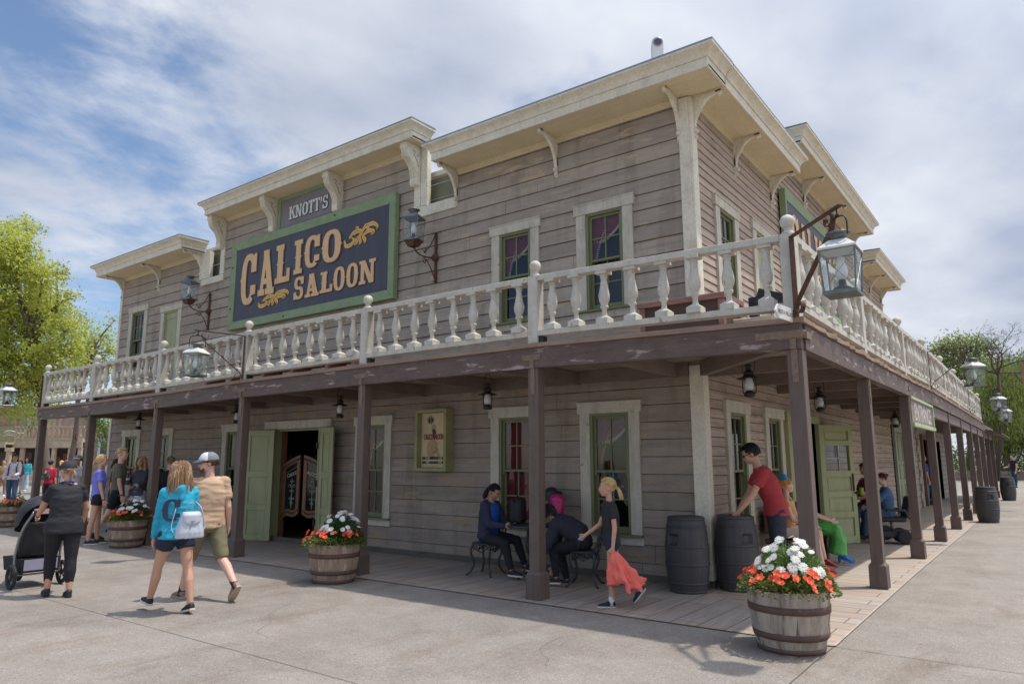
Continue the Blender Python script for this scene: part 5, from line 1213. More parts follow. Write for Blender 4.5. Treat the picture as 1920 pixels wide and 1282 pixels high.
    cap_(b, h3(.082,0,.008), h3(.099,0,-.028), .009*k, .0125*k, 8); cap_(b, h3(.082,-.018,-.062), h3(.082,.018,-.062), .011*k, .011*k, 8)
    for s in (1,-1): e((-.012,s*.077,-.012),(.018,.009,.030)); e((.055,s*.040,-.028),(.025,.02,.025)); cap_(b, h3(.082,s*.014,.030), h3(.074,s*.045,.028), .009*k, .008*k, 8)
    body = to_mesh_obj(b, 'body', skin_mat(skin), T, min(vox,.0075), 2)
    # eyes, brows, mouth
    mo = MB()
    for s in (1,-1):
        ey = MB(); ir = MB(); br = MB()
        ey.ell((0,0,0), (.008*k,.0125*k,.007*k), 10, m=Matrix.Translation(h3(.0865,s*.033,.006)) @ HM.to_3x3().to_4x4())
        ir.ell((0,0,0), (.004*k,.0055*k,.006*k), 8, m=Matrix.Translation(h3(.093,s*.033,.006)) @ HM.to_3x3().to_4x4())
        br.path([h3(.094,s*.016,.030),h3(.093,s*.034,.036),h3(.078,s*.052,.028)], [.0035*k,.004*k,.002*k], 5)
        if vox < .012:
            ey.build('eye', M('eye_white', (.62,.6,.58), .3, bump=0), body); ir.build('iris', M('iris_dark', (.03,.02,.015), .3, bump=0), body); br.build('eyebrow', M('brow_brown', s2l((92,66,48)), .8, bump=0), body)
    mo.path([h3(.088,-.022,-.063),h3(.098,0,-.060),h3(.088,.022,-.063)], [.003*k,.0062*k,.003*k], 6)
    if vox < .012:
        mo.build('mouth', M('lip', s2l((176,96,88)), .5, bump=0), body)
    if beard:
        bb = MB(); rn = random.Random(3)
        for _ in range(260):
            y_ = rn.uniform(-.05,.05); z_ = rn.uniform(-.105,-.052); x_ = .098-abs(y_)*.75-(abs(z_+.07))*.25
            if abs(y_) < .02 and -.072 < z_ < -.054: continue
            bb.path([h3(x_-.012,y_,z_), h3(x_+.004,y_*1.05,z_-.018)], [.005*k,.002*k], 4)
        bb.build('beard', beard, T)
    if glasses:
        gb = MB(); 
        for s in (1,-1):
            gb.prism([(s*.008,.018),(s*.060,.020),(s*.056,-.010),(s*.014,-.012)], lambda a,c,t: h3(.098+t-abs(a)*.28, a, c), 0, .006)
            gb.path([h3(.083,s*.058,.012), h3(-.01,s*.082,.004)], .0035*k, 4)
        gb.path([h3(.098,-.01,.012), h3(.098,.01,.012)], .003*k, 4)
        gb.build('sunglasses', M('dark_lens', (.01,.01,.012), .12, bump=0, var=.02), T)
    # ---- shirt
    ez = .014*u*loose
    if top:
        b = MB()
        hemc = C0-V((0,0,(.05+hem)*u)) if seat is None else C0-V((0,0,.0))
        secs = [(hemc,pf_,plat,.114*u*g+ez*1.2,.172*u*g+ez*1.2),(C0+V((0,0,.03*u)),pf_,plat,.108*u*g+ez,.165*u*g+ez),(waist,(pf_+fwd).normalized(),(plat+lat).normalized(),.098*u*g+ez,(.135 if fem else .148)*u*g+ez),(chest,fwd,lat,.115*u*g+ez,(.148 if fem else .166)*u*(1+.6*(g-1))+ez),(neck-ld*.065*u,fwd,lat,.09*u*g+ez,.148*u+ez),(neck-ld*.02*u,fwd,lat,.066*u+ez*.5,.085*u),(neck+ld*(.002-neckline)*u,fwd,lat,.058*u,.064*u)]
        if fem and not child: b.ell((0,0,0),(.06*u*g,.12*u*g,.065*u),14,m=Matrix.Translation(chest+fwd*.075*u*g+ld*.005)@Matrix(((fwd.x,lat.x,ld.x,0),(fwd.y,lat.y,ld.y,0),(fwd.z,lat.z,ld.z,0),(0,0,0,1))))
        loft(b, secs, 24)
        for s in (1,-1):
            cap_(b, shp[s]+ld*.004, shp[s]*.45+neck*.55-ld*.02*u, .058*u+ez*.3, .05*u)
            w1 = (.054*u*(1+.55*(g-1))+ez*.45)*sleeve_w
            if sleeve <= 1:
                b.path([shp[s]+(el[s]-shp[s])*.12, shp[s]+(el[s]-shp[s])*.35, shp[s]+(el[s]-shp[s])*sleeve], [w1*.9, w1, w1*1.04], 14)
                cap_(b, shp[s], shp[s]+(el[s]-shp[s])*.25, .050*u+ez*.25, w1*.95)
            elif sleeve > 0:
                t = sleeve-1; cap_(b, shp[s], el[s], .054*u*g+ez*.5, .047*u*(1+.5*(g-1))*sleeve_w+ez*.3); b.path([el[s]-(wr[s]-el[s])*.02, el[s]+(wr[s]-el[s])*t*.9, el[s]+(wr[s]-el[s])*t], [.047*u*(1+.5*(g-1))*sleeve_w+ez*.3, .038*u*sleeve_w+ez*.3, .034*u*sleeve_w], 14); cap_(b, el[s], el[s]+(wr[s]-el[s])*.1, .047*u*(1+.5*(g-1))*sleeve_w+ez*.3, .045*u*sleeve_w+ez*.2)
        if hoodie:
            for q in range(9):
                a = pi*.5+pi*(q/8); c = neck+ld*.012*u-fwd*.02*u + (fwd*cos(a)*.085+lat*sin(a)*.085)*u; cap_(b, c, c-fwd*.01*u-ld*.05*u, .034*u, .036*u)
            cap_(b, neck-fwd*.10*u-ld*.02*u, neck-fwd*.13*u-ld*.13*u, .07*u, .035*u)
        to_mesh_obj(b, topname, top, T, vox, 9, fold=.0065*u*loose, fs=(6,6,15), seed=len(label))
    if bottom:
        b = MB(); ex = .010*u*loose if leg_to < 1.2 or loose > 1 else .006*u
        loft(b, [(P-V((0,0,.09*u)),pf_,plat,.085*u*g+ex,.13*u*g+ex),(P-V((0,0,.03*u)),pf_,plat,.115*u*g+ex,.168*u*g+ex),(C0+V((0,0,.03*u)),pf_,plat,.108*u*g+ex,.160*u*g+ex),(waist-hipup*.03*u,pf_,plat,.098*u*g+ex,.145*u*g+ex)], 24)
        for s in (1,-1):
            t = min(leg_to,1); q = hipj[s]+(kn[s]-hipj[s])*t
            r0 = .090*u*g+ex; r1 = (.060*u*(1+.4*(g-1))+ex*(1.6 if leg_to < 1.2 else 1)) if t >= .95 else r0-(r0-.066*u*g-ex*1.4)*t
            b.path([hipj[s]-th[s]*.02, hipj[s]+(q-hipj[s])*.5, q], [r0, (r0+r1)/2*1.01, r1], 16); cap_(b, hipj[s], hipj[s]+(q-hipj[s])*.2, r0, r0*.98)
            if leg_to > 1:
                t2 = leg_to-1; back = V((-.012*u,0,0)); m_ = kn[s]+(an[s]-kn[s])*min(.35,t2)+back*(1 if sh[s].z < -.5 else 0); cap_(b, q, m_, r1, .058*u*(1+.4*(g-1))+ex*.9)
                if t2 > .35: b.path([m_, kn[s]+(an[s]-kn[s])*t2], [.058*u*(1+.4*(g-1))+ex*.9, .040*u+ex*(1.0 if loose<=1 else 2.6)], 14)
        bo = to_mesh_obj(b, botname, bottom, T, vox, 4, fold=.0045*u*loose, fs=(7,7,12), seed=3)
    if sock:
        for s in (1,-1): b = MB(); b.path([an[s]-sh[s]*.10*u, an[s]+sh[s]*.02*u], [.040*u,.040*u], 12); b.build('sock', sock, T)
    if shoes:
        for s, fp in ((1,fL),(-1,fR)):
            A = R(fp); A0 = an[s]; f_ = V((cos(A),0,-sin(A))); n_ = V((sin(A),0,cos(A)))
            c0 = A0-n_*(foot_h-.012*u)
            ol = [(-.065,.0),(-.055,.032),(0,.036),(.08,.046),(.14,.046),(.18,.034),(.20,.0)]; ol = ol+[(x,-y) for x,y in ol[-2:0:-1]]
            sb = MB(); sb.prism([(x*u,y*u) for x,y in ol], lambda a,c,t: c0+f_*a+V((0,1,0))*c+n_*t, -.012*u, .012*u)
            b = MB(); loft(b, [(c0+f_*-.058*u+n_*.03*u,n_,V((0,1,0)),.03*u,.028*u),(c0+f_*-.03*u+n_*.045*u,n_,V((0,1,0)),.042*u,.036*u),(c0+f_*.03*u+n_*.042*u,n_,V((0,1,0)),.042*u,.038*u),(c0+f_*.09*u+n_*.028*u,n_,V((0,1,0)),.030*u,.043*u),(c0+f_*.15*u+n_*.020*u,n_,V((0,1,0)),.022*u,.042*u),(c0+f_*.19*u+n_*.014*u,n_,V((0,1,0)),.014*u,.022*u)], 16)
            so = to_mesh_obj(b, 'shoe', shoes, T, .007, 2)
            sb.build('sole', sole or shoes, so, .003)
    if wrist:
        b = MB(); s = wrist; b.path([wr[s]-fd[s]*.03*u, wr[s]-fd[s]*.01*u], [.029*u]*2, 12); b.build('wristband', black_plain, T)
    if hair: make_hair(T, h3, k, HM, *hair, capped=bool(cap))
    if cap:
        b = MB(); c1, c2, back = cap[:3]; sg = -1 if back else 1
        n_ = 18; secs = []
        for i in range(8):
            z = .028+.09*i/7; rr = math.sqrt(max(0,1-((z-.02)/.105)**2)); 
            for j in range(n_): b.v.append(tuple(h3(-.012+(.119*cos(2*pi*j/n_))*rr, .100*rr*sin(2*pi*j/n_), z*1.06)))
        for i in range(7):
            for j in range(n_): b.f.append([i*n_+j,i*n_+(j+1)%n_,(i+1)*n_+(j+1)%n_,(i+1)*n_+j]); b.sm.append(True)
        b.f.append([7*n_+j for j in range(n_)]); b.sm.append(True); b.ell(h3(-.012,0,.128), .007, 6)
        co = b.build('cap', c1, T)
        if len(cap) > 3:
            co.data.materials.append(cap[3]); iv = HM.inverted()
            for p_ in co.data.polygons:
                if (iv @ p_.center).x < .0: p_.material_index = 1
        v_ = MB(); N_=12
        for t in (0,.006):
            for i in range(N_+1):
                a = -1.1+2.2*i/N_; v_.v.append(tuple(h3(-.012+sg*.108*cos(a), .098*sin(a), .035+t))); v_.v.append(tuple(h3(-.012+sg*(.108*cos(a)+.085*cos(a*.8)), .092*sin(a), .018+t-.01*abs(a))))
        M2 = 2*(N_+1)
        for i in range(N_):
            a = 2*i; v_.f += [[a,a+2,a+3,a+1],[M2+a,M2+a+1,M2+a+3,M2+a+2],[a+1,a+3,M2+a+3,M2+a+1]]; v_.sm += [True]*3
        v_.build('visor', c2, co)
        if cap_logo.get(label): 
            l_ = MB(); 
            for x,y,z,q in ((.088,-.01,.07,.020),(.085,.012,.085,.016),(.080,.0,.055,.014),(.078,-.03,.075,.012)): l_.ell((0,0,0),(.004,q,q*.8),8,m=Matrix.Translation(h3(x,y,z))@HM.to_3x3().to_4x4())
            l_.build('emblem', cap_logo[label], co)
    return dict(T=T, wr=wr, fd=fd, an=an, kn=kn, neck=neck, shp=shp, chest=chest, waist=waist, lat=lat, fwd=fwd, ld=ld, h3=h3, P=P, el=el, u=u, k=k)
cap_logo = {}
def make_hair(T, h3, k, HM, style, mat, ln=.25, seed=1, capped=False):
    rn = random.Random(seed); b = MB()
    down = HM.to_3x3().inverted() @ V((0,0,-1))
    def scalp(d): return V((-.012+.106*d.x, .087*d.y, .022+.104*d.z))
    if style == 'curly':
        for _ in range(230):
            z = rn.uniform(-.1,1); a = rn.uniform(-pi,pi); r_ = math.sqrt(max(0,1-z*z)); d = V((r_*cos(a), r_*sin(a), z))
            if d.x > .35 and d.z < .62: continue
            if d.z < .1 and d.x > -.1: continue
            p = scalp(d)*1.03; b.ell((0,0,0), (.016*k,.016*k,.014*k), 6, m=Matrix.Translation(h3(*p)) @ Matrix.Rotation(rn.random()*3,4,'X'), k=4)
        b.build('hair', mat, T); return
    n_ = {'short':700,'long':1000,'pony':760,'bun':600}[style]; th_ = .58
    if T.location.length > 25: n_ = n_//3; th_ = 1
    cp = MB(); cp.ell((0,0,0), (.101*k,.083*k,.098*k), 16, m=Matrix.Translation(h3(-.022,0,.028)) @ HM.to_3x3().to_4x4(), k=12)
    tail = V((-.115,0,.0))
    for i in range(n_):
        z = rn.uniform(-.25 if style != 'long' else -.1, 1); a = rn.uniform(-pi,pi); r_ = math.sqrt(max(0,1-z*z)); d = V((r_*cos(a), r_*sin(a), z))
        if capped and d.z > .18: continue
        if d.x > .45 and d.z < .62: continue
        if style == 'long' and d.x > .2 and d.z < .8: continue
        if d.x > .0 and d.z < .10: continue
        if d.x > -.3 and d.z < -.05: continue
        p = scalp(d)*1.02; P = [p]
        if style == 'short':
            t = V((-.2,d.y*.3,-.8)); t = t-d*t.dot(d); t.normalize(); L_ = rn.uniform(.03,.05); P += [p+t*L_*.5+d*.008, p+t*L_+d*.004]
            rr = [.006*k,.005*k,.0015*k]
        elif style == 'long':
            t = V((-.25 if d.x<.3 else .05, d.y*1.3+(.35*(1 if d.y>0 else -1) if d.x>.2 else 0), -.35)); t = t-d*t.dot(d); t.normalize()
            q = p+t*.06+d*.012; P.append(q); cur = q.copy(); hd_ = V((t.x*.3,t.y*.3,-.8)); L_ = ln*rn.uniform(.75,1.05); m_ = 5
            for j in range(m_):
                hd_ = (hd_+down*.6+V((rn.uniform(-.14,.14),rn.uniform(-.14,.14),0))).normalized(); cur = cur+hd_*L_/m_
                rad = math.hypot(cur.x+.012, cur.y)
                if cur.z > -.10 and rad < .098: cur.x = -.012+(cur.x+.012)*.098/max(rad,.01); cur.y *= .098/max(rad,.01)
                if cur.x > .0 and abs(cur.y) < .086: cur.y = .088*(1 if cur.y>0 else -1)
                if cur.x > .045 and cur.z < .05: cur.x = .045
                if cur.z < -.13 and cur.x < 0: cur.x = min(cur.x, -.085+.1*abs(cur.y))
                P.append(cur.copy())
            rr = [.007*k*th_]+[.0092*k*th_]*(m_)+[.002*k]
        else:
            base = (tail if not capped else V((-.118,0,-.02))) if style == 'pony' else V((-.10,0,.05))
            m1 = (p+base)/2; dd = V((m1.x+.012, m1.y, m1.z-.02)); m1 = V((-.012,0,.02))+dd*(.112/max(dd.length,.01)); P += [m1, base+V((rn.uniform(-.012,.012),rn.uniform(-.015,.015),rn.uniform(-.012,.012)))]
            if style == 'pony':
                cur = P[-1].copy(); hd_ = V((-.9,0,-.1)); L_ = ln*rn.uniform(.7,1.05)
                for j in range(4): hd_ = (hd_+down*.7+V((rn.uniform(-.15,.15),rn.uniform(-.15,.15),0))).normalized(); cur = cur+hd_*L_/4; P.append(cur.copy())
                rr = [.0072*k*th_]*(len(P)-1)+[.002*k]
            else: rr = [.007*k*th_]*len(P)
        b.path([h3(*q) for q in P], rr, 4)
    b.v += cp.v; off = len(b.v)-len(cp.v); b.f += [[off+i for i in f] for f in cp.f]; b.sm += cp.sm
    # cut the cap away from the face: keep only faces behind the hairline
    inv = HM.inverted(); kf, ks = [], []
    for f, s_ in zip(b.f, b.sm):
        if f[0] >= off:
            c = sum(((inv @ V(b.v[i])) for i in f), V())/len(f)
            if (c.x > .050*k and c.z < .078*k) or (c.x > .0 and c.z < .02*k) or (c.z < -.045*k): continue
        kf.append(f); ks.append(s_)
    b.f, b.sm = kf, ks
    if style == 'bun':
        for _ in range(40):
            d = V((rn.gauss(0,1),rn.gauss(0,1),rn.gauss(0,1))).normalized(); q = V((-.125,0,.06))+d*.022; b.path([h3(*q), h3(*(q+d.cross(V((0,0,1)))*.03))], [.012*k,.008*k], 5)
    b.build('hair', mat, T)
# ------------------------------------------------------------------ the people in the photograph
blk_tee = cloth('black_tee', (42,42,48)); blk_leg = cloth('black_leggings', (32,32,38)); teal = cloth('teal_fleece', (44,166,196)); navy_den = cloth('navy_denim', (36,42,66))
tan_tee = cloth('tan_tee', (190,160,132)); olive_short = cloth('olive_cargo', (118,112,86)); red_tee = cloth('red_tee', (168,56,62)); navy = cloth('navy_jacket', (48,50,72)); royal = cloth('royal_shirt', (30,84,170))
black_shoe = M('black_shoe', s2l((34,34,36)), .6, bump=.1); white_sole = M('white_sole', s2l((208,202,190)), .6); tan_shoe = M('tan_shoe', s2l((150,124,104)), .7)
hb_blonde = hair_mat('blonde', (206,172,120), (160,124,82)); hb_dark = hair_mat('black', (26,22,22), (44,36,34)); hb_brown = hair_mat('brown', (92,62,44), (60,40,30)); hb_dirty = hair_mat('dirty_blonde', (146,114,86), (212,182,142)); hb_red = hair_mat('auburn', (96,50,40), (60,32,28))
# 1 woman in black pushing the stroller
p1 = person('woman in black tee and leggings pushing a black stroller, blue lanyard round her neck', (-8.12,-3.32), 168, H=1.66, lean=6, hd=(25,4), aL=(32,14,62,4), aR=(18,20,55,6), lL=(16,0,14), lR=(-4,1,4), fL=0, fR=4, bulk=1.24, skin='tan', top=blk_tee, sleeve=.62, bottom=blk_leg, leg_to=1.72, shoes=black_shoe, hair=('pony', hb_dirty, .10, 2), fem=True, hem=.07, fist=(1,1), botname='leggings', cap=(M('cap_charcoal', s2l((40,40,48)), .8), M('visor_grey', s2l((120,124,134)), .8), False), wrist=1)
b = MB(); pq = p1; b.path([pq['neck']+pq['ld']*.018+(pq['fwd']*cos(a)*.062+pq['lat']*sin(a)*.066) for a in [2*pi*i/20 for i in range(20)]], .010, 6, closed=True); b.build('lanyard', M('lanyard_blue', s2l((40,60,160)), .7), p1['T'])
# 2 woman in the teal hoodie
p2 = person('woman in turquoise hoodie and denim shorts walking beside the man in the tan tee', (-6.09,-2.95), 176, H=1.64, lean=2, twist=-14, hd=(4,2), aL=(8,10,14,4), aR=(10,10,26,2), lL=(25,2,5), lR=(-13,2,3), fL=-8, fR=14, bulk=1.12, skin='tan', top=teal, sleeve=1.95, bottom=navy_den, leg_to=.42, shoes=black_shoe, sole=white_sole, hair=('long', hb_dirty, .29, 4), fem=True, hem=.03, hoodie=True, topname='hoodie', loose=1.3, botname='denim_shorts')
# 3 man in the tan tee
cap_logo['bearded man in tan tee and cargo shorts with white-and-grey cap and dark sunglasses'] = M('logo_red', s2l((170,40,44)), .7)
p3 = person('bearded man in tan tee and cargo shorts with white-and-grey cap and dark sunglasses', (-6.53,-2.32), 178, H=1.82, lean=5, twist=-28, hd=(96,6), aL=(10,8,30,4), aR=(-4,10,24,4), lL=(22,3,6), lR=(-20,3,28), fL=0, fR=48, bulk=1.06, skin='fair', top=tan_tee, sleeve=.7, bottom=olive_short, leg_to=.98, shoes=tan_shoe, sole=M('sole_tan', s2l((176,160,140)), .8), hair=('short', hb_brown, .03, 5), hem=.02, cap=(M('cap_white', s2l((214,216,216)), .8, patch=s2l((116,120,126)), pa=.0), M('visor_slate', s2l((92,96,108)), .8), False, M('cap_grey', s2l((122,128,134)), .8)), glasses=True, sock=black_shoe, botname='cargo_shorts', beard=hair_mat('beard', (120,80,56), (84,58,44)), loose=1.1)
b = MB()
for s in (1,-1):
    q = p3['kn'][s]*.55+V((0,s*.1,p3['P'].z))*.45
    b.box(q.x-.07,q.x+.07,q.y-.012+s*.045,q.y+.02+s*.045,q.z-.07,q.z+.08)
b.build('cargo_pocket', olive_short, p3['T'], .01)
# 4 girl in the purple tee
p4 = person('blonde girl in lavender-blue tee and black running shorts standing by the left planter', (-13.82,-.50), 62, H=1.80, hd=(-14,4), aL=(6,8,8,2), aR=(10,7,16,3), lL=(4,3,2), lR=(-6,3,0), bulk=.98, skin='tan', top=M('lavender_tee', s2l((116,122,214)), .85, patch=s2l((90,186,214)), pa=.22, ps=9, pst=(1,1,2.5), bump=.2), sleeve=.6, bottom=cloth('running_shorts', (26,26,30)), leg_to=.36, shoes=black_shoe, sole=white_sole, hair=('pony', hb_blonde, .10, 7), fem=True, hem=.04, wrist=-1)
# 5 tall boy in olive
p5 = person('tall curly-haired boy in olive tee and black shorts looking away to the right', (-14.35,.12), 58, H=1.97, lean=2, hd=(-20,0), aL=(4,7,10,3), aR=(6,6,14,2), lL=(14,3,4), lR=(-16,3,12), fR=10, bulk=.96, skin='fair', top=cloth('olive_tee', (98,96,82)), sleeve=.7, bottom=cloth('black_shorts', (28,28,32)), leg_to=.75, shoes=black_shoe, hair=('curly', hb_blonde, .1, 3), hem=.05, sock=black_shoe, wrist=-1)
# 6 girl in the grey hoodie facing us
p6 = person('long-haired girl in charcoal hoodie with striped cuffs and one hand raised', (-15.32,1.05), -62, H=1.76, hd=(10,0), aL=(30,10,75,-20), aR=(20,14,150,-12), lL=(2,3,0), lR=(2,3,0), skin='tan', top=cloth('charcoal_hoodie', (74,78,90)), sleeve=1.9, bottom=cloth('lilac_pants', (176,164,190)), leg_to=1.85, shoes=black_shoe, hair=('long', hb_blonde, .42, 9), fem=True, hem=.02, loose=1.4, topname='hoodie', botname='trousers', fist=(.6,.5))
b = MB()
for s in (1,-1):
    for t in (.60,.68,.76): q = p6['el'][s]+(p6['wr'][s]-p6['el'][s])*t; b.path([q-p6['fd'][s]*.008, q+p6['fd'][s]*.008], [.055,.054], 12)
b.build('cuff_stripe', M('cuff_white', (.7,.7,.7), .8), p6['T'])
# 7 woman in dark top with plaid shirt round her waist
p7 = person('woman in black sweater with a plaid shirt tied at her waist, seen from behind', (-13.4,.75), 140, H=1.76, hd=(20,8), aL=(30,10,80,0), aR=(30,10,80,0), skin='fair', top=cloth('black_sweater', (24,22,26)), sleeve=1.9, bottom=cloth('dark_jeans', (50,52,62)), leg_to=1.9, shoes=black_shoe, hair=('bun', hb_dirty, .1, 11), fem=True, topname='sweater', botname='jeans')
plaid = bpy.data.materials.new('plaid_cloth'); plaid.use_nodes = True
def plaid_nodes(m):
    n = m.node_tree.nodes; l = m.node_tree.links; b = n['Principled BSDF']; b.inputs['Roughness'].default_value = .9
    tc = n.new('ShaderNodeTexCoord'); outs = []
    for d, s_ in (('X', 5.5), ('Z', 5.5)):
        w_ = n.new('ShaderNodeTexWave'); w_.bands_direction = d; w_.inputs['Scale'].default_value = s_; l.new(tc.outputs['Object'], w_.inputs[0]); outs.append(w_.outputs['Fac'])
    a = n.new('ShaderNodeMath'); a.operation = 'ADD'; l.new(outs[0], a.inputs[0]); l.new(outs[1], a.inputs[1])
    r_ = n.new('ShaderNodeValToRGB'); l.new(a.outputs[0], r_.inputs[0]); e = r_.color_ramp.elements; e[0].position = .0; e[0].color = (*s2l((70,80,104)),1); e[1].position = 1; e[1].color = (*s2l((206,200,202)),1); e.new(.5).color = (*s2l((150,140,156)),1)
    dv = n.new('ShaderNodeMath'); dv.operation = 'MULTIPLY'; dv.inputs[1].default_value = .5; l.new(a.outputs[0], dv.inputs[0]); l.new(dv.outputs[0], r_.inputs[0]); l.new(r_.outputs[0], b.inputs['Base Color'])
plaid_nodes(plaid)
b = MB(); P_ = p7['P']; loft(b, [(P_-V((.02,0,.42)),V((1,0,0)),V((0,1,0)),.15,.20),(P_-V((.0,0,.1)),V((1,0,0)),V((0,1,0)),.145,.20),(P_+V((0,0,.10)),V((1,0,0)),V((0,1,0)),.125,.175)], 24)
to_mesh_obj(b, 'tied_shirt', plaid, p7['T'], .012, 3, fold=.014, fs=(10,10,1.5))
# 8 seated woman with phone
p8 = person('seated woman with black ponytail in navy jacket over blue shirt looking at her phone', (-4.85,1.12), 2, H=1.64, seat=.46, lean=4, hd=(-8,34), aL=(26,6,84,-20), aR=(22,10,86,-16), lL=(84,8,64), lR=(80,6,62), bulk=1.12, skin='olive', top=royal, sleeve=.5, bottom=blk_leg, leg_to=1.9, shoes=black_shoe, sole=white_sole, hair=('pony', hb_dark, .22, 13), fem=True, fist=(.8,.8), botname='trousers', neckline=.02)
def jacket(p, mat, open_=True, hem=.02, g=1.1, hood=True, name='jacket', arms=1.95):
    b = MB(); u = p['u']; lat, fwd, ld = p['lat'], p['fwd'], p['ld']; n_ = 26
    rows = [(p['P']+V((0,0,-.02)), .150*g, .205*g), (p['waist'], .135*g, .185*g), (p['chest'], .138*g, .195*g), (p['neck']-ld*.06*u, .110*g, .185*g), (p['neck']-ld*.01*u, .075*g, .095*g)]
    a0 = R(38) if open_ else R(2)
    for th_ in (0, -.012):
        for c, rx, ry in rows:
            for j in range(n_+1):
                a = a0+(2*pi-2*a0)*j/n_; b.v.append(tuple(c+(fwd*(rx+th_)*cos(a)+lat*(ry+th_)*sin(a))*u))
    m_ = n_+1; K_ = len(rows)*m_
    for i in range(len(rows)-1):
        for j in range(n_):
            q = i*m_+j; b.f.append([q,q+1,q+m_+1,q+m_]); b.f.append([K_+q,K_+q+m_,K_+q+m_+1,K_+q+1]); b.sm += [True,True]
    for i in range(len(rows)-1):
        for j in (0,n_): q = i*m_+j; b.f.append([q,q+m_,K_+q+m_,K_+q]); b.sm.append(False)
    for i in (0,len(rows)-1):
        for j in range(n_): q = i*m_+j; b.f.append([q,K_+q,K_+q+1,q+1]); b.sm.append(False)
    for s in (1,-1):
        sh_, e_, w_ = p['shp'][s], p['el'][s], p['wr'][s]; q = e_+(w_-e_)*(arms-1)
        cap_(b, sh_, e_, .068*u*g, .060*u*g); cap_(b, e_, q, .060*u*g, .042*u*g)
    if hood:
        for q in range(9): a = pi*.45+pi*1.1*(q/8); c = p['neck']-ld*.02*u+(fwd*cos(a)*.095+lat*sin(a)*.10)*u; cap_(b, c, c-ld*.06*u, .036*u, .034*u)
    return to_mesh_obj(b, name, mat, p['T'], .011, 4, fold=.008, fs=(9,9,9), seed=5)
j8 = jacket(p8, navy)
def prop(name, label, cat, mb, mat, loc=(0,0,0), rz=0, bevel=.004, group=None): T_ = mb.build(name, mat, None, bevel); T_.location = loc; T_.rotation_euler = (0,0,rz); tag(T_, label, cat, group); return T_
hw = p8['T'].matrix_basis
def world(p, v): 
    T_ = p['T']; return Matrix.Translation(T_.location) @ Matrix.Rotation(T_.rotation_euler.z,4,'Z') @ V(v)
hm = world(p8, (p8['wr'][1]+p8['wr'][-1])/2 + (p8['fd'][1]+p8['fd'][-1])*.045+V((0,0,.025)))
b = MB(); b.box(-.04,.04,-.075,.075,-.005,.005, Matrix.Rotation(R(-35),4,'Y')); prop('phone','smartphone held by the seated woman in the navy jacket','phone', b, black_plain, hm, R(22))
# 9 sleeping woman bent over the table
p9 = person('woman in dark jacket slumped asleep over the cafe table with her head on her arm', (-3.28,1.18), 200, H=1.62, seat=.47, lean=62, hd=(-50,58), aL=(70,30,84,40), aR=(52,4,20,0), lL=(78,9,86), lR=(66,8,80), bulk=1.12, skin='olive', top=M('star_blouse', s2l((30,30,34)), .8, patch=s2l((214,206,176)), pa=.35, ps=26), sleeve=1.8, bottom=blk_leg, leg_to=1.9, shoes=black_shoe, sole=white_sole, hair=('long', hb_dark, .14, 17), fem=True, botname='trousers', topname='blouse')
j9 = jacket(p9, cloth('dark_jacket', (46,46,60), bump=.4, bs=30), True, g=1.22, arms=1.5)
# 10 girl with the coral jacket
p10 = person('young blonde girl in black tee walking with a coral jacket hanging from her hand', (-2.33,.26), 212, H=1.44, lean=3, twist=10, hd=(-6,2), aL=(-4,10,8,4), aR=(20,12,55,2), lL=(4,2,4), lR=(-10,2,38), fR=50, bulk=.94, skin='tan', top=cloth('girl_black_tee', (44,42,46)), sleeve=.6, bottom=navy_den, leg_to=.34, shoes=black_shoe, sole=white_sole, hair=('pony', hb_blonde, .16, 19), fem=True, child=True, sock=M('white_sock', (.7,.69,.7), .8), hem=.06, fist=(.9,.8), loose=1.1, botname='denim_shorts')
b = MB(); c = world(p10, p10['wr'][1]+V((0,0,-.06)))
b = MB(); NR, NC = 34, 72; rn = random.Random(2)
for i in range(NR+1):      # gathered cloth: deep folds that open out below the hand
    t = i/NR; cx, cy, cz = .02+.10*t**1.5, .01+.05*t**1.5, -.37*t
    for j in range(NC):
        a = 2*pi*j/NC; fl = sin(a*5+t*1.6)+.6*sin(a*9-t*2.4+1)+.35*sin(a*14+t*5); r_ = .024+.12*t**.62
        q = 1+(.14+.40*t)*fl*.5; hem_ = .035*sin(a*3+1)+.02*sin(a*7)
        b.v.append((cx+r_*q*cos(a)*1.15, cy+r_*q*sin(a)*.75, cz+(hem_ if i == NR else hem_*t)))
for i in range(NR):
    for j in range(NC): b.f.append([i*NC+j,i*NC+(j+1)%NC,(i+1)*NC+(j+1)%NC,(i+1)*NC+j]); b.sm.append(True)
b.f.append([j for j in range(NC)][::-1]); b.sm.append(True)
def sleeve_(P, rr, ph):
    Q = curve_pts(P, 6); base = len(b.v); n_ = len(Q)
    for i, p in enumerate(Q):
        t = i/(n_-1); d = (Q[min(i+1,n_-1)]-Q[max(i-1,0)]).normalized(); u_ = d.orthogonal().normalized(); w_ = d.cross(u_); r_ = rr[0]+(rr[1]-rr[0])*t
        for j in range(28):
            a = 2*pi*j/28; q = 1+.22*sin(a*3+ph+t*9)+.12*sin(t*26+a*2); b.v.append(tuple(p+(u_*cos(a)+w_*sin(a)*.62)*r_*q))
    for i in range(n_-1):
        for j in range(28): b.f.append([base+i*28+j, base+i*28+(j+1)%28, base+(i+1)*28+(j+1)%28, base+(i+1)*28+j]); b.sm.append(True)
    b.f.append([base+(n_-1)*28+j for j in range(28)]); b.sm.append(True)
sleeve_([(.06,.03,-.16),(.17,.09,-.22),(.26,.14,-.28),(.32,.17,-.30)], (.055,.045), 0); sleeve_([(.08,.04,-.24),(.18,.10,-.32),(.25,.14,-.40)], (.055,.038), 2)
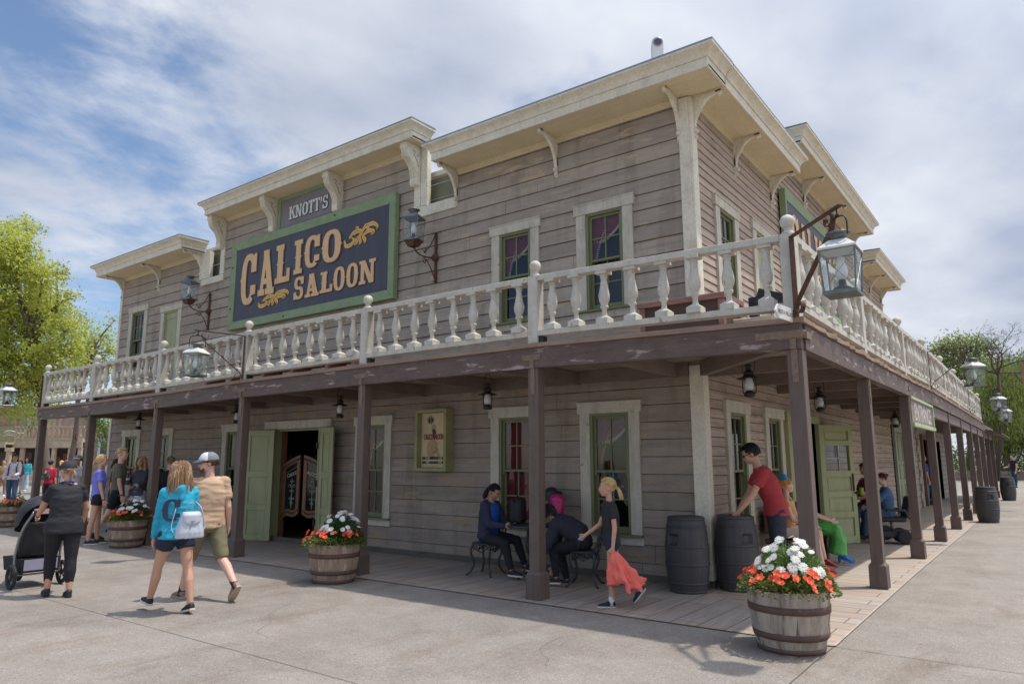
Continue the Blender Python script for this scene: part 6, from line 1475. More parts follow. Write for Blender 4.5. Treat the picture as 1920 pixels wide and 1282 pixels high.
b.v = [tuple(V(v)+V((mnoise.noise(V(v)*11), mnoise.noise(V(v)*11+V((5,1,2))), mnoise.noise(V(v)*9+V((2,8,4)))))*.032*min(1,-V(v).z*8+.1)) for v in b.v]
co = b.build('jacket', M('coral_fleece', s2l((248,120,106)), .85, var=.06, bump=.2), None); sd_ = co.modifiers.new('s','SOLIDIFY'); sd_.thickness = .004; co.location = c; co.rotation_euler = (0,0,R(8)); tag(co, 'crumpled coral jacket dangling from the walking girl\'s hand', 'jacket')
c = world(p10, p10['wr'][-1]+p10['fd'][-1]*.08); b = MB(); b.ell((0,0,0),(.028,.022,.018),8); b.ell((.03,0,.005),(.014,.02,.014),8); prop('toy','small turquoise and purple toy in the walking girl\'s hand','toy', b, M('toy_turquoise', s2l((70,190,214)), .4), c, 0, 0)
# 11 man in the red tee
p11 = person('man in red tee and sunglasses leaning forward with both hands over the black barrels', (-1.12,2.55), 208, H=1.93, lean=22, hd=(-6,24), aL=(28,6,40,-2), aR=(24,6,34,0), lL=(2,4,2), lR=(-3,4,2), bulk=1.06, skin='tan', top=red_tee, sleeve=.62, bottom=cloth('navy_shorts', (52,54,68)), leg_to=.95, shoes=black_shoe, hair=('short', hb_dark, .03, 23), hem=.03, glasses=True, fist=(.3,.3), loose=1.25)
b = MB(); q = p11['chest']; 
for a,c_,r_ in ((.0,.05,.05),(.02,-.01,.045),(-.01,-.05,.035)): b.ell((0,0,0),(.006,r_,r_*.8),8,m=Matrix.Translation(q+p11['fwd']*.148+p11['lat']*a+p11['ld']*c_)@Matrix.Rotation(R(24),4,'Y'))
b.build('shirt_print', M('print_yellow', s2l((232,196,60)), .8, patch=s2l((230,226,214)), pa=.4, ps=20), p11['T'])
# 12 painted statues on the side bench
p12 = person('seated painted statue of a woman with green skirt and bright blue heeled shoes', (-1.42,5.22), 14, H=1.66, seat=.50, hd=(0,0), aL=(20,10,70,-10), aR=(20,10,70,-10), lL=(80,6,66), lR=(84,6,74), skin='pale', top=M('statue_teal', s2l((80,150,170)), .3, patch=s2l((220,214,200)), pa=.3, ps=9), sleeve=.4, hair=('bun', hb_red, .1, 31), fem=True, name='statue', cat='statue', group=None, shoes=M('glossy_blue', s2l((24,96,176)), .2), fL=18, fR=18)
b = MB(); P_ = p12['P']; K_ = p12['kn']
for s in (1,-1): cap_(b, P_+V((0,s*.07,0)), K_[s], .13, .10); b.path([K_[s], K_[s]+V((.03,0,-.16)), K_[s]+V((.0,0,-.36))], [.10,.115,.14], 14)
cap_(b, K_[1]*.5+K_[-1]*.5, K_[1]*.5+K_[-1]*.5+V((0,0,-.27)), .1, .11); cap_(b, P_, K_[1]*.5+K_[-1]*.5, .13, .09)
to_mesh_obj(b, 'skirt', M('glossy_green', s2l((78,158,72)), .22, var=.1, bump=.1), p12['T'], .012, 4, fold=.018, fs=(4,14,3), seed=8)
for s in (1,-1): b = MB(); q = p12['an'][s]; b.path([q+V((-.05,0,-.03)), q+V((-.055,0,-.10))], [.016,.010], 8); b.build('heel', MATS['glossy_blue'], p12['T'])
p13 = person('seated painted statue of a blonde woman with blue headdress, half hidden by the corner post', (-1.42,4.12), 6, H=1.66, seat=.50, hd=(30,0), aL=(20,20,60,10), aR=(20,10,70,-10), lL=(88,4,80), lR=(80,4,70), skin='pale', top=M('statue_gold', s2l((196,140,70)), .3, patch=s2l((230,214,190)), pa=.3, ps=8), sleeve=.3, bottom=M('statue_cream', s2l((226,206,196)), .3), leg_to=.9, hair=('bun', hair_mat('golden', (206,150,76), (160,104,48)), .1, 37), fem=True, name='statue', cat='statue', shoes=M('glossy_red', s2l((150,26,44)), .25), fL=14, fR=14)
b = MB(); h3 = p13['h3']
for k_ in range(7): b.ell((0,0,0),(.05,.018,.07),8,m=Matrix.Translation(h3(-.06,(k_-3)*.022,.12))@Matrix.Rotation(R((k_-3)*-9),4,'X'))
b.build('headdress', M('glossy_sky', s2l((50,140,200)), .25), p13['T'])
T = thing('bench', 'heavy wooden bench under the two painted statues', 'bench', (-1.42,4.8,0)); b = MB()
b.box(-.30,.25,-.9,.9,.40,.47); 
for y in (-.8,.72): b.box(-.26,-.14,y,y+.12,.01,.40); b.box(.08,.2,y,y+.12,.01,.40)
b.box(-.30,-.24,-.9,.9,.55,.95); b.build('bench_frame', M('old_brown_wood', s2l((96,68,50)), .8, vs=5, st=(4,1,4), var=.3), T, .01)
# 14/15 wheelchairs
def wheelchair(loc, rz, label, grp='power chairs on the side walkway'):
    T = thing('power_wheelchair', label, 'wheelchair', loc, R(rz), grp)
    for y in (-.24,.24):
        w_ = MB(); w_.lathe([(.10,-.035),(.13,-.03),(.145,-.015),(.145,.015),(.13,.03),(.10,.035)], n=20, m=Matrix.Translation((-.18,y,.145))@Matrix.Rotation(R(90),4,'X')); wo = w_.build('wheel', M('tyre', s2l((46,46,48)), .8), T)
        r_ = MB(); r_.lathe([(.095,-.03),(.10,.03)], n=14, m=Matrix.Translation((-.18,y,.145))@Matrix.Rotation(R(90),4,'X')); r_.build('rim', M('rim_grey', s2l((150,150,152)), .4, metal=.5), wo)
        c_ = MB(); c_.lathe([(.05,-.02),(.075,-.015),(.075,.015),(.05,.02)], n=14, m=Matrix.Translation((.26,y*.9,.076))@Matrix.Rotation(R(90),4,'X')); c_.build('castor', MATS['tyre'], T)
    b = MB(); b.frustum(-.02,0,.12,.26,.36,.20,.30,.17); b.box(-.40,-.34,-.16,.16,.14,.22); b.build('chassis', black_plain, T, .02)
    b = MB(); b.box(-.385,-.345,-.15,-.10,.20,.25); b.box(-.385,-.345,.10,.15,.20,.25); b.build('tail_light', M('tail_red', s2l((190,30,34)), .3), T)
    b = MB(); b.path([(0,0,.25),(0,0,.44)], .03, 10); b.build('seat_post', M('post_grey', s2l((130,130,134)), .4, metal=.5), T)
    b = MB(); cap_(b,(-.2,-.16,.47),(.22,-.16,.47),.05,.05); cap_(b,(-.2,.16,.47),(.22,.16,.47),.05,.05); cap_(b,(-.2,0,.47),(.22,0,.47),.05,.05); cap_(b,(-.25,-.17,.55),(-.33,-.17,.88),.045,.045); cap_(b,(-.25,.17,.55),(-.33,.17,.88),.045,.045); cap_(b,(-.25,0,.55),(-.33,0,.88),.05,.05)
    for y in (-.27,.27): cap_(b,(-.2,y,.66),(.12,y,.66),.025,.03); cap_(b,(-.27,y,.5),(-.2,y,.66),.02,.02)
    to_mesh_obj(b, 'seat', M('black_vinyl', s2l((36,36,40)), .4, bump=.1), T, .014, 3)
    return T
wheelchair((-.80,9.0,.01), 200, 'black power chair with red tail lights under the woman in the denim jacket')
p15 = person('auburn-haired woman in denim jacket drinking from a green cup in a power chair', (-.85,8.98), 200, H=1.66, seat=.50, lean=2, hd=(8,14), aL=(40,8,120,-20), aR=(20,10,70,0), lL=(84,6,76), lR=(84,6,76), bulk=1.1, skin='fair', top=cloth('denim_jacket', (70,98,136)), sleeve=1.9, bottom=cloth('blue_jeans', (64,84,116)), leg_to=1.9, shoes=black_shoe, hair=('bun', hb_red, .1, 41), fem=True, topname='jacket', botname='jeans', loose=1.5, fist=(.8,.3))
b = MB(); b.lathe([(.034,0),(.045,.15)], n=14); prop('cup','lime-green cup raised by the woman in the power chair','cup', b, M('lime', s2l((150,186,50)), .4), world(p15, p15['wr'][1]+V((.07,.0,.0))), 0, 0)
wheelchair((-1.3,9.75,.01), 214, 'black power chair half hidden behind a porch post and the open green door')
p14 = person('man in maroon tee and jeans sitting in a power chair behind the post', (-1.3,9.75), 222, H=1.90, seat=.56, lean=2, hd=(0,10), aL=(20,8,80,-10), aR=(20,8,80,-10), lL=(72,6,68), lR=(76,6,66), bulk=1.2, skin='tan', top=cloth('maroon_tee', (110,26,44)), sleeve=.7, bottom=MATS['blue_jeans'], leg_to=1.85, shoes=black_shoe, sole=white_sole, hair=('short', hb_brown, .03, 43), loose=1.4, botname='jeans')
# far figures, right
FV = .016
person('bare-shouldered man in black tank top and jeans at the far right by the tree', (.15,45.5), -130, H=1.98, hd=(10,6), aL=(4,6,20,3), aR=(10,8,80,0), lL=(8,3,2), lR=(-10,3,4), skin='tan', top=cloth('tank_black', (26,26,28)), sleeve=.02, bottom=cloth('indigo_jeans', (40,60,84)), leg_to=1.9, shoes=black_shoe, hair=('short', hb_dark, .03, 51), vox=FV, botname='jeans')
person('person in royal blue tee and pale cap beyond the last porch posts', (-1.35,50), -150, H=1.94, hd=(0,0), aL=(4,20,10,20), skin='tan', top=MATS['royal_shirt'], sleeve=.8, bottom=navy, leg_to=1.9, shoes=black_shoe, hair=('short', hb_brown, .03, 53), vox=FV, cap=(M('cap_cream', s2l((200,196,180)), .8), MATS['cap_white'], False))
person('person in red and yellow jacket between the far porch posts', (-3.0,33), -60, H=1.8, top=M('red_yellow', s2l((180,30,40)), .8, patch=s2l((240,200,40)), pa=.6, ps=5), sleeve=1.9, bottom=blk_leg, leg_to=1.9, shoes=black_shoe, hair=('short', hb_dark, .03, 55), vox=FV)
person('person in light blue jeans and blue shirt at the open doorway past the arched window', (-1.9,23.4), 30, H=1.85, top=cloth('mid_blue_shirt', (70,100,190)), sleeve=.8, bottom=cloth('pale_jeans', (84,124,184)), leg_to=1.9, shoes=black_shoe, hair=('short', hb_brown, .03, 57), vox=FV)
# far figures, left
p20 = person('smiling young man in pale grey hoodie and blue jeans walking toward us at far left', (-30.8,3.6), -38, H=1.93, hd=(2,0), aL=(18,8,70,-14), aR=(6,14,24,4), lL=(10,3,4), lR=(-8,3,10), skin='olive', top=cloth('pale_hoodie', (206,200,214)), sleeve=1.95, bottom=MATS['blue_jeans'], leg_to=1.9, shoes=white_sole, hair=('curly', hb_dark, .1, 61), vox=FV, loose=1.7, topname='hoodie', hoodie=True, botname='jeans')
b = MB()
for s in (1,-1): b.path([p20['shp'][s]*.7+p20['neck']*.3+V((.02,0,.05)), p20['chest']+V((.16,s*.13,.05)), p20['waist']+V((.12,s*.15,.0))], .022, 6)
b.build('backpack_strap', black_plain, p20['T'])
person('young woman in turquoise sweatshirt and pale jeans at far left', (-44.7,8.84), -40, H=1.88, hd=(-10,0), aL=(4,14,10,6), aR=(10,10,60,-10), lL=(14,3,4), lR=(-6,3,4), skin='olive', top=cloth('turquoise_sweat', (60,170,178)), sleeve=1.9, bottom=cloth('ice_jeans', (170,190,210)), leg_to=1.9, shoes=white_sole, hair=('long', hb_dark, .3, 63), fem=True, vox=FV, loose=1.6)
person('person in grey shorts carrying a white bag behind the young man in the hoodie', (-41.5,7.4), -30, H=1.72, skin='tan', top=cloth('maroon_grey', (96,70,80)), sleeve=1.5, bottom=cloth('grey_shorts', (150,146,158)), leg_to=.6, shoes=black_shoe, hair=('long', hb_brown, .3, 65), fem=True, vox=FV)
person('person in khaki trousers with a blue bag cut by the left edge of the picture', (-38.6,5.75), -20, H=1.75, skin='tan', top=cloth('khaki_top', (150,120,90)), sleeve=1.5, bottom=cloth('khaki', (140,116,88)), leg_to=1.85, shoes=white_sole, hair=('short', hb_brown, .3, 67), vox=FV)
p24 = person('person in crimson top with a patterned backpack seen from behind past the end post', (-27.7,3.73), 130, H=1.70, skin='tan', top=cloth('crimson', (186,24,60)), sleeve=.9, bottom=blk_leg, leg_to=1.9, shoes=black_shoe, hair=('bun', hb_dark, .1, 69), vox=FV)
b = MB(); b.ell((0,0,0),(.11,.15,.2),12,m=Matrix.Translation(p24['chest']-p24['fwd']*.22-V((0,0,.05)))); b.build('backpack', M('pattern_pack', s2l((60,50,54)), .8, patch=s2l((200,150,140)), pa=.5, ps=12), p24['T'])
person('man in pale printed tee, cap and sunglasses partly behind the second left post', (-19.72,1.44), -70, H=1.84, hd=(20,0), skin='tan', top=M('pale_print_tee', s2l((196,200,208)), .85, patch=s2l((170,90,96)), pa=.22, ps=10), sleeve=.7, bottom=cloth('light_shorts', (190,184,170)), leg_to=.9, shoes=black_shoe, hair=('short', hb_brown, .03, 71), glasses=True, vox=.013, cap=(M('cap_mid_grey', s2l((130,132,138)), .8), MATS['cap_white'], False))
person('person in dark brown top among the group behind the olive-shirted boy', (-16.2,.9), 40, H=1.72, skin='tan', top=cloth('dark_brown_top', (84,66,62)), sleeve=.7, bottom=cloth('black_shorts2', (28,28,32)), leg_to=.8, shoes=black_shoe, hair=('pony', hb_brown, .1, 73), fem=True, vox=.013)
# backpacks and things carried
def rbox(b, c, sz, r_=.03, m=None):
    x,y,z = sz[0]/2-r_, sz[1]/2-r_, sz[2]/2-r_
    for sx in (-1,1):
        for sy in (-1,1):
            p, q = V((sx*x,sy*y,-z)), V((sx*x,sy*y,z)); cap_(b, V(c)+p, V(c)+q, r_, r_, 10)
    b.cbox(c, (sz[0],sz[1]-2*r_,sz[2]-2*r_)); b.cbox(c, (sz[0]-2*r_,sz[1],sz[2]-2*r_)); b.cbox(c, (sz[0]-2*r_,sz[1]-2*r_,sz[2]))
q = p2['chest']-p2['fwd']*.20+V((0,.03,-.10)); ang = R(182)+math.atan2(p2['fwd'].y,p2['fwd'].x)
T = thing('backpack', 'small white leather backpack worn by the woman in the turquoise hoodie', 'backpack', world(p2, q-p2['lat']*.115-V((.02,0,.10))), ang); T.scale = (.92,.92,.92)
b = MB(); loft(b, [(V((0,0,-.17)),V((1,0,0)),V((0,1,0)),.075,.165),(V((0,0,-.10)),V((1,0,0)),V((0,1,0)),.085,.16),(V((0,0,.05)),V((1,0,0)),V((0,1,0)),.07,.13),(V((0,0,.13)),V((1,0,0)),V((0,1,0)),.05,.10)], 20)
wl = M('white_leather', s2l((190,198,212)), .38, var=.04, bump=.08); to_mesh_obj(b, 'bag_body', wl, T, .009, 4, fold=.006, fs=(14,14,4))
b = MB(); loft(b, [(V((-.02,0,.14)),V((1,0,0)),V((0,1,0)),.05,.10),(V((-.03,0,.10)),V((1,0,0)),V((0,1,0)),.065,.115),(V((-.055,0,.02)),V((1,0,0)),V((0,1,0)),.04,.10),(V((-.07,0,-.01)),V((1,0,0)),V((0,1,0)),.02,.06)], 18); to_mesh_obj(b, 'bag_flap', wl, T, .008, 3)
b = MB(); b.path(curve_pts([(.0,-.05,.13),(.0,-.05,.21),(0,0,.24),(0,.05,.21),(0,.05,.13)],4), .006, 6); b.path([(-.07,-.08,.05),(-.10,0,.03),(-.07,.08,.05)], .005, 5); b.path([(-.10,0,.03),(-.10,.03,-.06)], .004, 5); b.build('bag_cord', M('silver_cord', s2l((150,150,156)), .4, metal=.4), T)
b = MB()
for s in (1,-1): b.path(curve_pts([(.04,s*.12,-.15),(.07,s*.19,-.05),(.10,s*.15,.16),(.20,s*.11,.24)],5), .012, 6, flat=.4)
b.build('bag_strap', wl, T)
# letter on the back of the hoodie
b = MB(); glyph(b, 'C', -.09, -.12, .18, .24, lambda a,c,t: (-t, -a, c), .0, .006, 0, True); o = b.build('shirt_letter', M('letter_navy', s2l((36,48,76)), .8), p2['T']); o.location = p2['chest']-p2['fwd']*(.152)+p2['lat']*.10-V((0,0,.05)); o.rotation_euler = (0,0,math.atan2(p2['fwd'].y,p2['fwd'].x))
# handbag of the girl in the charcoal hoodie
T = thing('handbag', 'grey saddle handbag hanging at the side of the girl in the charcoal hoodie', 'handbag', (-15.5,.75,.98), R(-40)); b = MB(); rbox(b,(0,0,0),(.12,.34,.26),.04); b.build('bag_body', M('grey_leather', s2l((170,166,156)), .5), T); b = MB(); b.path(curve_pts([(0,-.15,.12),(.02,-.05,.40),(.02,.1,.55),(0,.15,.12)],5), .012, 6); b.build('bag_strap', M('tan_strap', s2l((150,110,70)), .6), T)
# ------------------------------------------------------------------ cafe set, barrels, stroller
cast = M('cast_iron', s2l((66,68,74)), .5, metal=.3, var=.15, vs=20, bump=.15)
def cafe_chair(loc, rz, label):
    T = thing('cafe_chair', label, 'chair', loc, R(rz), 'cast-iron cafe chairs on the porch')
    b = MB(); b.lathe([(.20,.435),(.21,.44),(.21,.455),(.19,.462)], n=24); b.build('seat', cast, T)
    for sx, sy in ((1,1),(1,-1),(-1,1),(-1,-1)):
        b = MB(); P = curve_pts([(sx*.14,sy*.14,.44),(sx*.165,sy*.165,.33),(sx*.13,sy*.13,.17),(sx*.17,sy*.17,.05),(sx*.215,sy*.215,.01)], 5); b.path(P, [.018-.004*i/len(P) for i in range(len(P))], 8)
        b.build('leg', cast, T)
    b = MB()
    for s in (1,-1):   # pierced apron between the legs
        for k in range(4): b.path([(-.14+.08*k*.9,s*.145,.43),(-.14+.08*k*.9+.07,s*.145,.36-.03*(k%2))], .006, 4); b.path([(-.07+.08*k*.9-.0,s*.145,.43),(-.14+.08*k*.9,s*.145,.36)], .006, 4)
        b.path([(-.15,s*.15,.40),(0,s*.15,.33),(.15,s*.15,.40)], .009, 5)
        b.path([(s*.15,-.15,.40),(s*.15,0,.33),(s*.15,.15,.40)], .009, 5)
    b.build('apron', cast, T)
    b = MB(); b.path(curve_pts([(-.17,-.17,.44),(-.22,-.2,.62),(-.24,-.19,.80),(-.25,-.1,.89),(-.25,0,.91),(-.25,.1,.89),(-.24,.19,.80),(-.22,.2,.62),(-.17,.17,.44)],4), .013, 7)
    for k in range(-3,4): b.path([(-.19,k*.05-.06,.47),(-.245,k*.05+.05,.88-abs(k)*.03)], .006, 4); b.path([(-.19,k*.05+.06,.47),(-.245,k*.05-.05,.88-abs(k)*.03)], .006, 4)
    b.build('backrest', cast, T); return T
cafe_chair((-4.90,1.12,.01), -84, 'cast-iron cafe chair under the woman looking at her phone')
cafe_chair((-3.26,1.18,.01), 200, 'cast-iron cafe chair under the sleeping woman')
T = thing('cafe_table', 'round cast-iron cafe table between the two seated women, mostly behind the post', 'table', (-4.22,1.30,.01))
b = MB(); b.lathe([(.34,.705),(.36,.71),(.36,.73),(.34,.735)], n=32); b.build('tabletop', cast, T)
for k in range(3): b = MB(); a = k*2.09+.4; b.path(curve_pts([(.05*cos(a),.05*sin(a),.70),(.10*cos(a),.10*sin(a),.45),(.04*cos(a),.04*sin(a),.28),(.16*cos(a),.16*sin(a),.10),(.27*cos(a),.27*sin(a),.01)],5), .016, 7); b.build('leg', cast, T)
T = thing('backpack', 'black backpack standing on the cafe table beside the post', 'backpack', (-4.50,1.36,.92), R(20)); b = MB(); rbox(b,(0,0,0),(.20,.32,.36),.05); to_mesh_obj(b,'bag_body',M('black_nylon', s2l((36,36,40)), .7),T,.012,4,fold=.008); b = MB(); b.path(curve_pts([(-.11,-.1,.14),(-.17,-.11,.0),(-.13,-.1,-.15)],5), .014, 5, flat=.5); b.path(curve_pts([(0,-.04,.17),(0,0,.22),(0,.04,.17)],4), .009, 5); b.build('bag_strap', black_plain, T)
T = thing('child_backpack', 'shiny magenta pink backpack on the table behind the sleeping woman', 'backpack', (-3.98,1.62,.95), R(30)); b = MB(); rbox(b,(0,0,0),(.20,.36,.42),.08); to_mesh_obj(b,'bag_body',M('magenta_satin', s2l((190,30,110)), .3, var=.2, vs=8),T,.012,5,fold=.012); b = MB(); b.path(curve_pts([(-.10,-.09,.16),(-.14,-.09,0),(-.10,-.09,-.18)],5), .02, 5, flat=.4); b.path(curve_pts([(-.10,.09,.16),(-.14,.09,0),(-.10,.09,-.18)],5), .02, 5, flat=.4); b.build('bag_strap', M('magenta_dark', s2l((120,20,80)), .5), T)
T = thing('hat', 'black hat resting against the magenta backpack', 'hat', (-4.15,1.75,1.13), 0); b = MB(); b.lathe([(.16,0),(.165,.01),(.10,.02),(.095,.09),(.06,.12)], n=20, m=Matrix.Rotation(R(24),4,'X')); b.build('crown', black_plain, T)
# dark plastic barrels
def keg(loc, label, rz=0):
    T = thing('black_barrel', label, 'barrel', loc, R(rz), 'black plastic barrel bins')
    b = MB(); prof = []
    for i in range(25):
        z = .915*i/24; r_ = .225+.052*sin(pi*min(1,max(0,z/.915)))**.8; prof.append((r_, z))
    prof[0] = (.225,.0)
    prof += [(.222,.925),(.20,.93),(.19,.905),(.05,.90)]
    N_ = 48; v0 = len(b.v)
    for i,(r_,z) in enumerate(prof):
        for j in range(N_):
            g_ = .0035 if j % 4 == 0 and 0 < i < 24 else 0
            a = 2*pi*j/N_
            # two hand-hold recesses
            rec = 0
            for c_ in (R(-110), R(70)):
                da = abs((a-c_+pi) % (2*pi)-pi)
                if da < .26 and .60 < z < .70: rec = .045
            b.v.append(((r_-g_-rec)*cos(a), (r_-g_-rec)*sin(a), z))
    for i in range(len(prof)-1):
        for j in range(N_): b.f.append([v0+i*N_+j, v0+i*N_+(j+1)%N_, v0+(i+1)*N_+(j+1)%N_, v0+(i+1)*N_+j]); b.sm.append(False)
    b.f.append([v0+(len(prof)-1)*N_+j for j in range(N_)]); b.sm.append(False)
    b.build('barrel_body', M('charcoal_plastic', s2l((68,66,68)), .55, vs=3, st=(2,2,.4), var=.12, bump=.2, bs=30), T)
    h = MB()
    for z0 in (.10,.33,.55,.79):
        for dz, dr_ in ((0,.006),(.05,.006)):
            pass
        f = lambda z: .225+.052*sin(pi*z/.915)**.8
        h.lathe([(f(z0)-.01,z0),(f(z0)+.007,z0+.004),(f(z0+.012)+.008,z0+.012),(f(z0+.028)+.007,z0+.028),(f(z0+.03)-.01,z0+.034)], n=40)
    for z0 in (0,.885): h.lathe([(.215,z0),(.236,z0+.003),(.238,z0+.03),(.215,z0+.036)], n=40)
    h.build('hoop', MATS['charcoal_plastic'], T); return T
K1 = keg((-1.99,1.62,.01), 'black barrel bin nearest the front wall, left of the pair at the corner')
dup(K1, (-1.52,2.12,.01), R(70), 'black barrel bin under the hands of the man in the red tee')
dup(K1, (.42,15.9,.01), R(40), 'black barrel bin beside a porch post midway along the side walkway')
dup(K1, (.42,28.6,.01), R(10), 'farthest black barrel bin at the end of the side walkway')
# stroller
T = thing('stroller', 'black jogging stroller with raised canopy pushed by the woman in black', 'stroller', (-9.20,-3.17,0), R(180)); 
fr_m = M('grey_alloy', s2l((150,152,158)), .4, metal=.6); tyre = MATS['tyre']
for x, y, r_ in ((0,.30,.16),(0,-.30,.16),(.75,.05,.10),(.75,-.05,.10)):
    m = Matrix.Translation((x,y,r_))@Matrix.Rotation(R(90),4,'X'); b = MB(); b.lathe([(r_*.76,-.018),(r_*.92,-.024),(r_,-.012),(r_,.012),(r_*.92,.024),(r_*.76,.018)], n=24, m=m); b2 = MB()
    # open ring: rebuild tyre as torus
    b = MB(); b.path([m @ V(((r_-.024)*cos(2*pi*i/28), (r_-.024)*sin(2*pi*i/28), 0)) for i in range(28)], .024, 8, closed=True); wo = b.build('wheel', tyre, T)
    b2.path([m @ V(((r_-.05)*cos(2*pi*i/20), (r_-.05)*sin(2*pi*i/20), 0)) for i in range(20)], .010, 5, closed=True)
    for k in range(5): b2.path([m @ V((0,0,0)), m @ V(((r_-.05)*cos(2*pi*k/5), (r_-.05)*sin(2*pi*k/5), 0))], .010, 5)
    b2.lathe([(.03,-.02),(.03,.02)], n=12, m=m); b2.build('spoke', M('dark_rim', s2l((40,40,44)), .4), wo)
b = MB(); b.path([(0,-.28,.17),(0,.28,.17)], .013, 7)
for s in (1,-1): b.path(curve_pts([(0,s*.27,.17),(.03,s*.27,.45),(-.12,s*.27,.75),(-.42,s*.26,1.0)],4), .015, 7); b.path([(.06,s*.26,.45),(.75,s*.08,.14)], .015, 7)
b.build('frame', fr_m, T)
b = MB(); b.path([(-.42,-.26,1.0),(-.48,-.15,1.03),(-.48,.15,1.03),(-.42,.26,1.0)], .017, 8); b.build('handle', black_plain, T)
b = MB(); b.frustum(.22,0,.20,.38,.30,.22,.32,.24); b.build('basket', M('basket_black', s2l((32,32,36)), .8), T); b = MB(); b.box(-.10,-.085,-.2,.2,.23,.37); b.build('basket_window', M('silver_window', s2l((150,150,170)), .3), T)
b = MB(); loft(b, [(V((.15,0,.40)),V((1,0,0)),V((0,1,0)),.22,.22),(V((.05,0,.55)),V((1,0,0)),V((0,1,0)),.17,.24),(V((-.05,0,.85)),V((1,0,0)),V((0,1,0)),.12,.23)], 16); to_mesh_obj(b, 'seat', M('stroller_black', s2l((34,34,40)), .7, bump=.2), T, .016, 3, fold=.01)
b = MB(); N1, N2 = 14, 16
for t in (0,.015):
    for i in range(N1+1):
        a = R(-20+150*i/N1)
        for j in range(N2+1):
            ph = pi*j/N2; rr = (.38-t)+.012*cos(i*pi/2.0)
            b.v.append((.02+rr*cos(a)*sin(ph)**.6*1.0, (.27-t)*cos(ph), .82+rr*sin(a)*sin(ph)**.6))
m_ = N2+1; K_ = (N1+1)*m_
for i in range(N1):
    for j in range(N2): q = i*m_+j; b.f += [[q,q+1,q+m_+1,q+m_],[K_+q,K_+q+m_,K_+q+m_+1,K_+q+1]]; b.sm += [True,True]
b.build('canopy', M('canopy_charcoal', s2l((46,46,52)), .75, bump=.2), T)
b = MB(); b.box(-.50,-.36,.10,.24,.98,1.04); b.build('organiser', M('dusty_pink', s2l((200,160,160)), .6), T)
T = thing('wheelchair', 'dark wheelchair parked just inside the saloon swing doors', 'wheelchair', (-10.35,2.75,0), R(100))
for y in (-.28,.28):
    b = MB(); b.path([(.30*cos(2*pi*i/32), y, .31+.30*sin(2*pi*i/32)) for i in range(32)], .018, 7, closed=True); b.build('wheel', tyre, T); b = MB()
    for k in range(12): b.path([(0,y,.31),(.29*cos(2*pi*k/12),y,.31+.29*sin(2*pi*k/12))], .003, 4)
    b.build('spoke', fr_m, T)
b = MB(); b.box(-.2,.22,-.24,.24,.48,.53); b.box(-.24,-.2,-.24,.24,.5,.92); b.build('seat', black_plain, T)
# ------------------------------------------------------------------ planters
stave = M('grey_stave', s2l((170,158,146)), .85, vs=4, st=(5,5,.6), var=.18, patch=s2l((112,92,76)), pa=.42, ps=2.5, pst=(5,5,.8), bump=.5, bs=25, streak=(s2l((92,78,70)), (11,11,1.3), .7))
stave_b = M('brown_stave', s2l((160,138,120)), .85, vs=4, st=(5,5,.6), var=.22, patch=s2l((188,176,164)), pa=.42, ps=2.0, pst=(5,5,.9), bump=.5, bs=25, streak=(s2l((78,62,54)), (11,11,1.3), .75))
hoop_m = M('hoop_brown', s2l((92,72,64)), .7, vs=10, var=.2, bump=.2)
leaf_g = M('leaf_green', s2l((104,136,66)), .6, vs=30, var=.3, bump=0, trans=.35)
leaf_d = M('leaf_dark', s2l((66,92,46)), .6, vs=30, var=.3, bump=0, trans=.3)
petal_w = M('petal_white', (.82,.82,.80), .6, var=.03, bump=0, trans=.25); petal_o = M('petal_coral', s2l((246,112,76)), .55, vs=30, var=.22, bump=0, trans=.3)
def quadleaf(b, p, d, n_, L_, w_, bend=.2):
    d = d.normalized(); s = d.cross(n_); s = s.normalized() if s.length > 1e-4 else d.orthogonal().normalized(); n2 = s.cross(d)
    m_ = p+d*L_*.5+n2*L_*bend*.5; e = p+d*L_
    k = len(b.v); b.v += [tuple(p), tuple(m_-s*w_/2), tuple(e), tuple(m_+s*w_/2)]; b.f.append([k,k+1,k+2,k+3]); b.sm.append(False)
def rdir(rn, up_=0): 
    v = V((rn.gauss(0,1), rn.gauss(0,1), rn.gauss(0,1)+up_)); return v.normalized()
daisy_me = bloom_me = None
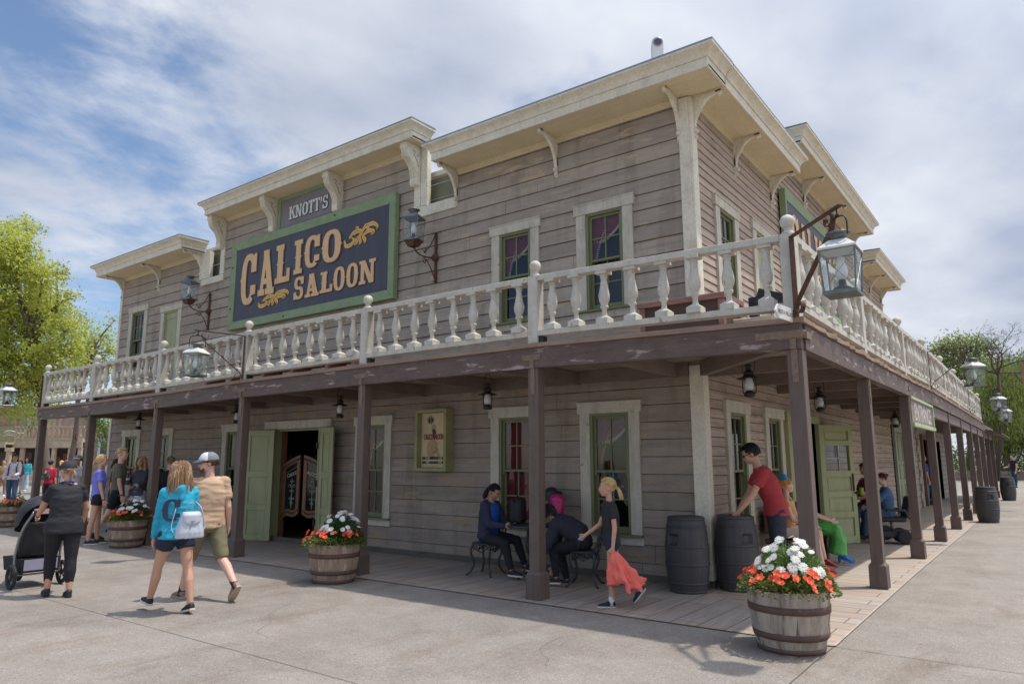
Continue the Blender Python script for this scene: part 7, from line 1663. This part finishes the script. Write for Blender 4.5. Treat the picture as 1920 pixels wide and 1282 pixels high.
def planter(loc, label, seed, sv, kind='daisy', nd=42, nb=64, rz=0):
    global daisy_me, bloom_me
    rn = random.Random(seed); T = thing('flower_planter', label, 'planter', loc, R(rz), 'half-barrel flower planters')
    b = MB(); NS = 26
    for k in range(NS):
        a0, a1 = 2*pi*k/NS, 2*pi*(k+.985)/NS; dr_ = rn.uniform(-.003,.003); zt = .525+rn.uniform(-.006,.004)
        rings = [(0,.275),(.17,.318),(.34,.342),(zt,.350)]
        for q in range(3):
            (z0,r0),(z1,r1) = rings[q], rings[q+1]
            P = [(r0+dr_)*1, (r1+dr_)]
            b.hexa([V(((P[0]-.03)*cos(a0),(P[0]-.03)*sin(a0),z0)),V((P[0]*cos(a0),P[0]*sin(a0),z0)),V((P[0]*cos(a1),P[0]*sin(a1),z0)),V(((P[0]-.03)*cos(a1),(P[0]-.03)*sin(a1),z0)),
                    V(((P[1]-.03)*cos(a0),(P[1]-.03)*sin(a0),z1)),V((P[1]*cos(a0),P[1]*sin(a0),z1)),V((P[1]*cos(a1),P[1]*sin(a1),z1)),V(((P[1]-.03)*cos(a1),(P[1]-.03)*sin(a1),z1))])
    bd = b.build('half_barrel', sv, T); rr = lambda z: .275+.043*min(1,z/.17)+.024*min(1,max(0,(z-.17)/.17))+.008*max(0,(z-.34)/.185)
    for z0,z1 in ((.01,.055),(.125,.18),(.345,.405)):
        h = MB(); h.lathe([(rr(z0)-.004,z0),(rr(z0)+.006,z0),(rr(z1)+.006,z1),(rr(z1)-.004,z1)], n=52)
        for a in (R(-75),R(-68),R(-10),R(200)): h.ell((rr(z0)*cos(a)*1.02,rr(z0)*sin(a)*1.02,(z0+z1)/2),.007,6,k=4)
        h.build('hoop', hoop_m, bd)
    s = MB(); s.lathe([(.32,.46),(.31,.485),(.02,.50)], n=24); s.build('soil', M('soil', s2l((60,46,36)), .95, bump=.4), T)
    f = MB()
    cd = V((.02,.08,0))
    if kind != 'plain':
        for i in range(2600):       # daisy bush: narrow leaves
            a = rn.uniform(0,2*pi); r_ = .33*math.sqrt(rn.random()); h_ = .50+ (1-(r_/.33)**2)**.7*.38*rn.uniform(.2,1.0); p = cd+V((r_*cos(a), r_*sin(a)*.9, h_)); 
            quadleaf(f, p, (V((cos(a)*r_*3, sin(a)*r_*3, .5))+rdir(rn)*.6), rdir(rn), rn.uniform(.05,.095), .011)
        for i in range(120):
            a = rn.uniform(0,2*pi); r_ = .22*rn.random(); f.path([cd+V((r_*.4*cos(a),r_*.4*sin(a),.50)), cd+V((r_*cos(a),r_*sin(a),.50+.36*rn.uniform(.5,1)))], .003, 3)
        f.build('daisy_foliage', leaf_g if kind == 'daisy' else leaf_d, T)
    else:
        for i in range(900): a = rn.uniform(0,2*pi); r_ = .24*math.sqrt(rn.random()); p = V((.12+r_*cos(a), .1+r_*sin(a), .5+(1-(r_/.24)**2)*.32*rn.random())); quadleaf(f, p, V((cos(a)*r_*3,sin(a)*r_*3,.5))+rdir(rn)*.6, rdir(rn), .06, .014)
        f.build('shrub_foliage', leaf_d, T)
    f = MB()
    for i in range(2400):            # bedding foliage, overhanging the rim
        a = rn.uniform(0,2*pi); r_ = rn.uniform(.20,.42); z_ = .50+.12*sin(pi*min(1,max(0,(r_-.16)/.30)))*rn.uniform(.2,1) - max(0,r_-.37)*.7
        p = V((r_*cos(a), r_*sin(a), z_)); quadleaf(f, p, V((cos(a),sin(a),rn.uniform(-.3,.8))), rdir(rn,1.5), rn.uniform(.022,.042), rn.uniform(.018,.03))
    f.build('bedding_foliage', M('leaf_bronze', s2l((112,124,62)), .5, vs=22, var=.35, patch=s2l((110,60,46)), pa=.3, ps=18, bump=0, trans=.25), T)
    if daisy_me is None:
        d = MB(); q = []
        for k in range(17):
            a = 2*pi*k/17; z = .004*(k % 2); c_, s_ = cos(a), sin(a)
            pts = [(.006,-.0035),(.028,-.0065),(.040,-.002),(.040,.002),(.028,.0065),(.006,.0035)]
            v0 = len(d.v); d.v += [(x*c_-y*s_, x*s_+y*c_, z+.004-.16*x*x*4) for x,y in pts]; d.f.append([v0+i for i in range(6)]); d.sm.append(False)
        n0 = len(d.f); d.ell((0,0,.004), (.0105,.0105,.007), 8, k=5)
        o = d.build('daisy', petal_w, T); o.data.materials.append(M('daisy_yellow', s2l((238,196,40)), .6, bump=0, var=.08))
        cs = [p.center for p in o.data.polygons]
        for p in o.data.polygons:
            if p.area < 2e-5*3 and math.hypot(p.center.x,p.center.y) < .0108 and len(p.vertices) in (3,4,8): p.material_index = 1
        daisy_me = o.data; bpy.data.objects.remove(o)
        d = MB()
        for k in range(5):
            a = 2*pi*k/5; c_, s_ = cos(a), sin(a); v0 = len(d.v)
            pts = [(.002,0),(.014,-.013),(.027,-.009),(.031,0),(.027,.009),(.014,.013)]
            d.v += [(x*c_-y*s_, x*s_+y*c_, .012*(x/.03)**1.4+(.003 if k%2 else 0)) for x,y in pts]; d.f.append([v0+i for i in range(6)]); d.sm.append(False)
        for k in range(4):
            a = 2*pi*k/4+.4; c_, s_ = cos(a), sin(a); v0 = len(d.v); pts = [(.001,0),(.008,-.007),(.015,0),(.008,.007)]; d.v += [(x*c_-y*s_, x*s_+y*c_, .006+.012*(x/.015)) for x,y in pts]; d.f.append([v0+i for i in range(4)]); d.sm.append(False)
        o = d.build('blossom', petal_o, T); bloom_me = o.data; bpy.data.objects.remove(o)
    def inst(me, nm, p, d, s_):
        o = bpy.data.objects.new(nm, me); col.objects.link(o); o.parent = T; o.location = p; o.scale = (s_,)*3; o.rotation_euler = d.to_track_quat('Z','Y').to_euler()
    if kind != 'plain':
        for i in range(nd):
            a = rn.uniform(0,2*pi); r_ = .32*math.sqrt(rn.uniform(.02,1)); z_ = .54+(1-(r_/.36)**2)**.7*.40
            if rn.random() < .22: a = rn.uniform(pi*1.1,1.9*pi); r_ = .30; z_ = rn.uniform(.66,.76)
            p = cd+V((r_*cos(a), r_*sin(a)*.9, z_+rn.uniform(-.02,.03))); inst(daisy_me, 'daisy', p, (V((cos(a)*r_*2.2, sin(a)*r_*2.2-.25, .75))+rdir(rn)*.3), rn.uniform(.7,1.25))
    for i in range(nb):
        a = rn.uniform(0,2*pi); r_ = rn.uniform(.24,.42); z_ = .55+.12*sin(pi*min(1,max(0,(r_-.16)/.30)))+rn.uniform(-.03,.03)-max(0,r_-.38)*.8
        inst(bloom_me, 'blossom', V((r_*cos(a), r_*sin(a), z_)), V((cos(a)*.7, sin(a)*.7, .7))+rdir(rn)*.4, rn.uniform(.85,1.3))
planter((-.15,-.46,0), 'large grey half-barrel planter with daisies and coral flowers at the near corner', 3, stave, 'daisy', 56, 99, R(0))
planter((-6.27,-.56,0), 'brown half-barrel planter with a dome of daisies beside the fifth porch post', 5, stave_b, 'daisy2', 58, 60, R(0))
planter((-12.78,-.34,0), 'brown half-barrel planter with daisies in front of the girl in the charcoal hoodie', 8, stave_b, 'daisy2', 55, 55, R(0))
planter((-19.75,-.05,0), 'half-barrel planter with red flowers and a green shrub cut by the left picture edge', 9, stave_b, 'plain', 0, 40, R(0))
# ------------------------------------------------------------------ trees
bark = M('bark_grey', s2l((112,100,92)), .9, vs=6, st=(1,1,.4), var=.25, patch=s2l((60,52,48)), pa=.4, ps=5, bump=.8, bs=18)
def tree(name, label, base, top, lobes, nleaf, lsize, leafm, seed, tr=.2, droop=0, twig=True, spread=.42, per=26, group=None, barkm=None, cat='tree'):
    rn = random.Random(seed); T = thing(name, label, cat, base, 0, group); b = MB(); B0 = V(base); tp = V(top)-B0
    P = curve_pts([V((0,0,0)), tp*.35+V((rn.uniform(-.3,.3),rn.uniform(-.3,.3),0)), tp*.7+V((rn.uniform(-.3,.3),rn.uniform(-.3,.3),0)), tp], 5); b.path(P, [tr*(1-.62*i/len(P)) for i in range(len(P))], 10)
    f = MB(); tot = sum(r_**2 for c, r_ in lobes)
    for c, r_ in lobes:
        c = V(c)-B0; s = P[int(len(P)*rn.uniform(.45,.95))]
        mid = (s+c)/2+V((rn.uniform(-.3,.3),rn.uniform(-.3,.3),rn.uniform(0,.5))); Q = curve_pts([s, mid, c], 5); b.path(Q, [tr*.42*(1-.7*i/len(Q)) for i in range(len(Q))], 6)
        ncl = max(4, int(nleaf*r_**2/tot/per))
        for _ in range(ncl):
            d = rdir(rn, .25); q = c+V((d.x*r_, d.y*r_, d.z*r_*.85))*rn.uniform(.45,1.0)
            if twig and rn.random() < .5: b.path([c+(q-c)*.15, (c+q)/2+rdir(rn)*.12, q], [tr*.10, tr*.06, tr*.02], 4)
            for _ in range(per):
                o_ = V((rn.gauss(0,1), rn.gauss(0,1), rn.gauss(0,.7)))*spread*.5; p = q+o_
                if droop: p.z -= abs(rn.gauss(0,1))*droop; quadleaf(f, p, V((rn.gauss(0,.25),rn.gauss(0,.25),-1)), rdir(rn), lsize*rn.uniform(.9,1.8), lsize*.35)
                else: quadleaf(f, p, rdir(rn), rdir(rn,1.2), lsize*rn.uniform(.7,1.25), lsize*rn.uniform(.5,.8))
    b.build('trunk', barkm or bark, T)
    if f.v: f.build('crown', leafm, T)
    return T
lf_y = M('foliage_yellow_green', s2l((186,192,86)), .55, vs=.9, var=.30, bump=0, trans=.45, patch=s2l((140,156,64)), pa=.45, ps=1.2)
lf_g2 = M('foliage_mid_green', s2l((112,140,62)), .55, vs=1.2, var=.25, bump=0, trans=.4)
lf_w = M('foliage_willow', s2l((140,152,84)), .55, vs=.7, var=.34, bump=0, trans=.45)
R_, U_ = V((.8007,.5991,0)), V((0,0,1)); D_ = V((-.5991,.8007,0))
def at(u, v, d): return CP + fw*d + r2*((u-960)/1322.14*d) + u2*((641-v)/1322.14*d)
rn = random.Random(4)
lob = [(at(u,v,28+rn.uniform(-1.5,1.5)), r_) for u,v,r_ in ((10,455,1.0),(35,480,.9),(-30,510,1.5),(20,540,1.5),(80,530,.75),(105,510,.45),(60,590,1.5),(-20,610,1.8),(100,590,.95),(120,620,.8),(40,670,1.6),(100,680,1.1),(-40,690,1.8),(135,660,.6),(20,740,1.3),(90,735,.9),(50,430,.5),(-60,560,1.6),(60,515,.7),(130,560,.35))]
tree('leafy_tree', 'tall bright yellow-green tree rising past the left end of the balcony', at(95,905,28)*1.0-V((0,0,at(95,905,28).z)), at(62,600,28.5), lob, 44000, .12, lf_y, 11, tr=.19, spread=.34, per=30)
lob = [(at(u,v,38+rn.uniform(-1,1)), r_) for u,v,r_ in ((150,610,.7),(172,650,.8),(195,630,.6),(205,660,.7),(180,690,.7),(215,600,.4),(150,660,.7),(140,700,.8),(212,690,.5))]
tree('thin_tree', 'thin light-green tree with a slanting bare limb between the big tree and the building', at(120,905,38)-V((0,0,at(120,905,38).z)), at(172,640,38), lob, 3600, .14, lf_y, 12, tr=.16, spread=.7, per=14)
lob = [(at(u,v,40), r_) for u,v,r_ in ((190,790,1.0),(185,760,.9),(200,820,.8),(60,770,1.2))]
tree('garden_tree', 'small green tree glimpsed under the left end of the porch', at(196,900,40)-V((0,0,at(196,900,40).z)), at(192,800,40), lob, 3000, .13, lf_g2, 13, tr=.10)
# right-hand trees
lob = [(at(u,v,60+rn.uniform(-3,3)), r_) for u,v,r_ in ((1880,720,2.2),(1905,760,2.4),(1860,770,2.0),(1920,700,2.2),(1950,740,3),(1885,810,1.7),(1930,800,2),(1845,740,1.7),(1990,780,3.5),(1975,690,3),(1870,690,1.4))]
tree('pepper_tree', 'weeping green pepper tree at the far right behind the hanging lanterns', at(1893,905,60)-V((0,0,at(1893,905,60).z)), at(1895,740,60), lob, 56000, .26, lf_w, 21, tr=.34, droop=.55, spread=1.1, per=30)
lob = [(at(u,v,66+rn.uniform(-2,2)), r_) for u,v,r_ in ((1770,665,1.5),(1800,650,1.6),(1830,690,1.8),(1780,700,1.5),(1840,650,1.2),(1745,680,1.2),(1820,720,1.6))]
tree('sparse_tree', 'sparse olive-green tree showing above the side balcony rail', at(1815,905,66)-V((0,0,at(1815,905,66).z)), at(1812,690,66), lob, 9000, .22, lf_w, 22, tr=.3, spread=1.0, per=22)
T = thing('bare_tree', 'twisted nearly bare tree with dark branches against the sky at right', 'tree', at(1868,905,56)-V((0,0,at(1868,905,56).z)))
b = MB(); rn = random.Random(31); B0 = V(T.location); f = MB()
def grow(p, d, L_, r_, dep):
    n_ = 4; P = [p]; cur = p.copy(); dd = d.copy()
    for _ in range(n_): dd = (dd+rdir(rn)*.35+V((0,0,.06))).normalized(); cur = cur+dd*L_/n_; P.append(cur.copy())
    b.path(P, [r_*(1-.4*i/n_) for i in range(n_+1)], 5)
    if dep == 0:
        if rn.random() < .3: quadleaf(f, cur+rdir(rn)*.15, rdir(rn), rdir(rn), .12, .06)
        return
    for k in range(3 if dep > 1 else 4):
        i = rn.randint(2, n_); grow(P[i], (dd+rdir(rn)*.95).normalized(), L_*rn.uniform(.55,.8), r_*.55, dep-1)
tb = at(1872,700,56)-B0; b.path([V((0,0,0)), tb*.5+V((.3,0,0)), tb], [.22,.16,.11], 8)
for u,v in ((1840,640),(1875,615),(1915,650),(1800,660),(1855,625)): q = at(u,v+35,56)-B0; grow(tb, (q-tb).normalized(), (q-tb).length*.8, .08, 5 if u != 1855 else 4)
b.build('trunk', M('bark_dark', s2l((84,70,66)), .9, bump=.4), T); f.build('crown', lf_w, T)
# low rock wall and hedge behind the far right people
T = thing('stone_wall', 'low stepped stone planter wall behind the far right people', 'wall', at(1860,912,58)-V((0,0,at(1860,912,58).z)), R(36.8)); b = MB(); b.box(-12,14,0,.8,0,.35); b.box(-12,14,.3,1.0,.35,.7); b.build('stone', M('rock_wall', s2l((150,132,116)), .9, vs=3, var=.3, patch=s2l((110,94,82)), pa=.4, ps=2), T, .03)
lob = [(at(u,870,64), 2.2) for u in range(1760,2080,38)]
T = tree('hedge', 'dark green shrubbery mass behind the low stone wall at right', at(1860,905,64)-V((0,0,at(1860,905,64).z)), at(1860,880,64), lob, 9000, .22, lf_g2, 41, tr=.1, spread=1.0, cat='hedge')
# ------------------------------------------------------------------ western town at the left
plank = M('old_planks', s2l((170,150,134)), .9, vs=1.5, var=.2, board=(0,.20), bvar=.22, patch=s2l((176,128,104)), pa=.35, ps=1.2, pst=(1,1,.4), bump=.5, streak=(s2l((110,96,84)), (3,3,.8), .6))
plank_p = M('pinkish_planks', s2l((176,140,128)), .9, vs=1.5, var=.18, board=(0,.18), bvar=.18, bump=.4, streak=(s2l((120,96,88)), (3,3,.8), .6))
trim_o = M('old_trim', s2l((178,162,138)), .85, vs=3, var=.2, bump=.3); shop_dark = M('shop_dark', s2l((58,48,42)), .9, vs=.8, var=.5)
org = at(0,905,52); org.z = 0
def tb_(name, label, cat='building'): T = thing(name, label, cat, org, R(36.8)); return T
PXM = 25.42; X = lambda px_: px_/PXM; Z = lambda py: 1.65+(863-py)/PXM
T1 = tb_('western_shop', 'old wooden shop with pinkish false front and a green-grey signboard at far left')
b = MB(); b.box(X(-260),X(42),0,.25,Z(830),Z(764)); b.build('false_front', plank_p, T1)
b = MB(); b.box(X(-260),X(43),-.08,.3,Z(764),Z(760)); b.box(X(38),X(46),-.06,.0,Z(830),Z(764)); b.build('cornice', trim_o, T1)
b = MB(); b.box(X(-260),X(42),2.0,2.2,0,Z(830)); b.build('wall', shop_dark, T1)
b = MB(); b.box(X(-240),X(44),-.30,-.2,Z(826),Z(797)); b.build('signboard', M('old_sign_green', s2l((136,136,104)), .85, vs=3, var=.25, st=(1,1,4), patch=s2l((170,160,130)), pa=.3, ps=3), T1)
b = MB(); W1 = lambda a: (a, -.31, Z(812)+.10*sin((a-X(2))*3.6))      # weathered scroll banner, its lettering worn past reading
for dz in (-.16,.16): b.path([V(W1(X(2)+k*.055))+V((0,0,dz)) for k in range(30)], .028, 4)
rn = random.Random(6)
for k in range(17):
    q = V(W1(X(4)+k*.09)); b.path([q+V((0,0,-.09)), q+V((rn.uniform(-.03,.05),0,.08))], .016, 4)
b.build('worn_banner', M('old_letter_white', s2l((206,200,190)), .8), T1)
b = MB(); b.box(X(7),X(8),-.05,.0,Z(797),Z(783)); b.box(X(35),X(37),-.05,0,Z(797),Z(780)); b.box(X(7),X(37),-.05,0,Z(783),Z(781)); fw1 = b.build('window_frame', M('blue_grey_frame', s2l((120,146,166)), .7), T1)
b = MB(); b.box(X(-260),X(48),-2.6,.1,Z(832),Z(828)); b.box(X(-260),X(48),-2.65,-2.5,Z(838),Z(829)); b.build('porch_roof', trim_o, T1)
for px_ in (-130,-60,-2,27,55): b = MB(); b.box(X(px_)-.13,X(px_)+.13,-2.6,-2.34,0,Z(838)); b.box(X(px_)-.22,X(px_)+.22,-2.65,-2.3,Z(845),Z(838)); b.build('porch_post', trim_o, T1)
b = MB()
for i,(x0,x1) in enumerate(((-110,-80),(-40,-12),(4,20),(33,48))): b.box(X(x0),X(x1),1.9,2.0,.6,Z(845))
b.build('shop_window', M('shop_pane', s2l((78,68,60)), .3, vs=3, var=.5), T1)
T2 = tb_('western_hall', 'old plank building with a balustraded balcony behind the left porch posts')
b = MB(); b.box(X(42),X(172),.1,.35,Z(838),Z(762)); b.build('upper_wall', plank, T2)
b = MB(); b.box(X(42),X(190),2.4,2.6,0,Z(835)); b.build('wall', shop_dark, T2)
b = MB(); b.box(X(46),X(172),-1.6,.1,Z(828),Z(823)); b.box(X(46),X(172),-1.7,-1.55,Z(838),Z(826)); b.build('balcony_floor', trim_o, T2)
b = MB(); b.box(X(46),X(172),-1.65,-1.5,Z(802),Z(798)); b.box(X(46),X(172),-1.62,-1.52,Z(823),Z(820)); b.build('balcony_rail', trim_o, T2)
b = MB(); x = X(48)
while x < X(170): b.lathe([(.06,Z(820)),(.11,Z(817)),(.06,Z(811)),(.09,Z(806)),(.06,Z(802))], (x,-1.57,0), 6); x += .31
b.build('baluster_row', trim_o, T2)['kind'] = 'stuff'
for px_ in (62,90,120,150,168): b = MB(); b.box(X(px_)-.12,X(px_)+.12,-1.62,-1.38,0,Z(838)); b.build('porch_post', trim_o, T2)
rn = random.Random(8); b = MB()
for i in range(9): x0 = 48+i*14; b.box(X(x0),X(x0+rn.uniform(5,9)),2.3,2.4,rn.uniform(0,.8),Z(850)+rn.uniform(-.3,.3))
b.build('shop_door', M('door_brown', s2l((110,82,62)), .8, vs=1, var=.5), T2)
b = MB(); b.box(X(45),X(175),-3.4,-1.8,.0,.28); b.box(X(60),X(175),-2.2,-1.8,.28,1.0); b.build('brick_step', M('step_stone', s2l((168,152,130)), .9, vs=4, var=.2), T2)
T3 = tb_('stone_cottage', 'small stone-walled building with a blue-white window frame beyond the porch')
b = MB(); b.box(X(176),X(300),-.8,-.5,0,Z(812)); b.build('wall', M('rubble_wall', s2l((150,134,118)), .9, vs=4, var=.35, patch=s2l((108,92,80)), pa=.4, ps=3), T3)
b = MB(); b.box(X(190),X(195),-.9,-.8,1.6,Z(826)); b.box(X(207),X(212),-.9,-.8,1.6,Z(826)); b.box(X(190),X(212),-.92,-.8,Z(826),Z(821)); wf = b.build('window_frame', M('blue_white', s2l((178,196,204)), .7), T3); b = MB(); b.box(X(195),X(207),-.86,-.8,1.6,Z(826)); b.build('pane', M('dark_pane2', s2l((60,70,78)), .2), wf)
T = tb_('round_sign', 'round golden clock-like sign hanging from the left shop porch', 'sign'); T.location = org-V((-.5991,.8007,0))*0
b = MB(); mm = Matrix.Translation((X(29),-2.8,Z(824)))@Matrix.Rotation(R(90),4,'X'); b.lathe([(.30,-.03),(.36,-.02),(.36,.02),(.30,.03)], n=28, m=mm); b.build('rim', M('olive_gold', s2l((140,124,60)), .6), T); b = MB(); b.lathe([(.29,.0),(.05,.035)], n=28, m=mm); b.lathe([(.29,-.03),(.05,-.036)], n=28, m=mm); b.build('dial', M('gold_dial', s2l((214,160,70)), .5, vs=4, var=.2), T); b = MB(); b.path([(X(29),-2.8,Z(814)),(X(29),-2.6,Z(834))], .03, 5); b.build('hanger', iron_dark, T)
lob = [(at(u,v,75), 3.2) for u,v in ((-60,800),(20,820),(90,800),(150,790),(210,830),(260,820))]
tree('hedge', 'mass of green trees behind the western shops at left', at(60,905,75)-V((0,0,at(60,905,75).z)), at(60,850,75), lob, 9000, .25, lf_g2, 44, tr=.2, spread=1.2, cat='hedge')
person('person in red cap and white top in the far crowd between the first two posts', (-28.35,4.52), -50, H=1.72, skin='tan', top=M('white_top', s2l((206,200,196)), .8), sleeve=.8, bottom=blk_leg, leg_to=.9, shoes=black_shoe, hair=('short', hb_dark, .03, 81), vox=FV, cap=(M('cap_red', s2l((180,50,60)), .8), MATS['cap_red'], False))
person('person in teal jacket with a blonde ponytail in the far crowd at left', (-31.9,5.7), 140, H=1.70, skin='tan', top=cloth('teal_jacket', (60,110,116)), sleeve=1.9, bottom=MATS['blue_jeans'], leg_to=1.9, shoes=black_shoe, hair=('pony', hb_blonde, .12, 83), fem=True, vox=FV)
# a small wooden post sign arm cut by the right edge
T = thing('hanging_board', 'edge of a small hanging wooden board at the right picture border', 'sign', at(1921,700,24)); b = MB(); b.box(-.08,.5,-.03,.03,-.75,.35); b.build('board', M('board_brown', s2l((150,124,96)), .8), T, .01); b = MB(); b.path([(-1.6,0,-.1),(-.2,.0,.42),(.6,0,.5)], .02, 5); b.path([(.2,0,.35),(.2,0,.5)], .01, 4); b.build('hanger', iron_dark, T)
